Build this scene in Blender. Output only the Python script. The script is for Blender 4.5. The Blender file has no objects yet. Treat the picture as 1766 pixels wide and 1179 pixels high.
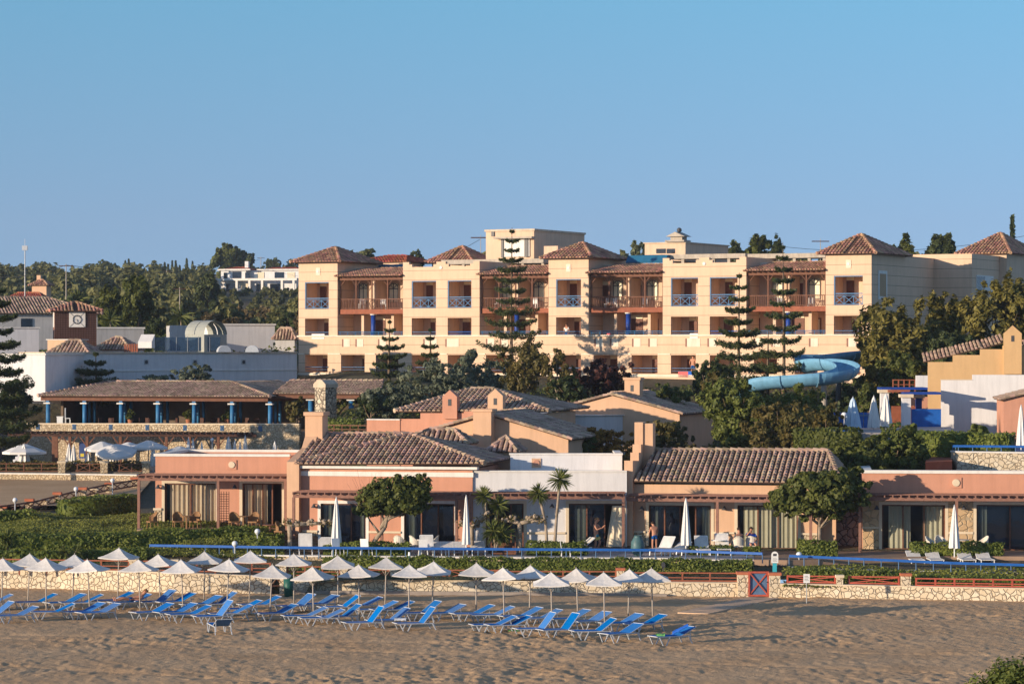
import bpy, math, random
import numpy as np
from mathutils import Vector, Matrix, noise
R=math.radians
F=5000.0; CX=883.0; HY=600.0; H=12.0
scene=bpy.context.scene; COL=scene.collection
def P(px,py,d): return Vector(((px-CX)/F*d, d, H-(py-HY)/F*d))
def X(px,d): return (px-CX)/F*d
def Z(py,d): return H-(py-HY)/F*d
def D(py,z=0.0): return (H-z)*F/(py-HY)
# ---------------------------------------------------------------- materials
M={}
def nodes(name):
    m=bpy.data.materials.new(name); m.use_nodes=True; nt=m.node_tree; b=nt.nodes['Principled BSDF']
    M[name]=m; return m,nt,b
def N(nt,t,**k):
    n=nt.nodes.new(t)
    for a,v in k.items():
        if a in n.inputs.keys() if hasattr(n.inputs,'keys') else False: n.inputs[a].default_value=v
        else: setattr(n,a,v)
    return n
def mixc(nt,fac,a,b,mode='MIX'):
    n=nt.nodes.new('ShaderNodeMix'); n.data_type='RGBA'; n.blend_type=mode
    for i,v in ((0,fac),(6,a),(7,b)):
        if isinstance(v,bpy.types.NodeSocket): nt.links.new(v,n.inputs[i])
        else: n.inputs[i].default_value=v if i==0 else (*v[:3],1)
    return n.outputs[2]
def sca(c,k): return tuple(min(1,x*k) for x in c[:3])
def mathn(nt,op,a,b=None,c=None):
    n=nt.nodes.new('ShaderNodeMath'); n.operation=op
    for i,v in enumerate((a,b,c)):
        if v is None: continue
        if isinstance(v,bpy.types.NodeSocket): nt.links.new(v,n.inputs[i])
        else: n.inputs[i].default_value=v
    return n.outputs[0]
def ramp(nt,src,stops):
    n=nt.nodes.new('ShaderNodeValToRGB'); nt.links.new(src,n.inputs[0]); e=n.color_ramp.elements
    while len(e)<len(stops): e.new(.5)
    for q,(p,c) in zip(e,stops): q.position=p; q.color=(*c[:3],1)
    return n.outputs[0]
def noise_tex(nt,co,scale,detail=4,rough=.6):
    n=nt.nodes.new('ShaderNodeTexNoise'); n.inputs['Scale'].default_value=scale; n.inputs['Detail'].default_value=detail
    n.inputs['Roughness'].default_value=rough; nt.links.new(co,n.inputs['Vector']); return n.outputs[0]
def bump(nt,b,h,dist,strength=1.0):
    n=nt.nodes.new('ShaderNodeBump'); n.inputs['Distance'].default_value=dist; n.inputs['Strength'].default_value=strength
    nt.links.new(h,n.inputs['Height']); nt.links.new(n.outputs[0],b.inputs['Normal'])
def mk(name,col,rough=.8,spec=.3,nz=1.2,na=.12,isl=0.0,bz=0,bd=.01,col2=None,metal=0,streak=0,lines=0,orand=0):
    m,nt,b=nodes(name); L=nt.links
    tc=nt.nodes.new('ShaderNodeTexCoord'); co=tc.outputs['Object']
    b.inputs['Roughness'].default_value=rough; b.inputs['Specular IOR Level'].default_value=spec; b.inputs['Metallic'].default_value=metal
    out=None
    if na or col2:
        f=noise_tex(nt,co,nz); f=mathn(nt,'MULTIPLY_ADD',f,2.2,-.6)
        cl=nt.nodes.new('ShaderNodeClamp'); L.new(f,cl.inputs[0])
        out=mixc(nt,cl.outputs[0],sca(col,1-na),col2 or sca(col,1+na))
    if isl:
        g=nt.nodes.new('ShaderNodeNewGeometry'); r=g.outputs['Random Per Island']
        v=mathn(nt,'MULTIPLY_ADD',r,2*isl,1-isl)
        hs=nt.nodes.new('ShaderNodeHueSaturation'); L.new(v,hs.inputs['Value'])
        if out is not None: L.new(out,hs.inputs['Color'])
        else: hs.inputs['Color'].default_value=(*col,1)
        r2=mathn(nt,'FRACT',mathn(nt,'MULTIPLY',r,17.3)); L.new(mathn(nt,'MULTIPLY_ADD',r2,.05,.475),hs.inputs['Hue'])
        out=hs.outputs[0]
    if streak:
        mp=nt.nodes.new('ShaderNodeMapping'); mp.inputs['Scale'].default_value=(2.2,2.2,.22); L.new(co,mp.inputs[0])
        f=noise_tex(nt,mp.outputs[0],1.5,5,.7); f=ramp(nt,f,[(.45,(1,1,1)),(.75,(1-streak,)*3)])
        out=mixc(nt,1.0,out if out is not None else col,f,'MULTIPLY')
    if lines:
        sp=nt.nodes.new('ShaderNodeSeparateXYZ'); L.new(co,sp.inputs[0])
        q=mathn(nt,'FRACT',mathn(nt,'DIVIDE',sp.outputs[2],lines)); q=mathn(nt,'GREATER_THAN',q,.945)
        out=mixc(nt,q,out,sca(col,.5))
    if orand:
        oi=nt.nodes.new('ShaderNodeObjectInfo'); hs=nt.nodes.new('ShaderNodeHueSaturation'); r=oi.outputs['Random']
        L.new(mathn(nt,'MULTIPLY_ADD',r,2*orand,1-orand),hs.inputs['Value']); L.new(mathn(nt,'MULTIPLY_ADD',mathn(nt,'FRACT',mathn(nt,'MULTIPLY',r,7.7)),.3,.8),hs.inputs['Saturation'])
        if out is not None: L.new(out,hs.inputs['Color'])
        else: hs.inputs['Color'].default_value=(*col,1)
        out=hs.outputs[0]
    if out is None: b.inputs['Base Color'].default_value=(*col,1)
    else: L.new(out,b.inputs['Base Color'])
    if bz: bump(nt,b,noise_tex(nt,co,bz,5,.65),bd)
    return m
def leafmat(name,c1,c2,sp=.25,tr=.35):
    m,nt,b=nodes(name); L=nt.links
    g=nt.nodes.new('ShaderNodeNewGeometry'); r=g.outputs['Random Per Island']
    tc=nt.nodes.new('ShaderNodeTexCoord'); f=noise_tex(nt,tc.outputs['Object'],.7,3)
    f=mathn(nt,'ADD',mathn(nt,'MULTIPLY',r,.6),mathn(nt,'MULTIPLY_ADD',f,1.4,-.5)); cl=nt.nodes.new('ShaderNodeClamp'); L.new(f,cl.inputs[0])
    c=mixc(nt,cl.outputs[0],c1,c2); L.new(c,b.inputs['Base Color']); b.inputs['Roughness'].default_value=.55; b.inputs['Specular IOR Level'].default_value=sp
    if tr:
        t=nt.nodes.new('ShaderNodeBsdfTranslucent'); L.new(c,t.inputs[0]); ms=nt.nodes.new('ShaderNodeMixShader'); ms.inputs[0].default_value=tr
        L.new(b.outputs[0],ms.inputs[1]); L.new(t.outputs[0],ms.inputs[2]); L.new(ms.outputs[0],nt.nodes['Material Output'].inputs[0])
    return m
def stone(name,c1,c2,joint,sc=2.6,jw=.07):
    m,nt,b=nodes(name); L=nt.links; tc=nt.nodes.new('ShaderNodeTexCoord'); co=tc.outputs['Object']
    nv=nt.nodes.new('ShaderNodeTexNoise'); nv.inputs['Scale'].default_value=1.7; L.new(co,nv.inputs['Vector'])
    sm=nt.nodes.new('ShaderNodeVectorMath'); sm.operation='MULTIPLY_ADD'; L.new(nv.outputs[1],sm.inputs[0]); sm.inputs[1].default_value=(.35,.35,.35); L.new(co,sm.inputs[2])
    vo=nt.nodes.new('ShaderNodeTexVoronoi'); vo.inputs['Scale'].default_value=sc; L.new(sm.outputs[0],vo.inputs['Vector'])
    ve=nt.nodes.new('ShaderNodeTexVoronoi'); ve.feature='DISTANCE_TO_EDGE'; ve.inputs['Scale'].default_value=sc; L.new(sm.outputs[0],ve.inputs['Vector'])
    sr=nt.nodes.new('ShaderNodeSeparateColor'); L.new(vo.outputs['Color'],sr.inputs[0])
    c=mixc(nt,sr.outputs[0],c1,c2); f=noise_tex(nt,co,9,4); c=mixc(nt,mathn(nt,'MULTIPLY',f,.35),c,sca(c1,.55))
    e=ramp(nt,ve.outputs[0],[(jw*.45,(1,1,1)),(jw,(0,0,0))]); c=mixc(nt,e,c,joint); L.new(c,b.inputs['Base Color'])
    b.inputs['Roughness'].default_value=.9; b.inputs['Specular IOR Level'].default_value=.15
    h=ramp(nt,ve.outputs[0],[(0,(0,0,0)),(jw*1.8,(1,1,1))]); bump(nt,b,mathn(nt,'ADD',h,mathn(nt,'MULTIPLY',f,.5)),.035)
    return m
def glass(name,tint=(.6,.7,.75),dark=(.01,.013,.018),tr=.35):
    m,nt,b=nodes(name); L=nt.links; o=nt.nodes['Material Output']
    b.inputs['Base Color'].default_value=(*dark,1); b.inputs['Roughness'].default_value=.04; b.inputs['Specular IOR Level'].default_value=.9
    t=nt.nodes.new('ShaderNodeBsdfTransparent'); t.inputs[0].default_value=(*tint,1)
    ms=nt.nodes.new('ShaderNodeMixShader'); ms.inputs[0].default_value=tr; L.new(b.outputs[0],ms.inputs[1]); L.new(t.outputs[0],ms.inputs[2]); L.new(ms.outputs[0],o.inputs[0])
    tc=nt.nodes.new('ShaderNodeTexCoord'); bump(nt,b,noise_tex(nt,tc.outputs['Object'],1.3,2),.004)
    return m
# ---------------------------------------------------------------- mesh builder
class MB:
    def __init__(s): s.v=[]; s.f=[]; s.mi=[]; s.m=0; s.T=None
    def _a(s,p):
        s.v.append(tuple(s.T@Vector(p)) if s.T else tuple(p)); return len(s.v)-1
    def poly(s,pts):
        i=[s._a(p) for p in pts]; s.f.append(i); s.mi.append(s.m); return s
    def mesh(s,vs,fs):
        i=[s._a(p) for p in vs]
        for f in fs: s.f.append([i[k] for k in f]); s.mi.append(s.m)
        return s
    def box(s,x0,x1,y0,y1,z0,z1):
        v=[(x0,y0,z0),(x1,y0,z0),(x1,y1,z0),(x0,y1,z0),(x0,y0,z1),(x1,y0,z1),(x1,y1,z1),(x0,y1,z1)]
        return s.mesh(v,[(0,1,5,4),(1,2,6,5),(2,3,7,6),(3,0,4,7),(4,5,6,7),(3,2,1,0)])
    def cyl(s,p0,p1,r0,r1=None,n=8,cap=True):
        p0=Vector(p0);p1=Vector(p1); r1=r0 if r1 is None else r1; a=(p1-p0)
        if a.length<1e-6: return s
        a.normalize(); u=a.orthogonal().normalized(); w=a.cross(u)
        vs=[];fs=[]
        for p,r in((p0,r0),(p1,r1)):
            for k in range(n):
                t=2*math.pi*k/n; vs.append(p+(u*math.cos(t)+w*math.sin(t))*r)
        for k in range(n): fs.append((k,(k+1)%n,n+(k+1)%n,n+k))
        if cap: fs.append(tuple(range(n-1,-1,-1))); fs.append(tuple(range(n,2*n)))
        return s.mesh(vs,fs)
    def tube(s,pts,r,n=6):
        rs=r if isinstance(r,(list,tuple)) else [r]*len(pts)
        for k in range(len(pts)-1): s.cyl(pts[k],pts[k+1],rs[k],rs[k+1],n)
        return s
    def bar(s,p0,p1,w,h):
        p0=Vector(p0);p1=Vector(p1);a=(p1-p0).normalized(); up=Vector((0,0,1))
        if abs(a.z)>.97: up=Vector((0,1,0))
        sd=a.cross(up).normalized()*w/2; uu=sd.cross(a).normalized()*h/2
        vs=[p+i*sd+j*uu for p in(p0,p1) for i,j in((-1,-1),(1,-1),(1,1),(-1,1))]
        return s.mesh(vs,[(0,1,2,3),(7,6,5,4),(0,4,5,1),(1,5,6,2),(2,6,7,3),(3,7,4,0)])
    def ball(s,c,r,nu=10,nv=6,sz=1.0):
        vs=[];fs=[]
        for j in range(nv+1):
            ph=math.pi*j/nv
            for i in range(nu):
                t=2*math.pi*i/nu; vs.append((c[0]+r*math.sin(ph)*math.cos(t),c[1]+r*math.sin(ph)*math.sin(t),c[2]+r*sz*math.cos(ph)))
        for j in range(nv):
            for i in range(nu): fs.append((j*nu+i,(j+1)*nu+i,(j+1)*nu+(i+1)%nu,j*nu+(i+1)%nu))
        return s.mesh(vs,fs)
    def prxz(s,pts,y0,y1):      # polygon in xz extruded along y
        n=len(pts); vs=[(x,y0,z) for x,z in pts]+[(x,y1,z) for x,z in pts]
        return s.mesh(vs,[tuple(range(n)),tuple(range(2*n-1,n-1,-1))]+[(k,n+k,n+(k+1)%n,(k+1)%n) for k in range(n)])
    def pryz(s,pts,x0,x1):
        n=len(pts); vs=[(x0,y,z) for y,z in pts]+[(x1,y,z) for y,z in pts]
        return s.mesh(vs,[tuple(range(n-1,-1,-1)),tuple(range(n,2*n))]+[(k,(k+1)%n,n+(k+1)%n,n+k) for k in range(n)])
    def prxy(s,pts,z0,z1):
        n=len(pts); vs=[(x,y,z0) for x,y in pts]+[(x,y,z1) for x,y in pts]
        return s.mesh(vs,[tuple(range(n-1,-1,-1)),tuple(range(n,2*n))]+[(k,(k+1)%n,n+(k+1)%n,n+k) for k in range(n)])
    def wall(s,x0,x1,z0,z1,y,th,ops=()):
        ops=[o for o in ops if o[1]>x0 and o[0]<x1]
        xs=sorted({x0,x1,*[min(max(o[i],x0),x1) for o in ops for i in(0,1)]}); zs=sorted({z0,z1,*[min(max(o[i],z0),z1) for o in ops for i in(2,3)]})
        inn=lambda a,b:any(o[0]<a<o[1] and o[2]<b<o[3] for o in ops)
        for i in range(len(xs)-1):
            for j in range(len(zs)-1):
                a,b,c,d=xs[i],xs[i+1],zs[j],zs[j+1]
                if b-a<1e-6 or d-c<1e-6: continue
                if inn((a+b)/2,(c+d)/2): continue
                s.poly([(a,y,c),(b,y,c),(b,y,d),(a,y,d)]); s.poly([(b,y+th,c),(a,y+th,c),(a,y+th,d),(b,y+th,d)])
                e=1e-4
                if i==0 or inn(a-e,(c+d)/2): s.poly([(a,y+th,c),(a,y,c),(a,y,d),(a,y+th,d)])
                if i==len(xs)-2 or inn(b+e,(c+d)/2): s.poly([(b,y,c),(b,y+th,c),(b,y+th,d),(b,y,d)])
                if j==0 or inn((a+b)/2,c-e): s.poly([(a,y+th,c),(b,y+th,c),(b,y,c),(a,y,c)])
                if j==len(zs)-2 or inn((a+b)/2,d+e): s.poly([(a,y,d),(b,y,d),(b,y+th,d),(a,y+th,d)])
        return s
    def build(s,name,mats,parent=None,smooth=False):
        me=bpy.data.meshes.new(name); me.from_pydata(s.v,[],s.f); me.update()
        if not isinstance(mats,(list,tuple)): mats=[mats]
        for q in mats: me.materials.append(M[q] if isinstance(q,str) else q)
        if len(mats)>1: me.polygons.foreach_set('material_index',s.mi)
        if smooth: me.polygons.foreach_set('use_smooth',[True]*len(me.polygons))
        o=bpy.data.objects.new(name,me); COL.objects.link(o)
        if parent is not None: o.parent=parent
        return o
def tag(o,label=None,cat=None,group=None,kind=None):
    if label: o['label']=label
    if cat: o['category']=cat
    if group: o['group']=group
    if kind: o['kind']=kind
    return o
def thing(name,label,cat,loc=(0,0,0),rz=0,group=None):
    o=bpy.data.objects.new(name,None); COL.objects.link(o); o.empty_display_size=.2
    o.location=loc; o.rotation_euler=(0,0,rz); return tag(o,label,cat,group)
def dup(root,loc,rz=0,label=None,group=None,scale=None):
    r=root.copy(); COL.objects.link(r); r.location=loc; r.rotation_euler=(0,0,rz)
    if label: r['label']=label
    if group: r['group']=group
    if scale is not None: r.scale=scale if isinstance(scale,(tuple,list)) else (scale,)*3
    for ch in list(root.children):
        c=ch.copy(); COL.objects.link(c); c.parent=r
        for g in list(ch.children):
            k=g.copy(); COL.objects.link(k); k.parent=c
    return r
ORD='first second third fourth fifth sixth seventh eighth ninth tenth eleventh twelfth thirteenth fourteenth fifteenth sixteenth seventeenth eighteenth nineteenth twentieth twenty-first twenty-second twenty-third twenty-fourth twenty-fifth twenty-sixth twenty-seventh twenty-eighth twenty-ninth thirtieth thirty-first thirty-second thirty-third thirty-fourth thirty-fifth'.split()
class Frame:  # a building frame: origin, rotation; local x right along the front, y away, z up from base
    def __init__(s,px,d,z0,rot=0): s.ox=X(px,d); s.oy=d; s.z0=z0; s.r=rot; s.c=math.cos(rot); s.s=math.sin(rot)
    def w(s,x,y=0): return (s.ox+s.c*x-s.s*y, s.oy+s.s*x+s.c*y)
    def x(s,px,y=0):           # local x where the sight line px meets the plane at local y
        k=(px-CX)/F; bx,by=s.ox-s.s*y,s.oy+s.c*y
        return (k*by-bx)/(s.c-k*s.s)
    def z(s,px,py,y=0):
        t=s.x(px,y); return Z(py,s.w(t,y)[1])-s.z0
    def loc(s): return (s.ox,s.oy,s.z0)
# ---------------------------------------------------------------- roof tiles
def tiles(mb,pts,pitch=.29,course=.42,slab=.06,over=0.06):
    """pts: roof face polygon, first edge = eave left->right seen from outside"""
    pts=[Vector(p) for p in pts]; o=pts[0]; u=(pts[1]-o).normalized(); n=u.cross(pts[-1]-o).normalized(); v=n.cross(u)
    q=[((p-o).dot(u),(p-o).dot(v)) for p in pts]; um=min(a for a,b in q); uM=max(a for a,b in q)
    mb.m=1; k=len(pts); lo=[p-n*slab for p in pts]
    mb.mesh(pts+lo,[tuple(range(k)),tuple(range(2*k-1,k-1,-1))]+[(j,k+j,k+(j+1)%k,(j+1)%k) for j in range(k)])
    mb.m=0; nc=max(1,int(round((uM-um)/pitch))); pw=(uM-um)/nc; r=pw*.38
    for c in range(nc):
        uc=um+(c+.5)*pw; hit=[]
        for j in range(k):
            (a,b),(a2,b2)=q[j],q[(j+1)%k]
            if (a-uc)*(a2-uc)<0: hit.append(b+(b2-b)*(uc-a)/(a2-a))
        if len(hit)<2: continue
        v0=min(hit); v1=max(hit); 
        if v0<1e-3: v0-=over
        t=v0
        while t<v1-.05:
            t2=min(t+course,v1); vs=[]
            jt=random.uniform(-.012,.012)
            for tt,rr,hh in((t,r,.03),(t2,r*.88,.01)):
                for a in range(5):
                    th=math.pi*a/4; vs.append(o+u*(uc+jt-math.cos(th)*rr)+v*tt+n*(math.sin(th)*rr*1.0+hh))
            mb.mesh(vs,[(a,a+1,a+6,a+5) for a in range(4)]+[(0,1,2,3,4)]); t=t2
    return mb
def ridge(mb,a,b,r=.15,seg=.4):
    a=Vector(a);b=Vector(b);L=(b-a).length; n=max(1,int(L/seg)); mb.m=0
    for k in range(n):
        p=a.lerp(b,k/n); q=a.lerp(b,(k+1.08)/n); mb.cyl(p+Vector((0,0,.04)),q,r,r*.8,6)
    return mb
def hip(mb,x0,x1,y0,y1,z,rise,rx0=None,rx1=None,ry=None,ov=.45,th=.1,caps=True):
    """rectangular hip roof; ridge from rx0..rx1 at ry"""
    x0-=ov;x1+=ov;y0-=ov;y1+=ov
    ry=(y0+y1)/2 if ry is None else ry; rx0=(x0+x1)/2 if rx0 is None else rx0; rx1=rx0 if rx1 is None else rx1
    A,B,C_,D_=(x0,y0,z),(x1,y0,z),(x1,y1,z),(x0,y1,z); r0=(rx0,ry,z+rise); r1=(rx1,ry,z+rise)
    one=abs(rx1-rx0)<1e-4
    tiles(mb,[A,B,r0] if one else [A,B,r1,r0]); tiles(mb,[B,C_,r1]); tiles(mb,[D_,A,r0]); tiles(mb,[C_,D_,r0] if one else [C_,D_,r0,r1])
    if caps:
        for p,q in((A,r0),(B,r1),(C_,r1),(D_,r0)): ridge(mb,p,q)
        if not one: ridge(mb,r0,r1)
    return mb
# ---------------------------------------------------------------- foliage
def leaves_obj(name,C,Nn,size,mat,parent,asp=1.6,rng=None,extra=None):
    n=len(C); rng=rng or np.random.default_rng(1)
    Nn=Nn/np.maximum(1e-6,np.linalg.norm(Nn,axis=1,keepdims=True))
    t=rng.normal(size=(n,3)); t-=Nn*np.sum(t*Nn,axis=1,keepdims=True); t/=np.maximum(1e-6,np.linalg.norm(t,axis=1,keepdims=True)); b=np.cross(Nn,t)
    sz=size*rng.uniform(.6,1.3,size=(n,1)); V=np.empty((n,4,3))
    V[:,0]=C-t*sz*asp*.5; V[:,1]=C-b*sz*.5; V[:,2]=C+t*sz*asp*.5; V[:,3]=C+b*sz*.5
    me=bpy.data.meshes.new(name); me.vertices.add(n*4); me.vertices.foreach_set('co',V.reshape(-1)); me.loops.add(n*4)
    me.loops.foreach_set('vertex_index',np.arange(n*4,dtype=np.int32)); me.polygons.add(n)
    me.polygons.foreach_set('loop_start',np.arange(0,n*4,4,dtype=np.int32)); me.update(calc_edges=True)
    me.materials.append(M[mat]); o=bpy.data.objects.new(name,me); COL.objects.link(o)
    if parent is not None: o.parent=parent
    return o
def crown(lobes,n,seed=0,cl=.28,up=.35,rnd=.55,shell=.55):
    rng=np.random.default_rng(seed); lob=np.array(lobes,float); vol=lob[:,3]*lob[:,4]+lob[:,3]*lob[:,5]; vol/=vol.sum()
    Cs=[];Ns=[]
    for L,w in zip(lob,vol):
        m=max(30,int(n*w)); nc=max(8,m//45)
        d=rng.normal(size=(nc,3)); d/=np.linalg.norm(d,axis=1,keepdims=True); rr=rng.uniform(shell,1.0,size=(nc,1))**.7
        cc=d*rr; csz=rng.uniform(.6,1.4,size=nc)*cl
        k=rng.integers(0,nc,size=m); e=rng.normal(size=(m,3)); e/=np.linalg.norm(e,axis=1,keepdims=True)
        er=rng.uniform(.35,1,size=(m,1))
        p=(cc[k]+e*er*csz[k][:,None])*L[3:6]+L[:3]
        nn=e*.9+d[k]*.5+np.array([0,0,up])+rng.normal(size=(m,3))*rnd
        Cs.append(p);Ns.append(nn)
    return np.concatenate(Cs),np.concatenate(Ns)
def lobeset(rng,w,d,h,z0,k,rough=.5):
    """random lobes filling a crown of half-width w, half-depth d, height h from z0"""
    L=[(0,0,z0+h*.5,w*.62,d*.62,h*.42)]
    for i in range(k):
        a=2*math.pi*i/k+rng.uniform(-.4,.4); q=rng.uniform(.45,.7); zz=z0+h*rng.uniform(.22,.78)
        s=rng.uniform(.32,.5)*(1-.3*abs(zz-z0-h*.45)/h)
        L.append((w*q*math.cos(a),d*q*math.sin(a),zz,w*s,d*s,h*s*.62))
    L.append((rng.uniform(-.2,.2)*w,0,z0+h*.82,w*.4,d*.4,h*.2)); return L
def tree(name,label,cat,loc,w,h,z0,k=6,n=4000,leaf='leaf_mid',ls=.16,seed=1,trunk_r=.12,group=None,bark='bark',cl=.28,lobes=None,lean=0,parent_scale=None,shell=.55,asp=1.6,rnd=.55):
    rng=random.Random(seed); t=thing(name,label,cat,loc,0,group)
    L=lobes or lobeset(rng,w,w*.85,h-z0,z0,k)
    mb=MB(); top=Vector((lean,0,z0+(h-z0)*.45)); mid=Vector((lean*.4,0,z0*.6+.1))
    mb.tube([(0,0,-.3),mid,Vector((lean*.8,0,z0+.1*(h-z0))),top],[trunk_r,trunk_r*.8,trunk_r*.65,trunk_r*.3],7)
    for l in L[1:]:
        q=Vector(l[:3]); s=mid.lerp(top,rng.uniform(.2,.8)); m2=s.lerp(q,.5)+Vector((0,0,-.08*h*rng.random())); mb.tube([s,m2,q],[trunk_r*.5,trunk_r*.3,trunk_r*.12],5)
    mb.build('trunk',bark,t,True)
    C_,N_=crown(L,n,seed,cl=cl,shell=shell,rnd=rnd); leaves_obj('crown',C_,N_,ls,leaf,t,asp,np.random.default_rng(seed)); return t
def hedge(name,label,pts,w,h,z,leaf='leaf_hedge',dens=90,ls=.09,seed=3,group=None,cat='hedge',round_=.0):
    """pts: list of (x,y[,z]) centreline"""
    rng=np.random.default_rng(seed); mb=MB(); Cs=[];Ns=[]
    P3=[Vector((p[0],p[1],p[2] if len(p)>2 else z)) for p in pts]
    for a,b in zip(P3[:-1],P3[1:]):
        u=(b-a); L=u.length; un=u/L; s=Vector((un.y,-un.x,0)).normalized()
        for sg in(1,): 
            w2=w/2-.12; vs=[a-s*w2,a+s*w2,b+s*w2,b-s*w2]; tp=[q+Vector((0,0,h-.13)) for q in vs]
            mb.mesh(vs+tp,[(0,1,2,3),(7,6,5,4),(0,4,5,1),(1,5,6,2),(2,6,7,3),(3,7,4,0)])
        ar=L*(w+2*h)+2*w*h; m=int(ar*dens*1.5); t=rng.uniform(0,1,m); r=rng.uniform(0,w+2*h,m)
        x=np.where(r<h,w/2,np.where(r<h+w,w/2-(r-h),-w/2)); zz=np.where(r<h,r,np.where(r<h+w,h,w+2*h-r))
        nx=np.where(r<h,1.,np.where(r<h+w,0.,-1.)); nz=np.where((r>=h)&(r<h+w),1.,.25)
        un_=np.array(un);s_=np.array(s); base=np.array(a)[None]+un_[None]*(t*L)[:,None]
        wob=.05*np.sin(t*L*1.9+seed)+.04*np.sin(t*L*4.7+seed*2); 
        p=base+s_[None]*(x+rng.normal(size=m)*.03+np.sign(nx)*wob)[:,None]; p[:,2]+=zz+wob*(nz>.5)+rng.normal(size=m)*.035
        nn=s_[None]*nx[:,None]+np.array([0,0,1])[None]*nz[:,None]+rng.normal(size=(m,3))*.55
        Cs.append(p);Ns.append(nn)
        for e,sg in((a,-1),(b,1)):
            m2=int(w*h*dens); q=np.array(e)[None]+s_[None]*rng.uniform(-w/2,w/2,m2)[:,None]+un_[None]*sg*rng.normal(.02,.04,m2)[:,None]; q[:,2]+=rng.uniform(0,h,m2)
            Cs.append(q);Ns.append(np.repeat((un_*sg)[None],m2,0)+rng.normal(size=(m2,3))*.5)
    o=leaves_obj(name,np.concatenate(Cs),np.concatenate(Ns),ls,leaf,None,1.5,rng)
    # join the dense inner twig mass into the same mesh
    me=o.data; me2=bpy.data.meshes.new('tmp'); nv=len(me.vertices); co=np.empty(nv*3); me.vertices.foreach_get('co',co)
    cc=np.concatenate([co,np.array(mb.v,float).reshape(-1)]); fs=np.array(mb.f,dtype=np.int32).reshape(-1)+nv
    me2.vertices.add(len(cc)//3); me2.vertices.foreach_set('co',cc); nl=nv+len(fs); me2.loops.add(nl)
    me2.loops.foreach_set('vertex_index',np.concatenate([np.arange(nv,dtype=np.int32),fs])); me2.polygons.add(nl//4); me2.polygons.foreach_set('loop_start',np.arange(0,nl,4,dtype=np.int32)); me2.update(calc_edges=True)
    me2.materials.append(M[leaf]); o.data=me2; bpy.data.meshes.remove(me); me2.name=name
    return tag(o,label,cat,group)
# ================================================================ render, world, light, camera
random.seed(7)
w=bpy.data.worlds.new('World'); scene.world=w; w.use_nodes=True; nt=w.node_tree; bg=nt.nodes['Background']
SUN_EL=8.2; TR=Vector((.84,.54,0)).normalized()
sky=nt.nodes.new('ShaderNodeTexSky'); sky.sky_type='NISHITA'; sky.sun_disc=False; sky.sun_elevation=R(SUN_EL)
sky.sun_rotation=math.atan2(-TR.x,-TR.y)   # direction towards the sun, clockwise from +Y
sky.altitude=0; sky.air_density=1.0; sky.dust_density=.4; sky.ozone_density=3.0
tcw=nt.nodes.new('ShaderNodeTexCoord'); spw=nt.nodes.new('ShaderNodeSeparateXYZ'); nt.links.new(tcw.outputs['Generated'],spw.inputs[0])
cbw=nt.nodes.new('ShaderNodeCombineXYZ'); nt.links.new(spw.outputs[0],cbw.inputs[0]); nt.links.new(spw.outputs[1],cbw.inputs[1])
nt.links.new(mathn(nt,'MULTIPLY_ADD',mathn(nt,'MAXIMUM',spw.outputs[2],-.02),.9,.21),cbw.inputs[2]); nt.links.new(cbw.outputs[0],sky.inputs[0])
hsw=nt.nodes.new('ShaderNodeHueSaturation'); hsw.inputs['Saturation'].default_value=.92; hsw.inputs['Value'].default_value=1.36; nt.links.new(sky.outputs[0],hsw.inputs['Color'])
tint=ramp(nt,mathn(nt,'MULTIPLY',spw.outputs[2],2.5),[(0.0,(.80,.70,.70)),(.11,(.79,.73,.72)),(.30,(.64,.86,.82)),(.7,(.98,.90,.90))])
nt.links.new(mixc(nt,1.0,hsw.outputs[0],tint,'MULTIPLY'),bg.inputs[0]); bg.inputs[1].default_value=.15
sl=bpy.data.lights.new('sun','SUN'); sl.energy=4.0; sl.angle=R(.5); sl.color=(1,.81,.60)
so=bpy.data.objects.new('sun',sl); COL.objects.link(so); sd=Vector((TR.x*math.cos(R(SUN_EL)),TR.y*math.cos(R(SUN_EL)),-math.sin(R(SUN_EL))))
so.rotation_euler=sd.to_track_quat('-Z','Y').to_euler(); so.location=(-60,40,60)
cam=bpy.data.cameras.new('camera'); co=bpy.data.objects.new('camera',cam); COL.objects.link(co); scene.camera=co
co.location=(0,0,H); co.rotation_euler=(R(90),0,0); cam.sensor_width=36; cam.lens=F/1766*36; cam.clip_end=6000; cam.clip_start=1
cam.shift_y=-(589.5-HY)/1766*-1*-1
scene.view_settings.view_transform='Standard'; scene.view_settings.look='None'; scene.view_settings.exposure=.62; scene.view_settings.gamma=1
scene.render.engine='CYCLES'; scene.cycles.max_bounces=6; scene.cycles.transparent_max_bounces=12; scene.cycles.diffuse_bounces=4
# ================================================================ materials
CREAM=(.66,.46,.27)
mk('hotel_stucco',(.71,.505,.35),.9,.1,.6,.06,lines=.78,streak=.12,bz=9,bd=.006)
mk('hotel_plain',(.69,.495,.35),.9,.1,.6,.08,streak=.18,bz=9,bd=.005)
mk('hotel_white',(.78,.68,.54),.85,.15,1.5,.06,streak=.2)
mk('salmon',(.58,.29,.195),.9,.1,.8,.07,streak=.12,bz=8,bd=.006)
mk('peach',(.66,.42,.27),.9,.1,.8,.06,streak=.12,bz=8,bd=.006)
mk('ochre',(.62,.40,.20),.9,.1,.8,.06,streak=.1,bz=8,bd=.005)
mk('white_wall',(.74,.72,.71),.9,.1,.8,.05,streak=.16,bz=8,bd=.005)
mk('white_trim',(.78,.74,.68),.8,.2,2,.05,streak=.18)
mk('cream_trim',(.70,.58,.42),.8,.2,2,.05,streak=.1)
mk('grey_wall',(.50,.49,.48),.9,.1,.8,.08,streak=.25)
mk('concrete',(.46,.40,.33),.9,.1,1.5,.15,streak=.3,bz=6,bd=.01)
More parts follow.
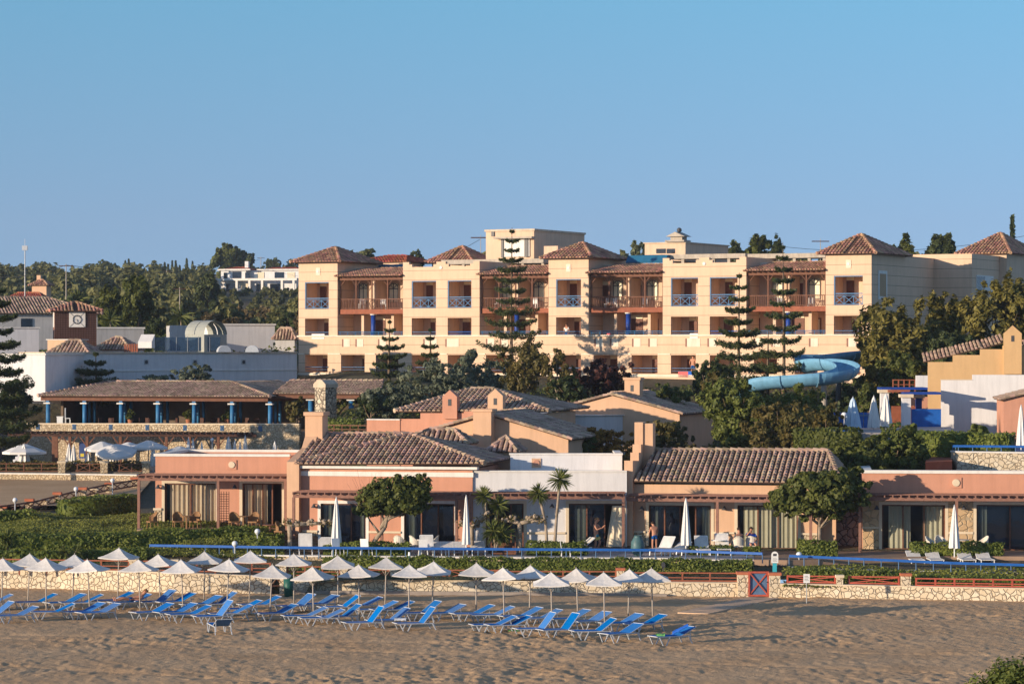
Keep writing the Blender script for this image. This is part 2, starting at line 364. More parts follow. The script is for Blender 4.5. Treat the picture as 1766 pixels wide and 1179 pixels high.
mk('concrete_cap',(.62,.50,.37),.9,.1,1.5,.12,streak=.3)
mk('tile',(.44,.25,.165),.85,.12,.9,.25,isl=.4)
mk('tile_mid',(.41,.28,.205),.88,.1,.9,.25,isl=.35)
mk('tile_old',(.42,.30,.22),.9,.12,.9,.25,isl=.4)
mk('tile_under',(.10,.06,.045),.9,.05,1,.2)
mk('tile_red',(.40,.12,.07),.85,.15,.9,.2,isl=.25)
mk('wood_brown',(.17,.075,.045),.7,.25,5,.25,bz=14,bd=.004)
mk('wood_dark',(.075,.035,.025),.7,.25,5,.25)
mk('wood_pink',(.26,.135,.10),.7,.2,5,.2)
mk('wood_red',(.42,.09,.055),.65,.3,4,.2)
mk('wood_rust',(.30,.10,.055),.7,.2,3,.2)
mk('blue_paint',(.012,.11,.42),.5,.4,3,.18)
mk('blue_dark',(.01,.05,.28),.5,.4,3,.18)
mk('blue_grey',(.09,.17,.30),.6,.3,3,.15)
mk('blue_column',(.035,.17,.36),.55,.35,3,.15,streak=.2)
mk('sling_blue',(.0,.155,.50),.9,.02,6,.12,orand=.14)
mk('towel_blue',(.03,.14,.55),.95,.05,20,.35,bz=30,bd=.01)
mk('towel_pink',(.75,.16,.16),.95,.05,20,.2)
mk('towel_green',(.20,.50,.16),.95,.05,20,.2)
mk('towel_white',(.72,.72,.72),.95,.05,20,.12)
mk('white_plastic',(.80,.80,.78),.4,.4,5,.06)
mk('metal_white',(.50,.53,.57),.45,.4,8,.12)
mk('metal_grey',(.32,.33,.34),.45,.5,4,.15,metal=.3)
mk('metal_dark',(.06,.06,.065),.5,.4,4,.15)
mk('canvas',(.72,.68,.63),.9,.08,1.6,.09,streak=.22,bz=5,bd=.012,orand=.10)
mk('canvas_white',(.74,.72,.69),.9,.08,2,.06,bz=4,bd=.015)
mk('sky_canvas',(.50,.62,.74),.9,.08,2,.06,bz=4,bd=.015)
mk('pole_wood',(.42,.37,.32),.7,.2,6,.15)
mk('rattan',(.28,.155,.075),.8,.2,25,.35,bz=40,bd=.01)
mk('rattan_white',(.66,.60,.51),.8,.2,25,.2,bz=40,bd=.01)
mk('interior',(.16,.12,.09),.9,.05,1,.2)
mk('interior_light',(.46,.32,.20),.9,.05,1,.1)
mk('door_wood',(.16,.065,.04),.6,.3,6,.25)
mk('pane_cream',(.88,.80,.56),.5,.3,2,.08)
mk('bark',(.20,.145,.10),.9,.05,6,.3,bz=12,bd=.02)
mk('bark_pale',(.34,.27,.20),.9,.05,5,.25,bz=12,bd=.015)
mk('brick_tile',(.24,.13,.10),.8,.15,3,.2,bz=8,bd=.01)
mk('brick_cap',(.45,.15,.08),.85,.15,4,.2,bz=12,bd=.01)
mk('board',(.60,.42,.28),.9,.1,1.2,.2,bz=10,bd=.01)
mk('path',(.33,.28,.24),.9,.1,1.2,.2,bz=10,bd=.01)
mk('patio',(.34,.23,.16),.85,.15,1.5,.15,bz=8,bd=.005)
mk('deck_stone',(.36,.33,.32),.8,.2,1.5,.15)
mk('terra_path',(.34,.11,.06),.9,.1,2,.15)
mk('slide_blue',(.16,.37,.55),.6,.3,1.2,.15,streak=.15)
mk('slide_pale',(.22,.46,.62),.35,.5,1.2,.12,streak=.1)
mk('skin',(.50,.24,.15),.6,.3,4,.08)
mk('hair_dark',(.035,.02,.012),.7,.2,20,.3)
mk('hair_fair',(.28,.14,.06),.7,.2,20,.3)
mk('shorts_blue',(.01,.08,.28),.9,.1,9,.2)
mk('shorts_teal',(.03,.22,.28),.9,.1,9,.2)
mk('shorts_yellow',(.62,.50,.16),.9,.1,9,.2)
mk('shirt_blue',(.01,.07,.42),.9,.1,9,.15)
mk('bin_green',(.015,.10,.075),.5,.4,4,.15)
mk('urn_teal',(.06,.13,.14),.5,.4,4,.2)
mk('sign_teal',(.05,.42,.52),.5,.4,4,.08)
mk('clay',(.42,.17,.09),.85,.15,4,.15)
mk('sign_text',(.06,.06,.07),.6,.3,4,.05,)
mk('poster_blue',(.05,.09,.25),.5,.4,3,.15)
mk('poster_yellow',(.75,.60,.08),.5,.4,3,.08)
mk('poster_red',(.55,.06,.035),.5,.4,6,.3)
mk('lamp_globe',(.72,.74,.76),.3,.5,2,.03)
mk('teal_roof',(.02,.13,.24),.6,.3,2,.15)
mk('vault_grey',(.33,.34,.30),.5,.4,2,.1)
mk('cable',(.05,.05,.05),.7,.1,1,.1)
mk('flower_pink',(.45,.06,.22),.7,.1,3,.2)
stone('stone_wall',(.80,.70,.53),(.66,.53,.36),(.30,.23,.16),4.0,.045)
stone('stone_small',(.66,.55,.39),(.50,.38,.24),(.30,.22,.14),5.0,.07)
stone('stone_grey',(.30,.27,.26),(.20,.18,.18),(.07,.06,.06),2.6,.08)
stone('stone_chimney',(.72,.62,.46),(.42,.34,.25),(.12,.10,.08),3.6,.09)
glass('glass',tint=(.85,.88,.88),tr=.75); glass('glass_dark',dark=(.008,.014,.03),tr=.42); glass('glass_pale',tint=(.55,.68,.85),dark=(.03,.06,.10),tr=.5)
stone('stone_gold',(.66,.48,.29),(.50,.34,.19),(.42,.33,.22),2.7,.05)
leafmat('leaf_mid',(.055,.08,.018),(.18,.19,.045))
leafmat('leaf_dark',(.03,.052,.02),(.10,.125,.04))
leafmat('leaf_bright',(.075,.105,.022),(.22,.24,.055))
leafmat('leaf_hedge',(.07,.11,.022),(.25,.28,.055))
leafmat('leaf_olive',(0.109,0.131,0.065),(0.290,0.312,0.160))
leafmat('leaf_pine',(.045,.07,.026),(.14,.16,.055))
leafmat('leaf_conifer',(.09,.09,.02),(.30,.25,.06))
leafmat('leaf_grey',(.09,.115,.075),(.26,.28,.18))
leafmat('leaf_red',(0.043,0.020,0.017),(0.123,0.043,0.032))
leafmat('leaf_orange',(0.145,0.102,0.017),(0.493,0.232,0.043))
leafmat('leaf_brown',(.075,.08,.022),(.23,.17,.055))
leafmat('leaf_palm',(0.058,0.087,0.022),(0.203,0.217,0.058),tr=.15)
leafmat('ground_leaf',(.10,.125,.025),(.34,.34,.07))
leafmat('scrub_leaf',(0.087,0.072,0.029),(0.246,0.174,0.080))
# curtain: vertical folds
def curtain_mat(name,c):
    m=mk(name,c,.95,.05,3,.06); b=m.node_tree.nodes['Principled BSDF']; return m
curtain_mat('curtain',(.72,.62,.46)); curtain_mat('curtain_green',(.74,.68,.50)); curtain_mat('curtain_stripe',(.86,.66,.46))
# lattice material is modelled, sand / water below
def fbm(x,y,scale,seed,octs=3,gain=.55):
    rng=np.random.default_rng(seed); out=np.zeros_like(x); a=1.0; s=scale; tot=0
    for o in range(octs):
        g=rng.uniform(-1,1,(257,257)); g[:,256]=g[:,0]; g[256,:]=g[0,:]; fx=(x/s)%256; fy=(y/s)%256; ix=fx.astype(int); iy=fy.astype(int); tx=fx-ix; ty=fy-iy
        tx=tx*tx*(3-2*tx); ty=ty*ty*(3-2*ty)
        out+=a*((g[iy,ix]*(1-tx)+g[iy,ix+1]*tx)*(1-ty)+(g[iy+1,ix]*(1-tx)+g[iy+1,ix+1]*tx)*ty); tot+=a; a*=gain; s*=.5
    return out/tot
def grid_obj(name,Xg,Yg,Zg,mat,kind,smooth=True):
    r,c=Xg.shape; V=np.stack([Xg,Yg,Zg],-1).reshape(-1,3); i=np.arange(r*c).reshape(r,c)
    q=np.stack([i[:-1,:-1],i[:-1,1:],i[1:,1:],i[1:,:-1]],-1).reshape(-1,4).astype(np.int32); n=len(q)
    me=bpy.data.meshes.new(name); me.vertices.add(len(V)); me.vertices.foreach_set('co',V.reshape(-1)); me.loops.add(n*4); me.loops.foreach_set('vertex_index',q.reshape(-1))
    me.polygons.add(n); me.polygons.foreach_set('loop_start',np.arange(0,n*4,4,dtype=np.int32)); me.update(calc_edges=True)
    if smooth: me.polygons.foreach_set('use_smooth',[True]*n)
    me.materials.append(M[mat]); o=bpy.data.objects.new(name,me); COL.objects.link(o); return tag(o,kind=kind)
# sand
m,nt,b=nodes('sand'); tc=nt.nodes.new('ShaderNodeTexCoord'); c_=tc.outputs['Object']
f=noise_tex(nt,c_,.25,4); f=mathn(nt,'MULTIPLY_ADD',f,3,-1); clp=nt.nodes.new('ShaderNodeClamp'); nt.links.new(f,clp.inputs[0]); f=clp.outputs[0]; f2=noise_tex(nt,c_,6,5,.7); c=mixc(nt,f,(.66,.42,.22),(.78,.53,.30)); c=mixc(nt,mathn(nt,'MULTIPLY',f2,.7),c,(.28,.17,.10)); nt.links.new(c,b.inputs[0])
b.inputs['Roughness'].default_value=.95; b.inputs['Specular IOR Level'].default_value=.1; bump(nt,b,f2,.05)
xs=np.arange(-26.5,26,.075); ys=np.arange(96,147.6,.105); Xg,Yg=np.meshgrid(xs,ys)
big=fbm(Xg,Yg,5.0,1,2); pit=fbm(Xg+.3*fbm(Xg,Yg,1,9,1),Yg,.36,2,3,.7); 
flat=np.clip(.55+.9*fbm(Xg,Yg,7.0,5,2),.35,1.0)*np.clip(1.15-(Yg-112)/38*.75,.35,1.0)
Zg=big*.04+flat*(.062*fbm(Xg+.12*pit,Yg*.5,.23,21,2,.5)+.045*fbm(Xg+.3*pit,Yg*.5,.42,22,1))-.05*flat*np.abs(pit)+.03*flat
for (xa,ya,xb,yb,wd) in((-24,121,26,104,.35),(9,139.5,-2,98,.5),(14,138,25,126,.4),(-24,112,4,98,.4),(25,112,-4,118,.4)):
    L2=math.hypot(xb-xa,yb-ya); dd=np.abs((Xg-xa)*(yb-ya)-(Yg-ya)*(xb-xa))/L2+.4*fbm(Xg,Yg,3,31,2); Zg-=.05*np.exp(-(dd/wd)**2)
Zg-=np.clip((104-Yg)/10,0,1)*.5
grid_obj('sand',Xg,Yg,Zg,'sand','structure')
for nm,(xa,xb) in(('sand',(-150,-26.4)),('sand',(25.8,150))):
    q=MB(); q.poly([(xa,98,-.1),(xb,98,-.1),(xb,147,0.0),(xa,147,0.0)]); tag(q.build(nm,'sand'),kind='structure')
# sea behind and below the camera
m,nt,b=nodes('sea'); b.inputs['Base Color'].default_value=(.01,.05,.09,1); b.inputs['Roughness'].default_value=.12
tc=nt.nodes.new('ShaderNodeTexCoord'); bump(nt,b,noise_tex(nt,tc.outputs['Object'],.6,4),.35)
q=MB(); q.poly([(-2500,-3000,-.45),(2500,-3000,-.45),(2500,103,-.45),(-2500,103,-.45)]); tag(q.build('sea','sea'),kind='structure')
# terrain behind the beach wall: heights along the distance for the left and the middle/right of the bay
HL=[(141,.5),(145.5,.9),(149,1.5),(154,2.1),(160,2.3),(201,2.75),(202,3.3),(216,3.35),(217.5,5.2),(226,6.0),(236,8.5),(262,10.5),(300,12.5),(360,13.5),(480,17),(560,21.5),(700,26.5),(800,31),(900,34.5),(1000,35.5),(1500,34)]
HR=[(138,.3),(142,.9),(149,1.3),(158,1.7),(166,2.3),(180,4.3),(200,6.0),(215,7.8),(225,9.2),(262,10.5),(300,14),(360,19),(420,22),(560,25),(700,28),(900,35),(1000,35.5),(1500,34)]
def gz(x,y):
    px=CX+x/y*F; k=max(0,min(1,(px-505)/110)); k=k*k*(3-2*k)
    def it(T):
        if y<=T[0][0]: return T[0][1]
        for (a,p),(b_,q_) in zip(T[:-1],T[1:]):
            if y<=b_: return p+(q_-p)*(y-a)/(b_-a)
        return T[-1][1]
    yw=146.6-(px+120)*.0068 if px<100 else (145.0-(px-100)*.008 if px<470 else 141.9)
    if px<520 and y<yw: return -.6
    return it(HL)*(1-k)+it(HR)*k
m,nt,b=nodes('earth'); tc=nt.nodes.new('ShaderNodeTexCoord'); c_=tc.outputs['Object']; f=noise_tex(nt,c_,.06,6,.7); f2=noise_tex(nt,c_,1.2,4,.7)
c=ramp(nt,f,[(.36,(.045,.06,.018)),(.52,(.10,.075,.035)),(.66,(.19,.12,.07))]); c=mixc(nt,mathn(nt,'MULTIPLY',f2,.6),c,(.03,.035,.012)); nt.links.new(c,b.inputs[0]); b.inputs['Roughness'].default_value=.95; bump(nt,b,f2,.3)
pxs=np.arange(-900,2700,30.); ds=sorted({*[a for a,_ in HL+HR],*[141+.4*i for i in range(17)],*range(148,262,3),*range(270,1000,15),1200,1500}); ds=[d for d in ds if d>=141]
Xg=np.zeros((len(ds),len(pxs)));Yg=Xg.copy();Zg=Xg.copy()
for i,d in enumerate(ds):
    for j,p in enumerate(pxs): Xg[i,j]=X(p,d); Yg[i,j]=d; Zg[i,j]=gz(X(p,d),d)+(.0025*d*noise.noise((X(p,d)*.02,d*.02,0)) if d>330 else 0)
grid_obj('ground',Xg,Yg,Zg,'earth','structure',False)
q=MB(); q.poly([(-4000,1490,30),(4000,1490,30),(4000,4500,10),(-4000,4500,10)]); tag(q.build('far_ground','earth'),kind='structure')

# ================================================================ beach umbrellas
def make_umbrella(label,rot,seed):
    rng=random.Random(seed); t=thing('beach_umbrella',label,'umbrella',group='pale square umbrellas on the beach'); 
    q=MB(); q.cyl((0,0,-.25),(0,0,2.36),.033,.026,8); q.build('pole','pole_wood',t,True)
    s=.77; c=[(s*math.sqrt(2)*math.cos(rot+math.pi/2*k),s*math.sqrt(2)*math.sin(rot+math.pi/2*k),1.95+rng.uniform(-.03,.03)) for k in range(4)]
    q=MB(); tip=(0,0,2.42); n=4
    for k in range(4):
        a=Vector(c[k]); b_=Vector(c[(k+1)%4]); T=Vector(tip); rows=[]
        for i in range(n+1):
            r_=[]; 
            for j in range(n+1):
                u_=i/n; e=a.lerp(b_,j/n); p=T.lerp(e,u_); sag=-.05*math.sin(math.pi*u_)*1.0-.05*math.sin(math.pi*j/n)*u_; p.z+=sag+rng.uniform(-.006,.006)*(0<j<n); r_.append(p)
            rows.append(r_)
        vs=[p for r_ in rows for p in r_]; w_=n+1
        q.mesh(vs,[(i*w_+j,(i+1)*w_+j,(i+1)*w_+j+1,i*w_+j+1) for i in range(n) for j in range(n)])
        hem=[Vector(rows[n][j]) for j in range(w_)]
        for j in range(n): q.poly([hem[j],hem[j]-Vector((0,0,.05)),hem[j+1]-Vector((0,0,.05)),hem[j+1]])
    q.build('canopy','canvas',t)
    q=MB()
    for k in range(4): q.tube([(0,0,2.33),Vector(c[k])-Vector((0,0,.03))],.012,4); q.tube([(0,0,1.55),Vector(c[k])*.5+Vector((0,0,1.12))],.010,4)
    q.build('ribs','pole_wood',t); q=MB(); q.cyl((0,0,2.38),(0,0,2.47),.03,.012,6); q.build('finial','pole_wood',t)
    return t
FRONT=[(3,962),(80,961),(155,964),(242,964),(316,964),(391,963),(465,973),(541,976),(620,973),(705,973),(821,970),(870,978),(952,986),(1043,986),(1126,979)]
BACK=[(48,954),(124,955),(203,944),(277,955),(352,950),(430,949),(507,954),(583,957),(664,960),(745,967),(913,974),(997,979),(1083,981)]
def zone(px): return 'left edge' if px<60 else None
for row,(lst,nm) in enumerate(((FRONT,'front'),(BACK,'back'))):
    for i,(px,py) in enumerate(lst):
        d=D(py,2.42); t=make_umbrella(f'pale square beach umbrella, {ORD[i]} from the left in the {nm} row',R(38+random.uniform(-9,14)),i*7+row*91)
        t.location=(X(px,d),d,0); t.rotation_euler=(R(random.uniform(-2.5,2.5)),R(random.uniform(-3,3)),0)
        t['px']=px; del t['px']
# ================================================================ sun loungers
def make_lounger(back):
    t=thing('sun_lounger','x','sun lounger'); W=.32; zf=.34; L0,L1=-.62,.55; bl=.84; bx=L1+bl*math.cos(back); bz=zf+bl*math.sin(back)
    q=MB()
    def sheet(p,n_=5,sag=.02):
        vs=[]
        for i in range(n_+1):
            u=i/n_; x=p[0][0]+(p[1][0]-p[0][0])*u; z=p[0][1]+(p[1][1]-p[0][1])*u
            for y in(-W,0,W): vs.append((x,y,z-(sag if y==0 else 0)*math.sin(math.pi*u)))
        q.mesh(vs,[(i*3+j,(i+1)*3+j,(i+1)*3+j+1,i*3+j+1) for i in range(n_) for j in(0,1)])
        q.mesh([(x,y,z-.025) for x,y,z in vs],[(i*3+j,i*3+j+1,(i+1)*3+j+1,(i+1)*3+j) for i in range(n_) for j in(0,1)])
        q.box(min(p[0][0],p[1][0]),max(p[0][0],p[1][0]),-W-.012,-W+.012,zf-.05,zf+.02) if abs(p[0][1]-p[1][1])<.01 else None
    sheet([(L0,zf+.03),(L1,zf)]); q.build('seat_sling','sling_blue',t,True)
    q=MB(); sheet([(L1,zf),(bx,bz)]); q.build('back_sling','sling_blue',t,True)
    q=MB()
    for y in(-W-.02,W+.02):
        q.bar((L0-.02,y,zf+.01),(L1+.45,y,zf-.02),.022,.035); q.bar((L1,y,zf-.01),(bx+.0,y,bz-.01),.02,.03); 
    q.bar((L0-.02,-W,zf+.02),(L0-.02,W,zf+.02),.03,.03); q.bar((bx,-W,bz),(bx,W,bz),.025,.025)
    mx=L1+.6*bl*math.cos(back); mz=zf+.6*bl*math.sin(back)
    for y in(-W,W): q.bar((mx,y,mz),(L1+.52,y,zf*.4),.025,.03)
    q.build('frame','metal_white',t)
    for x0,x1 in((L0+.1,L0+.28),(L0+.62,L0+.42),(L1+.38,L1+.58)):
        for y in(-W-.02,W+.02):
            q=MB(); q.bar((x0,y,zf-.01),(x1,y*1.05,-.03),.035,.04); q.build('leg','metal_white',t)
    return t
protos={}
G1='blue sling sun loungers on the beach'
LB=[(-12,1028,0),(20,1024,0),(95.6,1023,0),(144,1023,0),(176,1024,0),(227,1020,0),(257,1023,0),(298,1016,1),(332.6,1021.6,0),(378,1026,0),(405,1020,1),(448,1034,0),(481,1027,0),(538,1023,1),(579,1025,0),(618,1025.5,1),(656.6,1028.5,0),(683,1035.6,0),(711,1035.6,0),(756,1035,1),(798,1041,0),(849,1042,0),(884,1044.6,0),(931,1046,0),(965,1049.7,0),(1012.5,1050,0),(1047,1053.5,0),(1103,1057,0),(1144,1058.6,0)]
LF=[(20,1036,1),(62,1044.6,0),(127,1039.5,0),(176,1038,0),(202.6,1039.5,0),(294,1039,0),(335,1039,0),(360.6,1043,0),(397.5,1034,2),(433,1042,0),(509,1041,0),(562,1046,0),(591.6,1049.7,0),(619.7,1041,1),(658,1044.6,2),(702.5,1047,1),(747,1046,2),(888,1061,0),(913,1061,0),(954,1054.8,2),(993.4,1056,2),(1058.4,1065,1),(1101.7,1074,0),(1192,1079,0)]
BA=[R(23),R(35),R(50)]
lounger_at={}
for row,(lst,nm) in enumerate(((LB,'back'),(LF,'front'))):
    for i,(px,py,b_) in enumerate(lst):
        a=BA[b_]; hz=.34+.84*math.sin(a); d=D(py,hz); hx=X(px,d); off=.55+.84*math.cos(a); rz=R(random.uniform(20,42))
        lab=f'blue sun lounger, {ORD[i]} from the left in the {nm} row'+(', its back raised steeply' if b_==2 else '')
        if b_ not in protos: t=protos[b_]=make_lounger(a); t['label']=lab; t['group']=G1
        else: t=dup(protos[b_],(0,0,0),0,lab,G1)
        t.location=(hx-off*math.cos(rz),d-off*math.sin(rz),0.0); t.rotation_euler=(0,0,rz); lounger_at[(nm,i)]=(t,rz)
t=dup(protos[0],(X(376,122.5),122.5,0),R(-72-180+180),'blue sun lounger turned end on towards the sea in front of the left group',G1)
# towels and things on loungers
def towel(px,py,z,l,w_,mat,label,rz=0,drape=.12):
    d=D(py,z); q=MB(); n=8; vs=[]
    for i in range(n+1):
        for j in range(n+1):
            u=i/n*2-1; v=j/n*2-1; vs.append((u*l/2+.02*random.uniform(-1,1),v*w_/2,.03+.035*random.random()-drape*max(0,abs(v)-.75)*2))
    k=n+1; q.mesh(vs,[(i*k+j,(i+1)*k+j,(i+1)*k+j+1,i*k+j+1) for i in range(n) for j in range(n)]); q.mesh([(x,y,z_-.02) for x,y,z_ in vs],[(i*k+j,i*k+j+1,(i+1)*k+j+1,(i+1)*k+j) for i in range(n) for j in range(n)])
    o=q.build('towel',mat,None,True); o.location=(X(px,d),d,z); o.rotation_euler=(0,rz*0,0); return tag(o,label,'towel')
o=towel(1174,1084,.62,.7,.75,'towel_blue','blue patterned towel spread over the raised back of the rightmost lounger'); o.rotation_euler=(0,R(-28),R(-5))
o=towel(1139,1094,.38,.35,.5,'towel_green','small green towel lying on the seat of the rightmost lounger')
o=towel(213,1031,.48,.6,.65,'towel_white','white towel on a back row lounger beside the sunbather')
o=towel(691,1067,.42,.5,.6,'towel_white','white towel on the seat of a front row lounger'); 
o=towel(886,1088,.02,.45,.5,'towel_green','small green mat on the sand under a front row lounger')
# green bin
t=thing('litter_bin','tall dark green litter bin standing on the sand by the beach wall','bin',P(497.5,1028,D(1028)))
q=MB(); q.cyl((0,0,0),(0,0,.92),.21,.25,16); q.build('body','bin_green',t,True); q=MB(); q.cyl((0,0,.92),(0,0,.98),.27,.27,16); q.cyl((0,0,.98),(0,0,1.03),.24,.16,16); q.build('lid','bin_green',t,True)
# ================================================================ walls and fences along the beach
def wall_run(name,label,cat,pts,th,mat,cap=None,capmat='white_trim',group=None,capover=.04,base=-.6):
    """pts: (px,d,ztop)"""
    t=thing(name,label,cat,(X(pts[0][0],pts[0][1]),pts[0][1],0),0,group); o=Vector(t.location); mb=MB(); mc=MB()
    W=[Vector((X(p,d),d,z))-Vector((o.x,o.y,0)) for p,d,z in pts]
    for a,b in zip(W[:-1],W[1:]):
        u=Vector((b.x-a.x,b.y-a.y,0)).normalized(); n=Vector((-u.y,u.x,0))*th
        k=max(1,int((b-a).length/3)); 
        for i in range(k):
            p=a.lerp(b,i/k); q=a.lerp(b,(i+1)/k); pb=Vector((p.x,p.y,base)); qb=Vector((q.x,q.y,base))
            mb.mesh([pb,qb,q,p,pb+n,qb+n,q+n,p+n],[(0,1,2,3),(5,4,7,6),(3,2,6,7)]+([(4,0,3,7)] if i==0 else [])+([(1,5,6,2)] if i==k-1 else []))
        if cap:
            m=n.normalized()*capover; mc.mesh([a-m,b-m,b-m+Vector((0,0,cap)),a-m+Vector((0,0,cap)),a+n+m,b+n+m,b+n+m+Vector((0,0,cap)),a+n+m+Vector((0,0,cap))],[(0,1,2,3),(5,4,7,6),(3,2,6,7),(4,0,3,7),(1,5,6,2),(0,4,5,1)])
    mb.build('wall',mat,t)
    if cap: mc.build('coping',capmat,t)
    return t
wall_run('stone_wall','long pale stone wall at the back of the beach, its left stretch behind the umbrellas','wall',[(-120,146,.96),(100,144.5,.96),(300,142,.97),(466,141.7,.82)],.35,'stone_wall',.05,capmat='cream_trim')
wall_run('stone_wall','pale crazy stone wall between the beach opening and the red gate','wall',[(490,141.7,.78),(600,141.5,.70),(900,141,.64),(1272,140.5,.60)],.35,'stone_wall',.05,capmat='cream_trim')
wall_run('stone_wall','pale crazy stone wall to the right of the red gate','wall',[(1346,139.7,.62),(1560,138.5,.60),(1900,136.8,.56)],.35,'stone_wall',.05,capmat='cream_trim')
wall_run('plinth','tan concrete plinth along the foot of the middle beach wall','plinth',[(500,141.3,.2),(900,140.6,.17),(1150,140.3,.1)],.25,'path')
def pillar(px,d,z0,z1,w=.5,label='',cap='brick_cap',group='stone piers of the beach fence',mat='stone_wall'):
    t=thing('fence_pier',label,'pier',(X(px,d),d,z0),0,group); q=MB(); q.box(-w/2,w/2,-w/2,w/2,0,z1-z0); q.build('pier',mat,t)
    q=MB(); q.box(-w/2-.05,w/2+.05,-w/2-.05,w/2+.05,z1-z0,z1-z0+.13); q.build('cap',cap,t); return t
G='stone piers of the beach fence'
pillar(1281,140.5,-.3,1.05,.52,'stone pier with brick cap on the left of the red gate'); pillar(1336,140,-.3,1.05,.5,'stone pier with brick cap on the right of the red gate')
for px,z,lab in((229,1.5,'pale fence pier behind the umbrellas, leftmost of the beach fence'),(301,1.45,'pale fence pier behind the umbrellas, second from the left'),(488,1.35,'pale fence pier beside the opening in the beach wall'),(593,1.15,'pale fence pier above the middle wall, nearer the opening'),(679,1.12,'pale fence pier above the middle wall, left of centre'),(869,1.05,'pale fence pier above the middle wall at centre')):
    d=141.9+(1.2 if px<400 else 0); pillar(px,d,0,z,.32,lab,'cream_trim')
pillar(1070,141.2,0,1.18,.36,'fence pier with a brick cap behind the rightmost umbrellas')
pillar(1448,139.4,0,.98,.3,'small pale fence pier without brick between the crossed panels right of the gate','cream_trim'); pillar(1562,138.9,0,1.1,.44,'stone pier with brick cap at the right of the crossed panels')
def fence(label,p0,p1,z0,z1,kind,n,mat='wood_rust',post=True,cat='fence',name='wooden_fence',group=None,t_=.06):
    """p=(px,d); rails or crossed panels"""
    a=Vector((X(*p0),p0[1],0)); b=Vector((X(*p1),p1[1],0)); t=thing(name,label,cat,a,0,group); u=b-a; q=MB()
    za=z0 if isinstance(z0,tuple) else (z0,z0); h=z1-za[0]
    def pt(s,zz): return Vector((u.x*s,u.y*s,za[0]+(za[1]-za[0])*s+zz))
    q.bar(pt(0,h),pt(1,h),t_*1.2,t_); q.bar(pt(0,.08),pt(1,.08),t_,t_)
    q.build('rails',mat,t)
    if kind=='rail': 
        q=MB(); q.bar(pt(0,h*.5),pt(1,h*.5),t_*.8,t_*.8); q.build('mid_rail',mat,t)
    for i in range(n+1):
        q=MB(); s=i/n; q.bar(pt(s,-.25),pt(s,h+.04),t_*1.3,t_*1.3); q.build('post',mat,t)
        if kind=='x' and i<n:
            q=MB(); q.bar(pt(s,.1),pt((i+1)/n,h-.03),t_*.7,t_*.7); q.bar(pt(s,h-.03),pt((i+1)/n,.1),t_*.72,t_*.68); q.build('cross_brace',mat,t)
    return t
fence('rust brown rail fence above the wall left of the red gate',(1082,141.2),(1272,140.8),.62,1.08,'rail',4)
fence('rust brown rail fence behind the umbrellas, centre right',(880,141.4),(1062,141.3),.66,1.12,'rail',4)
fence('rust brown crossed fence behind the umbrellas, just left of centre',(690,141.8),(860,141.6),.70,1.16,'x',4)
fence('rust brown crossed fence between the two middle piers',(602,141.9),(672,141.8),.72,1.16,'x',2)
fence('rust brown rail fence right of the opening in the beach wall',(496,142.1),(586,142),.80,1.3,'rail',3)
fence('rust brown rail fence between the two left piers behind umbrellas',(236,143.2),(294,142.8),.98,1.5,'rail',2)
fence('rust brown rail fence left of the opening in the beach wall',(308,142.8),(466,142.2),.95,1.45,'rail',5)
fence('rust brown rail fence on the far left behind umbrellas',(-60,145),(222,143.4),.96,1.48,'rail',6)
fence('red brown crossed fence right of the gate',(1358,139.9),(1440,139.6),.64,1.02,'x',1,'wood_red'); fence('red brown crossed fence left of the brick capped pier',(1464,139.5),(1550,139.2),.62,1.02,'x',1,'wood_red')
fence('red brown rail fence from the brick capped pier to the right edge',(1580,138.6),(1880,137.2),.60,1.0,'rail',9,'wood_red')
t=fence('wooden rail barrier in the opening of the beach wall',(468,141.8),(486,141.8),.3,1.15,'x',1,'wood_brown')
# red gate
t=thing('garden_gate','red painted wooden gate with a cross brace between two stone piers','gate',(X(1290.5,140.2),140.2,0)); w_=X(1326,140.2)-X(1290.5,140.2); q=MB(); z0,z1=.05,1.17
for a,b in(((0.04,z0),(w_-.04,z0)),((0.04,z1),(w_-.04,z1))): q.bar((a[0],0,a[1]),(b[0],0,b[1]),.06,.09)
for x in(.04,w_-.04): q.bar((x,0.002,z0-.05),(x,0.002,z1+.045),.085,.065)
q.build('frame','wood_red',t); q=MB(); q.bar((.08,.03,z0+.05),(w_-.08,.03,z1-.05),.04,.06); q.bar((.08,-.02,z1-.05),(w_-.08,-.02,z0+.05),.04,.06); q.build('cross_brace','wood_red',t)
q=MB(); q.box(.09,w_-.09,.06,.075,z0+.04,z1-.04); q.build('panel','blue_grey',t)
q=MB(); q.ball((w_-.1,-.06,.7),.035); q.build('latch','metal_dark',t)
# board walk on the sand
q=MB(); n=14; a=Vector((X(1195,D(1058)),D(1058),0));b=Vector((X(1318,D(1031)),D(1031),0)); u=(b-a).normalized(); s=Vector((u.y,-u.x,0))*.75
for i in range(n):
    p=a.lerp(b,i/n); r=a.lerp(b,(i+.97)/n); z=.045+.01*random.random(); q.mesh([p-s+Vector((0,0,z)),r-s+Vector((0,0,z)),r+s+Vector((0,0,z)),p+s+Vector((0,0,z)),p-s-Vector((0,0,.1)),r-s-Vector((0,0,.1)),r+s-Vector((0,0,.1)),p+s-Vector((0,0,.1))],[(3,2,1,0),(0,1,5,4),(1,2,6,5),(2,3,7,6),(3,0,4,7)])
tag(q.build('boardwalk','board'),'sandy tan boardwalk leading over the sand to the red gate','walkway')
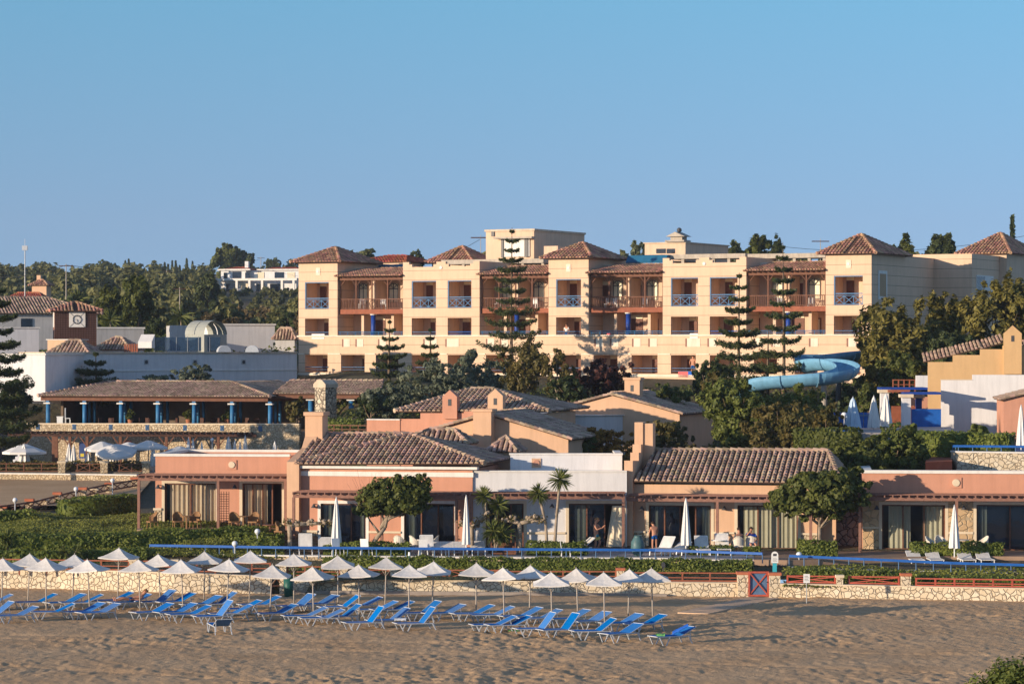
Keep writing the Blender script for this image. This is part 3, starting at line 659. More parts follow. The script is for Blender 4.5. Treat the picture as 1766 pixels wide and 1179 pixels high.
# ---------------------------------------------------------------- hedges behind the beach wall
hedge('hedge','long clipped hedge above the middle beach wall in front of the low pool wall',[(X(560,144.2),144.2,.6),(X(900,143.6),143.6,.55),(X(1296,143),143,.5)],1.1,1.0,0,dens=130,ls=.10,seed=5)
hedge('hedge','low leafy hedge behind the crossed fence right of the gate',[(X(1364,141.2),141.2,.3),(X(1556,140.8),140.8,.15)],1.0,.92,0,dens=130,ls=.10,seed=6)
hedge('hedge','low leafy hedge behind the rail fence at the right edge',[(X(1574,140.3),140.3,.15),(X(1860,139.2),139.2,.1)],1.0,.82,0,dens=130,ls=.10,seed=7)
# blue railing
def blue_rail(label,pts,base,n,name='blue_railing'):
    W=[Vector((X(p,d),d,z)) for p,d,z in pts]; t=thing(name,label,'railing',(W[0].x,W[0].y,0)); o=Vector((W[0].x,W[0].y,0)); q=MB()
    for a,b in zip(W[:-1],W[1:]): q.bar(a-o,b-o,.08,.125)
    q.build('handrail','blue_paint',t); L=sum((b-a).length for a,b in zip(W[:-1],W[1:])); s=0
    for a,b in zip(W[:-1],W[1:]):
        k=max(1,int((b-a).length/.72))
        for i in range(k+1 if b is W[-1] else k):
            p=a.lerp(b,i/k)-o; q=MB(); bz=base(p.x+o.x,p.y+o.y) if callable(base) else base; q.cyl((p.x,p.y,bz),(p.x,p.y,p.z-.05),.028,n=6); q.build('post','blue_grey',t)
    return t
blue_rail('long blue handrail on thin posts along the pool deck in front of the villas',[(258,149,1.87),(500,147.4,1.87),(900,146.4,1.85),(1130,146.0,1.84),(1315,144,1.80)],1.32,0)
blue_rail('blue handrail on thin posts right of the gate',[(1361,144.4,1.66),(1490,143.6,1.56),(1640,142.9,1.42),(1900,142,1.28)],.9,0)
wall_run('low_wall','low pale stone wall under the long blue handrail','wall',[(250,149.1,1.40),(500,147.5,1.40),(900,146.5,1.38),(1130,146.1,1.38),(1290,145,1.3)],.3,'stone_small',.07)
wall_run('low_wall','low white capped wall under the right blue handrail','wall',[(1357,144.5,1.05),(1490,143.7,.98),(1640,143,.92),(1900,142.1,.86)],.3,'stone_small',.07)
def slab(name,pts,z,mat,th=.3,kind='structure'):
    q=MB(); q.prxy([(X(p,d),d) for p,d in pts],z-th,z); return tag(q.build(name,mat),kind=kind)
slab('patio',[(250,149.3),(500,147.8),(1130,146.4),(1300,145.4),(1300,156),(430,157.5),(250,156)],1.42,'deck_stone')
slab('patio',[(1300,145.2),(1357,144.9),(1640,147.8),(1900,147),(1900,160),(1300,160)],1.41,'patio')
slab('pool_edge',[(1350,144.7),(1640,143.3),(1900,142.4),(1900,147.2),(1350,147.9)],1.0,'deck_stone')
m,nt,b=nodes('pool_water'); b.inputs['Base Color'].default_value=(.02,.10,.22,1); b.inputs['Roughness'].default_value=.06; tc=nt.nodes.new('ShaderNodeTexCoord'); bump(nt,b,noise_tex(nt,tc.outputs['Object'],2,3),.03)
slab('pool_water',[(1480,144.6),(1640,144.1),(1900,143.2),(1900,146.6),(1480,147.2)],1.03,'pool_water',.02)
# small signs
t=thing('sign_post','white rounded notice on a turquoise post beside the gate','sign',(X(1336,143),143,.7)); q=MB(); q.box(-.1,.1,-.05,.05,0,.85); q.build('post','sign_teal',t)
q=MB(); pts=[(-.17,.72),(.17,.72),(.17,1.12)]+[(.17*math.cos(a),1.12+.17*math.sin(a)) for a in(.5,1,1.57,2.14,2.64)]+[(-.17,1.12)]; q.prxz(pts,-.09,-.055); bd=q.build('board','white_plastic',t)
q=MB(); q.box(-.09,.09,-.096,-.092,1.06,1.18); 
for k in range(4): q.box(-.11,.11-.03*(k%2),-.096,-.092,.80+.055*k,.815+.055*k)
q.build('lettering','sign_text',bd)
t=thing('sign_post','small white notice on a thin pole standing in the sand','sign',(X(1391,136),136,0)); q=MB(); q.cyl((0,0,-.2),(0,0,1.15),.025); q.build('post','metal_grey',t)
q=MB(); q.box(-.15,.15,-.035,-.01,1.0,1.42); bd=q.build('board','white_plastic',t); q=MB()
for k in range(4): q.box(-.1,.1-.04*(k%2),-.042,-.037,1.1+.07*k,1.12+.07*k)
q.build('lettering','sign_text',bd)
# ================================================================ villa helpers
def zfill(mb,x0,x1,y0,y1,z0,z1):   # a dark room: five inward faces
    mb.poly([(x0,y1,z0),(x1,y1,z0),(x1,y1,z1),(x0,y1,z1)]); mb.poly([(x0,y0,z0),(x0,y1,z0),(x0,y1,z1),(x0,y0,z1)]); mb.poly([(x1,y1,z0),(x1,y0,z0),(x1,y0,z1),(x1,y1,z1)])
    mb.poly([(x0,y0,z1),(x0,y1,z1),(x1,y1,z1),(x1,y0,z1)]); mb.poly([(x0,y0,z0),(x1,y0,z0),(x1,y1,z0),(x0,y1,z0)]); return mb
def curtain(par,x0,x1,y,z0,z1,mat,flare=0,amp=.05,n=None):
    n=n or max(4,int((x1-x0)/.07)); vs=[]
    for i in range(n+1):
        u=i/n; yy=y+amp*math.sin(i*1.7)+random.uniform(-.01,.01); xx=x0+(x1-x0)*u
        vs.append((xx,yy,z1)); vs.append((xx-flare*(1-u),yy-abs(flare)*.6,z0))
    q=MB(); q.mesh(vs,[(2*i,2*i+1,2*i+3,2*i+2) for i in range(n)]); return q.build('curtain',mat,par,False)
def big_door(par,x0,x1,z0,z1,y=0,panes=3,curts=(),openings=(),surround='cream_trim',frame='wood_brown',gl='glass',sw=.16):
    q=MB()
    if surround: q.box(x0-sw,x0,y-.03,y+.12,z0,z1+sw); q.box(x1,x1+sw,y-.03,y+.12,z0,z1+sw); q.box(x0,x1,y-.03,y+.12,z1,z1+sw); q.build('door_surround',surround,par)
    q=MB(); f=.07; q.box(x0,x1,y+.1,y+.18,z1-f,z1); q.box(x0,x1,y+.1,y+.18,z0,z0+f); w_=(x1-x0)/panes
    for i in range(panes+1): 
        xc=min(max(x0+i*w_,x0+f/2),x1-f/2); q.box(xc-f/2,xc+f/2,y+.1,y+.18,z0+f,z1-f)
    dr=q.build('patio_door',frame,par)
    for i in range(panes):
        if i in openings: continue
        q=MB(); q.poly([(x0+i*w_+f/2,y+.14,z0+f),(x0+(i+1)*w_-f/2,y+.14,z0+f),(x0+(i+1)*w_-f/2,y+.14,z1-f),(x0+i*w_+f/2,y+.14,z1-f)]); q.build('glass',gl,dr)
    for a,b,mt in curts: curtain(dr,a,b,y+.24,z0+.05,z1-.08,mt)
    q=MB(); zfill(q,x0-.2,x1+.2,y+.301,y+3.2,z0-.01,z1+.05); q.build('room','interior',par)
def medallion(par,x,z,y,s=.52,disc='cream_trim',plate='salmon'):
    q=MB(); q.box(x-s/2,x+s/2,y-.05,y,z-s/2,z+s/2); o=q.build('medallion',plate,par); q=MB(); q.cyl((x,y-.05,z),(x,y-.10,z),s*.36,s*.33,18); q.build('disc',disc,o)
def pergola(par,x0,x1,zt,posts,y0=-2.4,mat='wood_pink',zb=0,yw=0.0,sl=.42):
    q=MB(); q.box(x0,x1,y0,y0+.12,zt-.22,zt-.04); q.box(x0,x1,yw-.12,yw-.035,zt-.20,zt-.05)
    n=int((x1-x0)/sl)
    for i in range(n+1):
        x=x0+.05+(x1-x0-.1)*i/n; q.box(x-.03,x+.03,y0-.22,yw-.037,zt-.04,zt+.06)
    m_=int((-y0)/.3)
    for j in range(m_): yy=y0+.1+j*.3; q.box(x0-.05,x1+.05,yy,yy+.05,zt+.06,zt+.09)
    q.build('pergola',mat,par)
    for x in posts: q=MB(); q.box(x-.07,x+.07,y0-.01,y0+.13,zb,zt-.2); q.build('pergola_post',mat,par)
def wall_lamp(par,x,z,y=0):
    q=MB(); q.cyl((x,y,z+.1),(x,y-.22,z+.12),.02); q.cyl((x,y-.22,z+.12),(x,y-.22,z-.08),.03,.15,10,False); q.ball((x,y-.22,z-.02),.05,8,5); q.build('wall_lamp','metal_dark',par)
# ---------------------------------------------------------------- villa 1 : flat salmon villa on the left
RT=R(-6)
f1=Frame(268,158.5,2.30,RT); v=thing('villa','flat roofed salmon villa at the left with a brown pergola and striped curtains','house',f1.loc(),RT); x=f1.x; z=f1.z
xe=x(500); zt=z(380,783); bz=0; o1=(x(284),x(372),.0,z(330,833)); o2=(x(418),x(486),.0,z(450,833))
q=MB(); q.wall(0,xe,0,zt-.12,0,.3,[o1,o2]); q.box(0,.3,.3,7,0,zt-.12); q.box(xe-.3,xe,.3,7,0,zt-.12); q.box(.3,xe-.3,6.7,7,0,zt-.12); q.box(.3,xe-.3,.3,6.7,zt-.7,zt-.6); q.build('wall','salmon',v)
q=MB(); q.box(-.08,xe,-.08,.36,zt-.12,zt+.02); q.box(-.08,.36,.36,7.05,zt-.12,zt+.02); q.box(.36,xe,6.7,7.05,zt-.12,zt+.02); q.build('parapet_cap','white_trim',v)
q=MB(); q.box(-.05,o1[0]-.17,-.07,-.003,0,.85); q.build('stone_base','stone_small',v); q=MB(); q.box(-.1,o1[0]-.165,-.12,-.003,.85,.97); q.build('base_cap','cream_trim',v)
big_door(v,*o1,panes=2,curts=[(o1[0]+.25,o1[1]-.1,'curtain_stripe')]); big_door(v,*o2,panes=4,curts=[(o2[0]+.1,o2[0]+1.35,'curtain_stripe')],openings=(3,))
medallion(v,x(400),z(400,801),0); zp=z(370,822,-2.4); pergola(v,x(238,-2.4),x(500,-2.4),zp,[x(239,-2.4),x(376,-2.4),x(492,-2.4)],zb=-.5)
wall_lamp(v,x(274),z(274,839)); wall_lamp(v,x(406),z(406,839))
q=MB(); xs_=(x(377,-1.2),x(395,-1.2)); 
for k in range(14): q.box(xs_[0],xs_[1],-1.2,-1.17,.1+k*.13,.13+k*.13)
for k in range(5): xx=xs_[0]+(xs_[1]-xs_[0])*k/4; q.box(xx-.015,xx+.015,-1.22,-1.2,0,1.95)
q.build('lattice_screen','wood_dark',v)
tag(MB().prxy([(X(236,155),155),(X(505,153.6),153.6),(X(505,160),160),(X(236,160),160)],1.0,2.30).build('terrace','patio'),kind='structure')
# ---------------------------------------------------------------- villa 2 : salmon with the long tiled hip roof
R2=R(-11); f2=Frame(500,155.2,1.42,R2); v=thing('villa','salmon villa with long tiled hip roof and tall peach chimney at its left','house',f2.loc(),R2); x=f2.x; z=f2.z
xe=x(815); ze=z(670,808); A=(x(553),x(631),.0,z(590,868)); B=(x(697),x(784),.0,z(740,868))
q=MB(); q.wall(.5,xe,0,ze,0,.3,[A,B]); q.box(xe-.3,xe,.3,8,0,ze); q.box(.5,.8,.3,8,0,ze); q.build('wall','salmon',v)
q=MB(); q.box(0,.5,-.25,.35,0,z(505,812)); q.build('corner_pier','peach',v); q=MB(); q.box(.02,.48,-.28,-.252,0,z(505,862)); q.build('stone_base','stone_small',v)
q=MB(); q.box(.5,xe+.05,-.06,0,z(650,821),z(650,813)); q.box(.45,xe+.3,-.3,.3,ze,ze+.14); q.build('cornice','white_trim',v)
big_door(v,*A,panes=3,curts=[(A[0]+.1,A[0]+.3,'curtain_green'),(A[0]+.35,A[0]+.6,'curtain_green'),(A[1]-.35,A[1]-.1,'curtain_green')],surround='white_trim',gl='glass_dark'); big_door(v,*B,panes=3,curts=[(B[0]+.05,B[0]+.62,'curtain_green')],surround='white_trim',gl='glass_dark')
q=MB(); q.box(A[0]-.95,A[0]-.17,-.07,-.003,0,.75); q.build('stone_base','stone_small',v)
q=MB(); q.box(A[0]-1.0,A[0]-.165,-.12,-.003,.75,.86); q.box(A[1]+.17,B[0]-.17,-.1,-.003,.75,.86); q.build('base_cap','cream_trim',v)
ye=-.45; yr=4.3; E0=(x(506,ye),ye,z(506,800,ye)); E1=(x(836,ye),ye,z(836,799,ye)); r0=(x(548,yr),yr,z(548,749,yr)); r1=(x(705,yr),yr,z(705,748,yr)); C1=(E1[0],9.0,E1[2]); 
q=MB(); tiles(q,[E0,E1,r1,r0]); tiles(q,[E1,C1,r1]); tiles(q,[C1,(E0[0],9.0,E0[2]),r0,r1]); ridge(q,r0,r1); ridge(q,E1,r1); ridge(q,(E0[0]+.1,ye+.1,E0[2]+.08),(r1[0],yr-.1,r1[2]+.02),.13); q.build('roof',['tile_mid','tile_under'],v)
q=MB(); zc=z(530,716,4); q.pryz([(-.45,0),(-.45,E0[2]+.12),(2.6,z(520,772,2.6)),(3.3,z(522,752,3.3)),(3.3,zc),(4.5,zc),(4.5,0)],-.05,.62); q.build('gable_wall','peach',v)
q=MB(); q.box(-.12,1.0,3.2,4.6,zc,zc+.2); q.box(.62,.92,3.3,4.5,2.5,zc); q.build('chimney','peach',v)
zp=z(650,852,-2.4); pergola(v,x(505,-2.4),x(800,-2.4),zp,[x(506,-2.4),x(658,-2.4),x(787,-2.4)])
wall_lamp(v,x(543),z(543,872))
# ---------------------------------------------------------------- villa 3 : white flat
f3=Frame(812,153.4,1.42,0); v=thing('villa','white flat roofed villa between the two tiled ones, salmon disc above','house',f3.loc()); x=f3.x; z=f3.z
xe=x(1081); zt=z(950,814); A=(x(838),x(903),0,z(870,868)); B=(x(981),x(1074),0,z(1030,868))
q=MB(); q.wall(0,xe,0,zt,0,.3,[A,B]); q.box(0.0,xe,.3,6,zt-.4,zt-.3); q.build('wall','white_wall',v); q=MB(); q.box(-.04,xe,-.05,.35,zt,zt+.09); q.build('parapet_cap','white_trim',v)
za,zb=z(960,808,3.2),z(960,784,3.2); q=MB(); q.box(x(880,3.2),x(1073,3.2),3.2,3.5,za-.4,zb); q.box(x(1073,3.2)-.3,x(1073,3.2),3.5,7.5,za-.4,zb); q.build('upper_wall','white_wall',v)
q=MB(); q.box(x(878,3.2),x(1074,3.2),3.15,3.55,zb,zb+.09);q.box(x(1074,3.2)-.4,x(1074,3.2),3.55,7.6,zb,zb+.09); q.build('upper_cap','white_trim',v); medallion(v,x(925,3.2),z(925,798,3.2),3.2,.5,'salmon','peach')
big_door(v,*A,panes=3,curts=[(A[1]-.65,A[1]-.1,'curtain_green')],gl='glass_dark'); big_door(v,*B,panes=3,curts=[(B[0]+.35,B[0]+.9,'curtain_green')],openings=(2,),gl='glass_dark')
curtain(v,x(1056),x(1072),-.1,.1,B[3]-.1,'curtain',flare=.35)
q=MB(); q.box(A[1]+.18,B[0]-.18,-.08,-.003,.75,.86); q.build('base_cap','cream_trim',v); zp=z(950,853,-2.2); pergola(v,x(795,-2.2),x(1078,-2.2),zp,[x(812,-2.2),x(1075,-2.2)],y0=-2.2)
wall_lamp(v,x(952),z(952,872))
# ---------------------------------------------------------------- villa 4 : peach, tiled roof
R4=R(-11); f4=Frame(1080,154.2,1.42,R4); v=thing('villa','peach villa with a broad tiled roof and a stepped chimney gable','house',f4.loc(),R4); x=f4.x; z=f4.z
xe=x(1413); ze=z(1250,836); A=(x(1119),x(1226),0,z(1170,871)); B=(x(1272),x(1376),0,z(1320,871))
q=MB(); q.wall(.35,xe,0,ze,0,.3,[A,B]); q.box(xe-.3,xe,.3,8,0,ze); q.box(xe,x(1440),.6,.9,0,ze); q.build('wall','peach',v)
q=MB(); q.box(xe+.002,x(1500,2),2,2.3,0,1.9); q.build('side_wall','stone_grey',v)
big_door(v,*A,panes=4,curts=[(A[0]+.3,A[0]+.5,'curtain_green'),(A[1]-.5,A[1]-.05,'curtain_green')],openings=(2,),gl='glass_dark'); big_door(v,*B,panes=3,curts=[(B[0]+.3,B[1]-.1,'curtain_green')])
q=MB(); q.box(.35,A[0]-.17,-.07,-.003,0,.78); q.box(B[1]+.17,xe,-.07,-.003,0,.78); q.build('stone_base','stone_small',v); 
for ba,bb in((.35,A[0]-.17),(A[1]+.17,B[0]-.17),(B[1]+.17,xe)): q=MB(); q.box(ba,bb,-.12,-.003,.78,.88); q.build('base_cap','cream_trim',v)
yr=4.3; E0=(x(1093,ye),ye,z(1093,829,ye)); E1=(x(1450,ye),ye,z(1450,833,ye)); r0=(x(1131,yr),yr,z(1131,776,yr)); r1=(x(1428,yr),yr,z(1428,777,yr))
q=MB(); tiles(q,[E0,E1,r1,r0]); tiles(q,[E1,(E1[0],9,E1[2]),r1]); tiles(q,[(E1[0],9,E1[2]),(E0[0],9.0,E0[2]),r0,r1]); ridge(q,r0,r1); ridge(q,E1,r1); q.build('roof',['tile_old','tile_under'],v)
s=lambda yy,py,pxx=1100:z(pxx,py,yy)
q=MB(); q.pryz([(-.45,0),(-.45,s(-.45,794)),(1.7,s(1.7,794)),(1.7,s(1.7,780)),(2.5,s(2.5,780)),(2.5,s(2.5,766)),(3.2,s(3.2,766)),(3.2,s(3.2,728)),(4.4,s(3.2,728)),(4.4,0)],-.04,.42); q.build('gable_wall','peach',v)
q=MB(); q.box(.42,.95,3.3,4.3,2,s(3.2,730)); q.build('chimney','peach',v)
zp=z(1250,858,-2.4); pergola(v,x(1080,-2.4),x(1440,-2.4),zp,[x(1237,-2.4),x(1398,-2.4)]); wall_lamp(v,x(1108),z(1108,876)); wall_lamp(v,x(1250),z(1250,876))
# ---------------------------------------------------------------- villa 5 : salmon on the right
f5=Frame(1487,152.5,1.42,RT); v=thing('villa','flat roofed salmon villa at the right with stone cladding around its doors','house',f5.loc(),RT); x=f5.x; z=f5.z
xe=x(1900); zt=z(1620,816); A=(x(1521),x(1630),0,z(1580,870)); B=(x(1684),x(1800),0,z(1720,870))
q=MB(); q.wall(0,xe,0,zt,0,.3,[A,B]); q.box(0,.3,.3,8,0,zt); q.box(.3,xe,.3,8,zt-.25,zt-.15); q.build('wall','salmon',v)
q=MB(); q.box(-.1,xe,-.1,.5,zt,zt+.16); q.box(-.1,.5,.5,8,zt,zt+.16); q.build('parapet_cap','white_trim',v)
q=MB(); q.wall(.02,xe-.1,0,z(1600,862),-.05,.047,[(A[0]-.17,A[1]+.17,0,A[3]+.17),(B[0]-.17,B[1]+.17,0,B[3]+.17)]); q.build('stone_cladding','stone_gold',v)
q=MB(); q.box(0,A[0]-.17,-.1,-.052,1.1,1.2); q.box(A[1]+.17,B[0]-.17,-.1,-.052,.85,.97); q.build('base_cap','cream_trim',v)
big_door(v,*A,panes=3,curts=[(A[0]+.35,A[0]+1.5,'curtain_green'),(A[1]-1.15,A[1]-.1,'curtain_green')],y=-.03); big_door(v,*B,panes=2,curts=[(B[0]+.1,B[0]+.55,'curtain_green')],gl='glass_dark',y=-.03)
medallion(v,x(1649),z(1649,832),0,.56); zp=z(1600,856,-2.2); pergola(v,x(1481,-2.2),x(1900,-2.2),zp,[x(1483,-2.2),x(1650,-2.2)],y0=-2.2); wall_lamp(v,x(1512),z(1512,875),-.05); wall_lamp(v,x(1662),z(1662,875),-.05)
# ================================================================ hotel
def pxof(fr,x,y): w_=fr.w(x,y); return CX+w_[0]/w_[1]*F
def ydep(fr,x,y0,px):
    lo,hi=y0,y0+60
    for _ in range(50):
        m_=(lo+hi)/2
        if pxof(fr,x,m_)<px: lo=m_
        else: hi=m_
    return lo
RH=R(-27.4); fh=Frame(515,250,8.4,RH); hx=fh.x; b0=8.4
LV=dict(t1=17.66-b0,b1=15.35-b0,t2=14.53-b0,band=12.95-b0,bl=11.75-b0,t3=11.43-b0,b3=9.95-b0,eave=19.38-b0,par=19.25-b0)
ho=thing('hotel','large cream four storey hotel with tiled corner towers and brown timber balconies','hotel',fh.loc(),RH)
towers=[(515,582,[(526,567)]),(946,1015,[(959,1002)]),(1424,1503,[(1438,1488)])]
blocks=[(695,827,[(710,752),(772,813)]),(1143,1287,[(1157,1204),(1224,1272)])]
bays=[(582,695),(827,946),(1015,1143),(1287,1424)]
def jitter(a): return a
def xrail(mb,x0,x1,y,z0,z1,n=3,cross=True,t_=.045):
    mb.box(x0,x1,y,y+t_,z1-t_*1.6,z1); mb.box(x0,x1,y,y+t_,z1-.22,z1-.18); mb.box(x0,x1,y,y+t_,z0+.04,z0+.1); w_=(x1-x0)/n
    for i in range(n+1): xx=min(max(x0+i*w_,x0+t_/2),x1-t_/2); mb.box(xx-t_/2,xx+t_/2,y+.002,y+t_-.002,z0+.1,z1-.22)
    if cross:
        for i in range(n): mb.bar((x0+i*w_,y+.02,z0+.1),(x0+(i+1)*w_,y+.02,z1-.22),.03,.04); mb.bar((x0+i*w_,y+.03,z1-.22),(x0+(i+1)*w_,y+.03,z0+.1),.03,.04)
def room_with_door(par,x0,x1,z0,z1,dep,side=.28,dw=.85,tran=True):
    q=MB(); zfill(q,x0-.02,x1+.02,.301,dep,z0-.01,z1+.01); q.build('loggia','hotel_plain',par)
    xd=x0+(x1-x0)*side; dh=min(2.0,z1-z0-.35); 
    q=MB(); q.box(xd,xd+dw,dep-.08,dep-.002,z0+.02,z0+dh); d_=q.build('door','door_wood',par)
    if tran: q=MB(); q.box(xd,xd+dw,dep-.07,dep-.002,z0+dh+.03,z0+dh+.33); q.build('transom','pane_cream',d_)
def hotel_block(px0,px1,ops,tower):
    x0,x1=hx(px0),hx(px1); O=[]
    for a,b in ops:
        xa,xb=hx(a),hx(b); O.append((xa,xb,LV['b1'],LV['t1'])); O.append((xa,xb,LV['band'],LV['t2']))
    top=LV['eave'] if tower else LV['par']-.42
    q=MB(); q.wall(x0,x1,LV['band'],top,0,.3,O); dep=9.0
    q.box(x0,x0+.3,.3,dep,LV['band'],top); q.box(x1-.3,x1,.3,dep,LV['band'],top)
    if not tower:
        xm=(x0+x1)/2; w_=x1-x0
        for a,b in((0,.08),(.44,.56),(.92,1.0)): q.box(x0+w_*a,x0+w_*b,.0,.3,top,LV['par'])
        for a,b in((.08,.12),(.40,.44),(.56,.60),(.88,.92)): q.box(x0+w_*a,x0+w_*b,.0,.3,top,LV['par']-.2)
        q.box(x1-.3,x1,.3,6,top,LV['par'])
    q.build('tower_wall' if tower else 'front_wall','hotel_stucco',ho)
    for k,(a,b) in enumerate(ops):
        xa,xb=hx(a),hx(b)
        for lv,(zb,zt) in enumerate(((LV['b1'],LV['t1']),(LV['band']-.35,LV['t2']))):
            room_with_door(ho,xa,xb,zb,zt,2.1,(.12 if k%2==0 else .2) if lv==0 else (.3 if k==0 else .15),.7 if lv else .62)
            q=MB(); 
            if lv==0:
                xrail(q,xa+.05,xb-.02,.06,zb,zb+.95,3); q.build('railing','blue_column',ho); q=MB(); q.box(xa,xa+.1,.02,.12,zb,zt); q.box(xa+.1,xb,.02,.10,zt-.08,zt); q.build('blue_frame','blue_grey',ho)
            else: q.cyl((xa,.1,zb+.75),(xb,.1,zb+.75),.035); q.cyl((xa,.1,zb+.55),(xb,.1,zb+.55),.02); q.build('railing','blue_paint' if k else 'blue_grey',ho)
    if tower:
        xm=(x0+x1)/2; zz=(LV['t1']+LV['eave'])/2+.05; q=MB(); q.box(xm-.2,xm+.22,-.04,0,zz-.32,zz+.32); m_=q.build('plaque','hotel_white',ho); q=MB(); q.cyl((xm,-.04,zz),(xm,-.07,zz),.14,.1,12); q.build('disc','white_trim',m_)
    else:
        xm=(x0+x1)/2; q=MB(); q.cyl((xm,0,LV['par']-.5),(xm,-.06,LV['par']-.5),.16,.13,12); q.build('disc','white_trim',ho)
for a,b,o in towers: hotel_block(a,b,o,True)
for a,b,o in blocks: hotel_block(a,b,o,False)
# band with small panels and ground floor, flush along the whole front
xL,xR=hx(515),hx(1503)
gro=[(526,565),(588,629),(648,687),(710,755),(772,812),(838,876),(900,930),(957,1002),(1024,1065),(1089,1134),(1157,1200),(1224,1268),(1300,1340),(1370,1410),(1440,1485)]
O=[(hx(a),hx(b),LV['b3'],LV['t3']) for a,b in gro]
q=MB(); q.wall(xL,xR,0,LV['band'],0,.3,O); q.box(xL,xL+.3,.3,9,0,LV['band']); q.box(xR-.3,xR,.3,14,0,LV['band']); q.build('ground_floor_wall','hotel_stucco',ho)
for k,o in enumerate(O):
    room_with_door(ho,*o,2.1,.25+.15*(k%2),.7); q=MB(); q.cyl((o[0],.12,LV['b3']+.42),(o[1],.12,LV['b3']+.42),.035); q.cyl((o[0],.12,LV['b3']+.2),(o[1],.12,LV['b3']+.2),.02)
    q.build('railing','blue_grey',ho)
q=MB(); q.box(xL-.12,xR+.1,-.12,.34,LV['band'],LV['band']+.13); q.build('band_cap','hotel_white',ho)
q=MB(); q.box(xL-.1,xR,-.07,-.002,LV['b3']-.28,LV['b3']-.1); q.build('base_cap','hotel_white',ho)
gaps=[xL]+[v_ for o in O for v_ in(o[0]-.05,o[1]+.05)]+[xR]
for i in range(0,len(gaps),2):
    if gaps[i+1]-gaps[i]>.5: q=MB(); q.box(gaps[i],gaps[i+1],-.06,-.002,LV['t3']+.02,LV['t3']+.12); q.build('string_course','hotel_white',ho)
for a in(590,613,652,730,768,838,862,1025,1052,1090,1118,1182,1220,1300,1330,1395,1460):
    xx=hx(a); wd=.62 if a not in(730,768,1182) else 1.15; q=MB(); q.box(xx,xx+.16,-.012,-.002,LV['band']-.85,LV['band']-.18); q.build('vent','wood_pink',ho); q=MB(); q.box(xx+.16,xx+.16+wd,-.03,-.002,LV['band']-.85,LV['band']-.18); q.build('panel','hotel_white',ho)
# recessed bays
def arch_win(x0,x1,y,z0,z1,cream=True):
    q=MB(); q.box(x0,x1,y-.05,y-.002,z0,z1); w_=q.build('window','pane_cream',ho); q=MB(); xm=(x0+x1)/2; r_=(x1-x0)/2; t_=.05
    for a,b in((x0,x0+t_),(xm-t_/2,xm+t_/2),(x1-t_,x1)): q.box(a,b,y-.09,y-.052,z0,z1)
    zc=z1-r_; q.box(x0+t_,x1-t_,y-.088,y-.052,z0,z0+t_); q.box(x0+t_,x1-t_,y-.086,y-.052,zc-.03,zc+.03)
    for k in range(7):
        a0=math.pi*k/7;a1=math.pi*(k+1)/7; q.bar((xm+r_*math.cos(a0),y-.07,zc+r_*math.sin(a0)),(xm+r_*math.cos(a1),y-.07,zc+r_*math.sin(a1)),.035,.05)
    for a0 in(math.pi*.28,math.pi*.72): q.bar((xm,y-.07,zc),(xm+r_*math.cos(a0),y-.07,zc+r_*math.sin(a0)),.03,.03)
    q.build('muntins','metal_dark',w_)
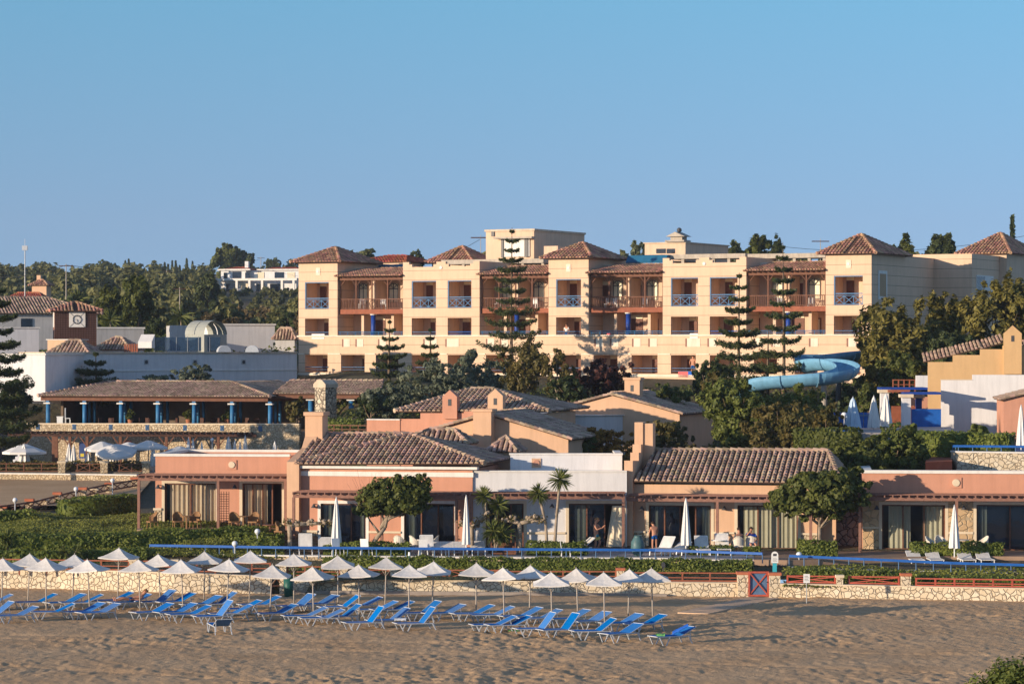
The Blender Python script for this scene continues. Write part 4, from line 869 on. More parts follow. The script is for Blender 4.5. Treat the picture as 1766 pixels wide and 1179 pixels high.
for bi,(a,b) in enumerate(bays):
    x0,x1=hx(a),hx(b); y1=2.7; W_=x1-x0; xs0=x0-.0
    q=MB(); q.wall(x0-.3,x1+.0,LV['band']-.6,LV['eave']-.8,y1,.3); q.box(x0,x1,.3,y1,LV['band']-.62,LV['band']-.5); q.build('bay_wall','hotel_plain',ho)
    # timber balcony
    zb,zt=LV['b1']-.05,LV['b1']+.85
    q=MB(); q.box(x0+.02,x1-.02,.25,y1-.002,LV['b1']-.45,LV['b1']-.05); q.build('balcony_slab','wood_rust',ho)
    q=MB(); n=int(W_/.16)
    q.box(x0+.05,x1-.05,.3,.37,zt-.07,zt); q.box(x0+.05,x1-.05,.3,.37,zb+.05,zb+.1)
    for i in range(n): 
        if not(n*.42<i<n*.58): xx=x0+.1+(W_-.2)*i/n; q.box(xx,xx+.045,.31,.35,zb+.1,zt-.07)
    xm=(x0+x1)/2
    for c in(xm-.5,xm+.05): q.bar((c,.33,zb+.1),(c+.45,.33,zt-.07),.04,.04); q.bar((c,.345,zt-.07),(c+.45,.345,zb+.1),.04,.04)
    q.build('balcony_railing','wood_brown',ho)
    ztop=LV['t1']+.12
    for i in range(5):
        xx=x0+.12+(W_-.24)*i/4; q=MB(); q.box(xx-.05,xx+.05,.28,.38,zb,ztop)
        if i>0: q.bar((xx,.33,ztop-.5),(xx-.42,.33,ztop-.02),.05,.05)
        if i<4: q.bar((xx,.335,ztop-.5),(xx+.42,.335,ztop-.02),.05,.05)
        q.build('balcony_post','wood_brown',ho)
    q=MB(); q.box(x0,x1,.2,.42,ztop,ztop+.22); 
    for i in range(int(W_/.45)): xx=x0+.1+i*.45; q.box(xx,xx+.07,-.15,y1-.01,ztop+.22,ztop+.32)
    q.build('beam','wood_brown',ho)
    zr0=ztop+.36; E0=(x0-.1,-.35,zr0); E1=(x1+.0,-.35,zr0); r1=(x1,y1+.2,LV['eave']-.55); r0=(x0+1.0,y1+.2,LV['eave']-.55)
    q=MB(); tiles(q,[E0,E1,r1,r0],.24,.36); tiles(q,[(x0-.1,y1+.2,zr0),E0,r0],.24,.36); ridge(q,r0,r1,.11); q.build('canopy_roof',['tile','tile_under'],ho)
    q=MB(); q.box(x0,x1,y1+.2,y1+.5,LV['eave']-.9,LV['eave']-.5); q.build('canopy_wall','hotel_white',ho)
    zf=LV['b1']
    V0,V1=fh.x(a+3,y1),min(fh.x(b-2,y1),x1); VW=V1-V0
    for u0,u1 in((.02,.13),(.33,.46),(.80,.95)): arch_win(V0+VW*u0,V0+VW*u1,y1,zf+.55,LV['t1']-.12)
    for u0,u1 in(((.58,.72),) if bi!=2 else ((.17,.29),(.60,.72))):
        q=MB(); q.box(V0+VW*u0,V0+VW*u1,y1-.05,y1-.002,zf,LV['t1']-.5); dd=q.build('door','door_wood',ho); q=MB(); q.box(V0+VW*u0,V0+VW*u1,y1-.05,y1-.002,LV['t1']-.45,LV['t1']-.15); q.build('transom','pane_cream',dd)
    q=MB(); q.box(xm-.15,xm+.15,.6,y1-.002,zf-.04,LV['t1']+.05); q.box(xm-.15+W_*.24,xm+.1+W_*.24,1.2,y1-.002,LV['band']-.5,LV['b1']-.46); q.box(xm-.15-W_*.2,xm+.1-W_*.2,1.0,y1-.003,LV['band']-.5,LV['b1']-.461); q.build('divider_wall','hotel_plain',ho)
    z2=LV['band']-.5
    for u0,u1,mt in((.02,.16,'d'),(.36,.50,'g'),(.58,.74,'d'),(.86,.96,'g')):
        xa,xb=V0+VW*u0,V0+VW*u1; q=MB(); q.box(xa,xb,y1-.06,y1-.002,z2,z2+1.95); dd=q.build('door','door_wood',ho)
        if mt=='d': q=MB(); q.box(xa,xb,y1-.06,y1-.002,z2+1.98,z2+2.25); q.build('transom','pane_cream',dd)
        else: q=MB(); q.box(xa+.12,xb-.12,y1-.08,y1-.062,z2+.1,z2+1.85); q.build('pane','curtain_green',dd)
    q=MB(); q.cyl((xm-.0,.55,z2),(xm,.55,LV['b1']-.55),.20,.20,12); cl_=q.build('blue_column','blue_dark',ho,True); q=MB(); q.cyl((xm,.55,LV['b1']-.55),(xm,.55,LV['b1']-.451),.27,.3,12); q.build('capital','white_trim',cl_)
    q=MB(); q.cyl((x0,.12,LV['band']+.42),(x1,.12,LV['band']+.42),.028); q.cyl((x0,.12,LV['band']+.27),(x1,.12,LV['band']+.27),.02)
    for i in range(9): xx=x0+.2+(W_-.4)*i/8; q.cyl((xx,.12,LV['band']+.131),(xx,.12,LV['band']+.42),.02)
    q.build('terrace_railing','blue_column',ho)
    # balcony chairs are small things of their own (below)
# flat roof and body
q=MB(); q.box(xL+.3,xR-.3,9,14.7,0,LV['par']-.9); q.box(xL+.31,xR-.31,3.0,9,LV['par']-1.3,LV['par']-1.15); q.build('roof_deck','concrete',ho)
yE=14.7; x2=hx(1676,yE)
q=MB(); q.box(xR-.3,xR,9,yE,LV['band'],LV['eave']); q.build('side_wall','hotel_stucco',ho)
q=MB(); q.box(xR-3,x2,yE,yE+30,0,fh.z(1640,438,yE)); q.build('rear_wing','hotel_stucco',ho)
ww=[ydep(fh,xR,0,p) for p in(1514,1529)]; zA,zB=fh.z(1520,516,ww[0]),fh.z(1520,466,ww[0])
q=MB(); q.box(xR+.002,xR+.06,ww[0],ww[1],zA,zB); wn=q.build('side_window','white_trim',ho); q=MB(); q.box(xR+.061,xR+.07,ww[0]+.25,ww[1]-.25,zA+.25,zB-.25); q.build('pane','interior_light',wn)
ww=[ydep(fh,x2,yE,p) for p in(1683,1697,1712)]; zA,zB=fh.z(1690,502,ww[0]),fh.z(1690,474,ww[0])
q=MB(); q.box(x2+.002,x2+.08,ww[0],ww[2],zA,zB); wn=q.build('wing_window','white_trim',ho); q=MB(); q.box(x2+.081,x2+.09,ww[0]+.1,ww[1],zA+.1,zB-.1); q.build('pane','glass_dark',wn)
def tower_roof(px0,px1,y0,depth,pyt,tip_px,name='tower_roof'):
    x0,x1=hx(px0,y0),hx(px1,y0); ze=fh.z((px0+px1)/2,pyt,y0); q=MB(); hip(q,x0,x1,y0,y0+depth,ze,(x1-x0+.9)*.5*.56,ov=.5); q.build(name,['tile','tile_under'],ho)
for a,b,_ in towers:
    x0,x1=hx(a),hx(b); w_=x1-x0; q=MB(); q.m=0; hip(q,x0,x1,0,w_*(1.9 if a==1424 else 1.6),LV['eave'],1.35 if a!=1424 else 1.6,ov=.55,ry=w_*.75); q.build('tower_roof',['tile','tile_under'],ho)
def rear_tower(pl,pm,pr,yy,pyt,rise,bot=None,label=None):
    x0,x1=hx(pl,yy),hx(pm,yy); y2=ydep(fh,x1,yy,pr); ze=fh.z(pm,pyt,yy); q=MB(); q.box(x0,x1,yy,y2,ze-4,ze); q.build('rear_tower_wall','hotel_plain',ho); q=MB(); hip(q,x0,x1,yy,y2,ze,rise,ov=.5); q.build('rear_tower_roof',['tile','tile_under'],ho)
rear_tower(745,812,850,13,452,1.5); rear_tower(1660,1736,1790,22,437,1.9)
def pxbox(pl,pm,pr,yy,pyt,pyb,mat,name,cap=None):
    x0,x1=hx(pl,yy),hx(pm,yy); y2=ydep(fh,x1,yy,pr); zt=fh.z(pm,pyt,yy); zb=fh.z(pm,pyb,yy); q=MB(); q.box(x0,x1,yy,y2,zb,zt); o=q.build(name,mat,ho)
    if cap: q=MB(); q.box(x0-.1,x1+.1,yy-.1,y2+.1,zt,zt+cap); q.build('cap','concrete_cap',o)
    return x0,x1,yy,y2,zb,zt,o
s_=pxbox(838,921,1008,9.5,398,452,'hotel_plain','stair_tower',.18); x0,x1,yy,y2,zb,zt,o=s_
zz=lambda py:fh.z(880,py,9.5)
q=MB(); q.box(hx(866,9.5),hx(914,9.5),9.38,9.498,zz(443),zz(412)); q.build('tower_recess','white_trim',o); q=MB(); q.box(hx(858,9.5),hx(924,9.5),8.7,9.49,zz(412),zz(409)); q.build('ledge','concrete',o); q=MB(); q.box(hx(906,9.5),hx(912,9.5),9.3,9.375,zz(444),zz(412)); q.box(hx(866,9.5),hx(870,9.5),9.3,9.375,zz(444),zz(412)); q.build('window_slot','metal_dark',o)
q=MB(); q.box(hx(848,9.5),hx(853,9.5),9.4,9.498,zz(407),zz(399)); q.build('vent','metal_dark',o)
pxbox(938,962,990,7,424,450,'hotel_plain','stair_annex')
s_=pxbox(1112,1182,1256,13,419,450,'hotel_plain','roof_house',.1); x0,x1,yy,y2,zb,zt,o=s_
q=MB(); 
for a,b in((1132,1148),(1150,1164)): q.box(hx(a,13),hx(b,13),12.95,12.998,fh.z(a,437,13),fh.z(a,429,13))
q.build('window','glass_dark',o); q=MB(); q.box(hx(1150,13),hx(1183,13),12.6,14,zt+.1,zt+.25); q.box(hx(1158,13),hx(1178,13),12.8,13.8,zt+.25,zt+.55); q.prxz([(hx(1152,13),zt+.55),(hx(1185,13),zt+.55),(hx(1168,13),zt+.95)],12.5,14); q.build('turret','concrete',o)
q=MB(); q.ball((hx(1169,13),13.3,zt+1.12),.22); q.build('tank','metal_dark',o)
for a,b,py in((762,938,447),(1148,1286,438),(1290,1424,437)):
    x0,x1=hx(a,5.5),hx(b,5.5); zt=fh.z((a+b)/2,py,5.5); q=MB(); q.box(x0,x1,5.4,8.8,zt-.38,zt); 
    for i in range(6): xx=x0+(x1-x0-.3)*i/5; q.box(xx,xx+.25,5.6,5.85,LV['par']-1.15,zt-.38)
    q.build('roof_pergola','concrete',ho)
x0,x1=hx(1080,4.5),hx(1148,4.5); zt=fh.z(1110,440,4.5); q=MB(); q.pryz([(4.4,zt-.55),(4.9,zt),(7,zt+.1),(7,zt-.1),(4.95,zt-.2),(4.45,zt-.65)],x0,x1); q.build('roof_awning','teal_roof',ho)
q=MB(); x0,x1=hx(640,10),hx(697,10); zt=fh.z(670,452,10); q.box(x0-1.5,x1,10,13,zt-2,zt); q.build('rear_wall','hotel_plain',ho); q=MB(); hip(q,x0-1.5,x1,10,15,zt,.6,rx0=x0+.3,rx1=x1-1.2,ov=.2); q.build('rear_roof',['tile_red','tile_under'],ho)
q=MB(); x0,x1=hx(600,7),hx(700,7); q.box(x0,x1,7,7.3,LV['par']-.9,LV['par']+.05); q.build('roof_parapet','teal_roof',ho)
# balcony furniture and towels
def chair_small(px,py,yy,label,mat='white_plastic',g='small chairs on the hotel balconies'):
    xx=hx(px,yy); zz=fh.z(px,py,yy); w3=fh.w(xx,yy); t=thing('balcony_chair',label,'chair',(w3[0],w3[1],zz+fh.z0),R(random.uniform(150,200)),g)
    q=MB(); q.box(-.23,.23,-.23,.2,.4,.45); q.build('seat',mat,t); q=MB(); q.box(-.23,.23,.2,.25,.45,.9); q.build('backrest',mat,t)
    for a in(-.2,.2):
        for b in(-.2,.18): q=MB(); q.bar((a,b,0),(a,b,.4),.04,.04); q.build('leg',mat,t)
for i,(px,nm) in enumerate(((624,'left timber balcony, near its middle'),(662,'left timber balcony, right of its middle'),(858,'second timber balcony from the left'),(925,'second timber balcony, right half'),(1048,'third timber balcony, left half'),(1062,'third timber balcony, beside another chair'),(1112,'third timber balcony, right half'),(1345,'rightmost timber balcony, left half'),(1398,'rightmost timber balcony, right half'))):
    chair_small(px,533,1.3,'small pale chair on the '+nm)
def rail_towel(px0,px1,py,yy,mat,label):
    xa,xb=hx(px0,yy),hx(px1,yy); zt=fh.z(px0,py,yy); w3=fh.w(xa,yy); q=MB(); q.box(0,xb-xa,-.05,.0,-.42,0); q.box(0,xb-xa,-.05,.12,0,.02); q.box(0,xb-xa,.1,.12,-.3,0); o=q.build('towel',mat); o.location=(w3[0],w3[1],zt+fh.z0); o.rotation_euler=(0,0,RH); tag(o,label,'towel')
rail_towel(1047,1053,575,.05,'towel_pink','small pink towel over the terrace rail below the third timber balcony'); rail_towel(1170,1187,641,-.02,'towel_pink','red towel on the ground floor rail beside the bare chested guest'); rail_towel(1187,1203,641,-.02,'towel_blue','blue towel on the ground floor rail under the bare chested guest'); rail_towel(1190,1204,575,.02,'towel_white','white towel on a first floor rail of the right front block'); rail_towel(538,560,576,.02,'towel_white','white towel on the first floor rail of the left tower')
# ================================================================ restaurant and its terraces (left)
RR=R(-14); fr=Frame(78,219,5.9,RR); x=fr.x; z=fr.z; v=thing('restaurant','long open restaurant pavilion with a tiled roof and blue columns above the stone terrace','restaurant',fr.loc(),RR)
x1=x(463); y2=ydep(fr,x1,0,530); ze=z(270,683); zr=z(270,661,5); y2=max(y2,11)
q=MB(); x1o=x1+.3; tiles(q,[(-.4,-.5,ze),(x1o,-.5,ze),(x1o-5,5.2,zr+.1),(3.3,5.2,zr+.1)],.22,.36); tiles(q,[(x1o,-.5,ze),(x1o,16,ze),(x1o-5,16,zr+.1),(x1o-5,5.2,zr+.1)],.22,.36); tiles(q,[(-.4,12,ze),(-.4,-.5,ze),(3.3,5.2,zr+.1)],.22,.36); ridge(q,(3.3,5.2,zr+.1),(x1o-5,5.2,zr+.1)); ridge(q,(x1o,-.5,ze),(x1o-5,5.2,zr+.1)); ridge(q,(-.4,-.5,ze),(3.3,5.2,zr+.1)); q.build('roof',['tile_old','tile_under'],v)
q=MB(); q.box(-.3,x1,-.15,.12,ze-.36,ze-.07); q.box(x1-.12,x1+.12,.12,15,ze-.36,ze-.07); q.build('beam','wood_brown',v)
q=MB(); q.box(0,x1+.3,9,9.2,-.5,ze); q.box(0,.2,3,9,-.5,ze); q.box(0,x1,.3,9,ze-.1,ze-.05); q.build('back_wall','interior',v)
q=MB(); q.box(-.5,x1+3,-.4,15,-.9,-.05); q.build('floor','patio',v)
for px in(83,146,209,272.5,335,400.5,466):
    xx=x(px); q=MB(); q.cyl((xx,0,-.05),(xx,0,ze-.6),.17,.16,12); c=q.build('column','blue_column',v,True); q=MB(); q.box(xx-.28,xx+.24,-.25,.2,ze-.6,ze-.50); q.build('capital','white_trim',c); q=MB(); q.box(xx-.13,xx+.13,-.13,.13,ze-.5,ze-.36); q.build('block','blue_column',c)
for px in(154,163,216,226,279,289,342,351,406,415,475,483): 
    xx=x(px,5); q=MB(); q.cyl((xx,5,-.05),(xx,5,ze-.1),.12,.12,10); q.build('rear_column','blue_column',v,True)
fr2=Frame(500,215,5.9,RR)
v=thing('restaurant_wing','shaded tiled wing right of the restaurant with blue columns behind the stone chimney','restaurant',fr2.loc(),RR); x=fr2.x; z=fr2.z
a,b=x(576),x(655); ze=z(600,679); q=MB(); tiles(q,[(x(470),.0,ze),(b,0,ze),(b-1.5,6,z(620,657,6)),(x(500,6),6,z(520,657,6))],.22,.36); ridge(q,(b-1.5,6,z(620,657,6)),(x(500,6),6,z(520,657,6))); q.build('roof',['tile_old','tile_under'],v)
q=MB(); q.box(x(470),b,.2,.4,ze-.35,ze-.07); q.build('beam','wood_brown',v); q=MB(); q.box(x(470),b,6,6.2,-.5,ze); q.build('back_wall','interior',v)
for px in(536,606): 
    xx=x(px,.6); q=MB(); q.cyl((xx,.6,-.2),(xx,.6,ze-.5),.2,.19,12); c=q.build('column','blue_column',v,True); q=MB(); q.box(xx-.3,xx+.3,.35,.9,ze-.5,ze-.42); q.build('capital','white_trim',c)
# stone chimney
t=thing('stone_chimney','square stone chimney tower with a beige cap beside the restaurant','chimney',(X(543,206),206,5.0),R(-35)); w_=.95; q=MB(); q.box(0,w_,0,w_*1.35,0,Z(668,206)-5); q.build('shaft','stone_chimney',t); q=MB(); zt=Z(668,206)-5; q.box(-.08,w_+.08,-.08,w_*1.35+.08,zt,zt+.25); q.prxz([(-.08,zt+.25),(w_+.08,zt+.25),(w_*.7,zt+.55),(w_*.3,zt+.55)],-.08,w_*1.35+.08); q.build('cap','concrete_cap',t)
# upper terrace parapet, pergola, lower stone wall
wall_run('terrace_wall','stone parapet with small blue grilles under the restaurant columns','wall',[(46,216.5,6.32),(516,210,6.45)],.35,'stone_small',.08,'cream_trim',base=3.2)
for i,px in enumerate((65,128,191,254,319,383,449)):
    d=216.5+(210-216.5)*(px-46)/470; q=MB(); q.box(-.14,.14,-.05,0,-.45,-.05); 
    q.bar((-.12,-.06,-.43),(.12,-.06,-.07),.02,.03); q.bar((.12,-.06,-.43),(-.12,-.06,-.07),.02,.03); o=q.build('wall_grille','blue_grey'); o.location=(X(px,d-.05),d-.05,6.40); tag(o,f'small blue grille in the restaurant parapet, {ORD[i]} from the left','grille',group='blue grilles in the parapet')
t=thing('pergola','long dark timber pergola against the lower stone wall under the restaurant','pergola',(X(14,212),212,3.3),R(-4)); L_=X(446,212)-X(14,212); zt=Z(746,212)-3.3
q=MB(); q.box(0,L_,-.1,.12,zt-.25,zt-.05); n=44
for i in range(n): q.box(L_*i/n+.05,L_*i/n+.14,-.35,2.2,zt-.05,zt+.08)
q.build('rafters','wood_dark',t)
for i,px in enumerate((42,96,122,152,210,290,330,380)):
    xx=X(px,212)-X(14,212); q=MB(); w_=.22 if px==96 else .1; q.box(xx-w_,xx+w_,-.08,.1,-.3,zt-.25); q.bar((xx,0,zt-1.0),(xx-.6,0,zt-.2),.08,.08) ; q.bar((xx,.01,zt-1.0),(xx+.6,.01,zt-.2),.08,.08); q.build('post','wood_brown',t)
for nm,px,py0,py1,w_,mt,lab in(('poster',142,762,790,11,'poster_blue','tall dark blue poster with a yellow patch on the lower stone wall'),('poster',228,760,776,22,'poster_red','wide red poster on the lower stone wall behind the open parasols')):
    d=214; h_=(py1-py0)/F*d; wd=w_/F*d; t=thing(nm,lab,'poster',(X(px,d),d,Z(py1,d))); q=MB(); q.box(-wd/2,wd/2,-.05,0,0,h_); q.build('board',mt,t)
    if 'blue' in mt: q=MB(); q.box(-wd*.28,wd*.28,-.056,-.051,h_*.1,h_*.3); q.build('patch','poster_yellow',t)
    else: q=MB(); q.cyl((-wd*.2,-.052,h_*.55),(-wd*.2,-.056,h_*.55),h_*.22,n=12); q.build('patch','canvas_white',t)
wall_run('terrace_wall','crazy stone retaining wall behind the left parasols','wall',[(42,216.6,5.6),(516,211,5.7)],.3,'stone_small',base=2.5).location.y+=.75
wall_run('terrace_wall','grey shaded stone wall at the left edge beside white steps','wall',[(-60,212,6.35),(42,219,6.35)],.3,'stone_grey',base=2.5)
t=thing('steps','white steps against the grey stone wall at the left edge','steps',(X(14,209),209,3.35)); q=MB()
for k in range(6): q.box(.12*k,1.1,.0+.3*k,2.2,.2*k,.2*(k+1)); 
q.build('treads','white_wall',t)
wall_run('garden_wall','low pale stone wall under the left terrace hedge','wall',[(-60,201,3.3),(236,198,3.3)],.35,'stone_small',.08,base=2.0)
for px,lab in((107,'left'),(180,'middle'),(252,'right')): pillar(px,202,3.3,4.0,.5,f'stone pier of the left terrace fence, {lab} of three','cream_trim','stone piers of the left terrace fence','stone_small')
fence('brown rail fence on the left terrace, left of its piers',(-50,202.2),(102,202.2),3.35,3.95,'rail',5,'wood_brown'); fence('brown crossed fence on the left terrace between left and middle pier',(112,202.2),(176,202.2),3.35,3.92,'x',3,'wood_brown'); fence('brown crossed fence on the left terrace between middle and right pier',(185,202.2),(248,202.2),3.35,3.92,'x',3,'wood_brown')
hedge('hedge','low brown green hedge behind the left terrace fence',[(X(-60,203.2),203.2),(X(250,203.2),203.2)],.8,.7,3.3,'leaf_brown',60,.12,11)
slab('terrace',[(-80,202),(262,202),(520,200),(520,214),(-80,220)],3.34,'path')
# wall right of villa chimney at y 725-745
wall_run('terrace_wall','low stone wall with a dark rail right of the peach chimney','wall',[(545,200,6.1),(636,198,6.2)],.3,'stone_small',base=3); fence('dark brown timber rail on the stone wall right of the peach chimney',(548,200.2),(632,198.4),6.15,6.7,'rail',6,'wood_brown'); hedge('hedge','clipped green hedge strip in front of the stone chimney',[(X(545,201.5),201.5),(X(625,200.5),200.5)],.7,.7,6.35,dens=60,ls=.12,seed=12)
# sloping low wall with stone piers on the lawn side (left)
def zslope(px): return 0
WP=[(-60,905,163),(0,897,165),(60,888,170),(120,872,176),(180,858,183),(238,848,190)]
wall_run('low_wall','grey white low wall climbing beside the lawn at the left','wall',[(p,d,Z(y-4,d)) for p,y,d in WP],.35,'grey_wall',base=1.2)
t=thing('wooden_fence','brown timber fence with stone piers climbing beside the left lawn','fence',P(0,893,165)); o=Vector(t.location)
PP=[P(p,y-5,d) for p,y,d in WP]
q=MB()
for a,b in zip(PP[:-1],PP[1:]):
    for hh in(.25,.62): q.bar(a-o+Vector((0,0,hh)),b-o+Vector((0,0,hh)),.09,.09)
q.build('rails','wood_brown',t); q=MB()
for a,b in zip(PP[:-1],PP[1:]):
    for k in range(4):
        p=a.lerp(b,k/4)-o; r_=a.lerp(b,(k+1)/4)-o; q.bar(p+Vector((0,.04,.2)),r_+Vector((0,.04,.6)),.05,.05); q.bar(p+Vector((0,.04,.6)),r_+Vector((0,.04,.2)),.05,.05)
q.build('cross_braces','wood_brown',t)
for i,(px,py,d) in enumerate(((5,890,166),(51,878,170),(76,872,172),(99,866,174),(143,857,178),(163,853,181),(188,848,184),(232,838,190))):
    p=P(px,py+8,d); big=i in(0,1,3,4,6,7); pp=thing('fence_pier',f'pale stone pier on the climbing lawn wall, {ORD[i]} from the left','pier',p,0,'stone piers on the climbing lawn wall'); q=MB(); q.box(-.2,.2,-.2,.2,0,.75 if big else .6); q.build('pier','stone_small',pp); q=MB(); q.box(-.26,.26,-.26,.26,.75 if big else .6,.9 if big else .68); q.build('cap','brick_cap' if big else 'cream_trim',pp)
# ================================================================ long white building and roofs behind (left)
RW=R(38); fw=Frame(78,224,8.2,RW); x=fw.x; z=fw.z; v=thing('service_building','long low white building in blue shade with three round vents behind the restaurant','building',fw.loc(),RW)
zt=z(78,607); L_=x(512); q=MB(); q.box(0,L_,0,4,-.5,zt-.12); q.build('wall','white_wall',v); q=MB(); q.box(-.12,L_,-.12,4.1,zt-.12,zt); q.build('cornice','concrete_cap',v); q=MB(); q.box(-.05,L_,-.06,-.002,z(78,641),z(78,639)); q.build('ledge','white_trim',v)
for px in(252,336,420): 
    xx=x(px); zz=z(px,624); q=MB(); q.box(xx-.2,xx+.2,-.03,-.002,zz-.2,zz+.2); p_=q.build('vent_plate','grey_wall',v); q=MB(); q.cyl((xx,-.03,zz),(xx,-.06,zz),.14,n=12); q.build('round_vent','metal_dark',p_)
def simple_house(name,label,cat,pl,pm,pr,d,pyt,pyb,rot,wall,roof=None,rise=1.2,ov=.4,base=None,flatcap=None,roofmat='tile'):
    f_=Frame(pl,d,Z(pyb,d),rot); v=thing(name,label,cat,f_.loc(),rot); x1=f_.x(pm); y2=ydep(f_,x1,0,pr) if pr>pm else 6
    if y2>50 or y2<.5: y2=8
    zt=f_.z(pm,pyt); q=MB(); q.box(0,x1,0,y2,-1,zt); q.build('wall',wall,v)
    if roof: q=MB(); hip(q,0,x1,0,y2,zt,rise,ov=ov,rx0=(x1/2 if x1<=y2 else y2/2),rx1=(x1/2 if x1<=y2 else x1-y2/2)); q.build('roof',[roofmat,'tile_under'],v)
    if flatcap: q=MB(); q.box(-.1,x1+.1,-.1,y2+.1,zt,zt+flatcap); q.build('parapet_cap','white_trim',v)
    return v,f_,x1,y2,zt
v,f_,x1,y2,zt=simple_house('village_house','long grey walled house with a brown tiled roof behind the clock tower','house',-80,168,186,262,541,585,R(20),'grey_wall','t',1.5,roofmat='tile_old')
for a,b in((36,56),):
    q=MB(); q.box(f_.x(a),f_.x(b),-.05,-.002,f_.z(a,566),f_.z(a,549)); q.build('window','glass_dark',v)
# clock tower
fc=Frame(95,238,10.0,R(12)); v=thing('clock_tower','dark brown brick clock tower with a tiled hip roof and a white clock face','tower',fc.loc(),R(12)); x1=fc.x(166); q=MB(); ze=fc.z(120,536); q.box(0,x1,0,x1*.95,-1,ze); q.build('shaft','brick_tile',v)
q=MB(); n=16
for i in range(n+1): q.box(x1*i/n-.02,x1*i/n+.02,-.05,-.002,fc.z(120,604),ze)
for j in range(22): zz=fc.z(120,604)+(ze-fc.z(120,604))*j/22; q.box(0,x1,-.062,-.052,zz,zz+.045)
q.build('lattice','wood_dark',v); q=MB(); hip(q,0,x1,0,x1*.95,ze,.75,ov=.5); q.build('roof',['tile','tile_under'],v)
xa,xb=fc.x(119),fc.x(147); za,zb=fc.z(130,564),fc.z(130,538); q=MB(); q.box(xa,xb,-.14,-.065,za,zb); cf=q.build('clock_face','white_trim',v)
cx,cz=(xa+xb)/2,(za+zb)/2; r_=(xb-xa)*.26; q=MB()
for k in range(24): a0,a1=2*math.pi*k/24,2*math.pi*(k+1)/24; q.bar((cx+r_*math.cos(a0),-.15,cz+r_*math.sin(a0)),(cx+r_*math.cos(a1),-.15,cz+r_*math.sin(a1)),.03,.07)
for k in range(12): a0=2*math.pi*k/12; q.bar((cx+r_*.72*math.cos(a0),-.15,cz+r_*.72*math.sin(a0)),(cx+r_*.9*math.cos(a0),-.15,cz+r_*.9*math.sin(a0)),.02,.03)
q.build('dial','metal_dark',cf); q=MB(); q.bar((cx,-.155,cz),(cx+.02,-.155,cz-r_*.55),.02,.05); q.bar((cx,-.158,cz),(cx-r_*.7,-.158,cz+.03),.02,.035); q.build('hands','metal_dark',cf)
q=MB(); w2=(xb-xa)/2*.97
for sx in(-1,1):
    for sz in(-1,1): q.bar((cx+sx*w2,-.148,cz+sz*w2),(cx+sx*r_*.8,-.148,cz+sz*r_*.8),.02,.02)
q.build('diagonals','metal_dark',cf); q=MB(); q.box(-.06,-.002,x1*.3,x1*.62,za,zb); q.build('side_clock_face','white_trim',v)
pass
simple_house('parapet_building','low peach parapet with a sloping side below the clock tower','building',82,118,150,232,586,612,R(-20),'peach',flatcap=.06)
simple_house('skylight_house','small pyramid tiled roof below the clock tower','roof',90,150,168,229,609,615,R(-15),'grey_wall','t',1.0,.3,roofmat='tile_old')
simple_house('small_house','small hip roofed house right of the clock tower','house',168,222,240,236,603,612,R(-15),'white_wall','t',1.0,.3,roofmat='tile_old')
simple_house('flat_building','long dark grey flat roof behind the small hip roofs','building',165,248,250,250,567,600,R(20),'grey_wall',flatcap=.15)
simple_house('blue_wall_building','white walled building in blue shade behind the dish vents','building',383,474,478,262,561,610,R(20),'white_wall',flatcap=.15)
simple_house('parapet_building','short brown grey parapet left of the metal vault','building',296,340,345,244,561,600,R(10),'grey_wall')
simple_house('white_annex','sunlit white wall with an arch at the left edge','building',-60,78,80,222,612,668,R(-18),'white_wall',flatcap=.1)
simple_house('blue_wall_building','blue shaded flat building behind the left pine','building',-40,67,69,236,566,612,R(22),'white_wall',flatcap=.1)
simple_house('village_house','dark tiled low roof at the foot of the hill beside the hotel','roof',474,508,512,262,585,615,R(-10),'grey_wall','t',1.0,.2,roofmat='tile_old')
t=thing('metal_vault','grey barrel vaulted metal roof on the service building','roof',(X(352,234),234,Z(598,234)),R(48)); w_=2.6; q=MB(); n=12; r_=1.15; 
for seg in(0,1):
    vs=[]
    for i in range(n+1):
        a0=math.pi*i/n
        for yy in(seg*1.2,seg*1.2+1.12): vs.append((1.25-1.25*math.cos(a0),yy,1.0+1.15*math.sin(a0)))
    q.mesh(vs,[(2*i,2*i+1,2*i+3,2*i+2) for i in range(n)])
q.box(.02,2.48,.02,2.3,-.5,1.0); q.build('vault','vault_grey',t,False)
t=thing('glass_screen','pale blue glass screen fence on the service building roof','screen',(X(266,234),234,Z(608,234)),R(4)); L_=X(380,234)-X(266,234)
for k in range(6): q=MB(); q.box(L_*k/6+.03,L_*(k+1)/6-.03,0,.02,.15,1.25); q.build('pane','glass_pale',t); q=MB(); q.box(L_*k/6-.03,L_*k/6+.03,-.02,.05,0,1.3); q.build('post','metal_grey',t)
t=thing('dish_vent','white','vent',(X(435,234),234,Z(607,234)),0,'white rounded vents on the roof'); q=MB(); q.prxz([(.55*math.cos(a_),.55*math.sin(a_)) for a_ in [math.pi*i/10 for i in range(11)]],-.3,.3); q.build('hood','metal_white',t); t['label']='white half round vent on the roof, rightmost of three'
t['label']='white half round roof vent near the hotel, rightmost of three'
dup(t,(X(386,234),234,Z(607,234)),R(20),'white half round roof vent, middle of three'); dup(t,(X(338,235),235,Z(607,235)),R(10),'white half round roof vent below the metal vault, leftmost of three')
t=thing('awning','pale leaning awning sheet beside the glass screen','awning',(X(238,233),233,Z(600,233)),R(-12)); q=MB(); q.pryz([(0,0),(0,.5),(.8,1.1),(.8,0)],0,1.15); q.build('sheet','canvas_white',t)
t=thing('wooden_screen','small red brown slatted screen between the roofs','screen',(X(214,231),231,Z(607,231)),0); q=MB(); [q.box(.19*k,.19*k+.14,0,.05,0,.65) for k in range(6)]; q.build('slats','wood_rust',t)
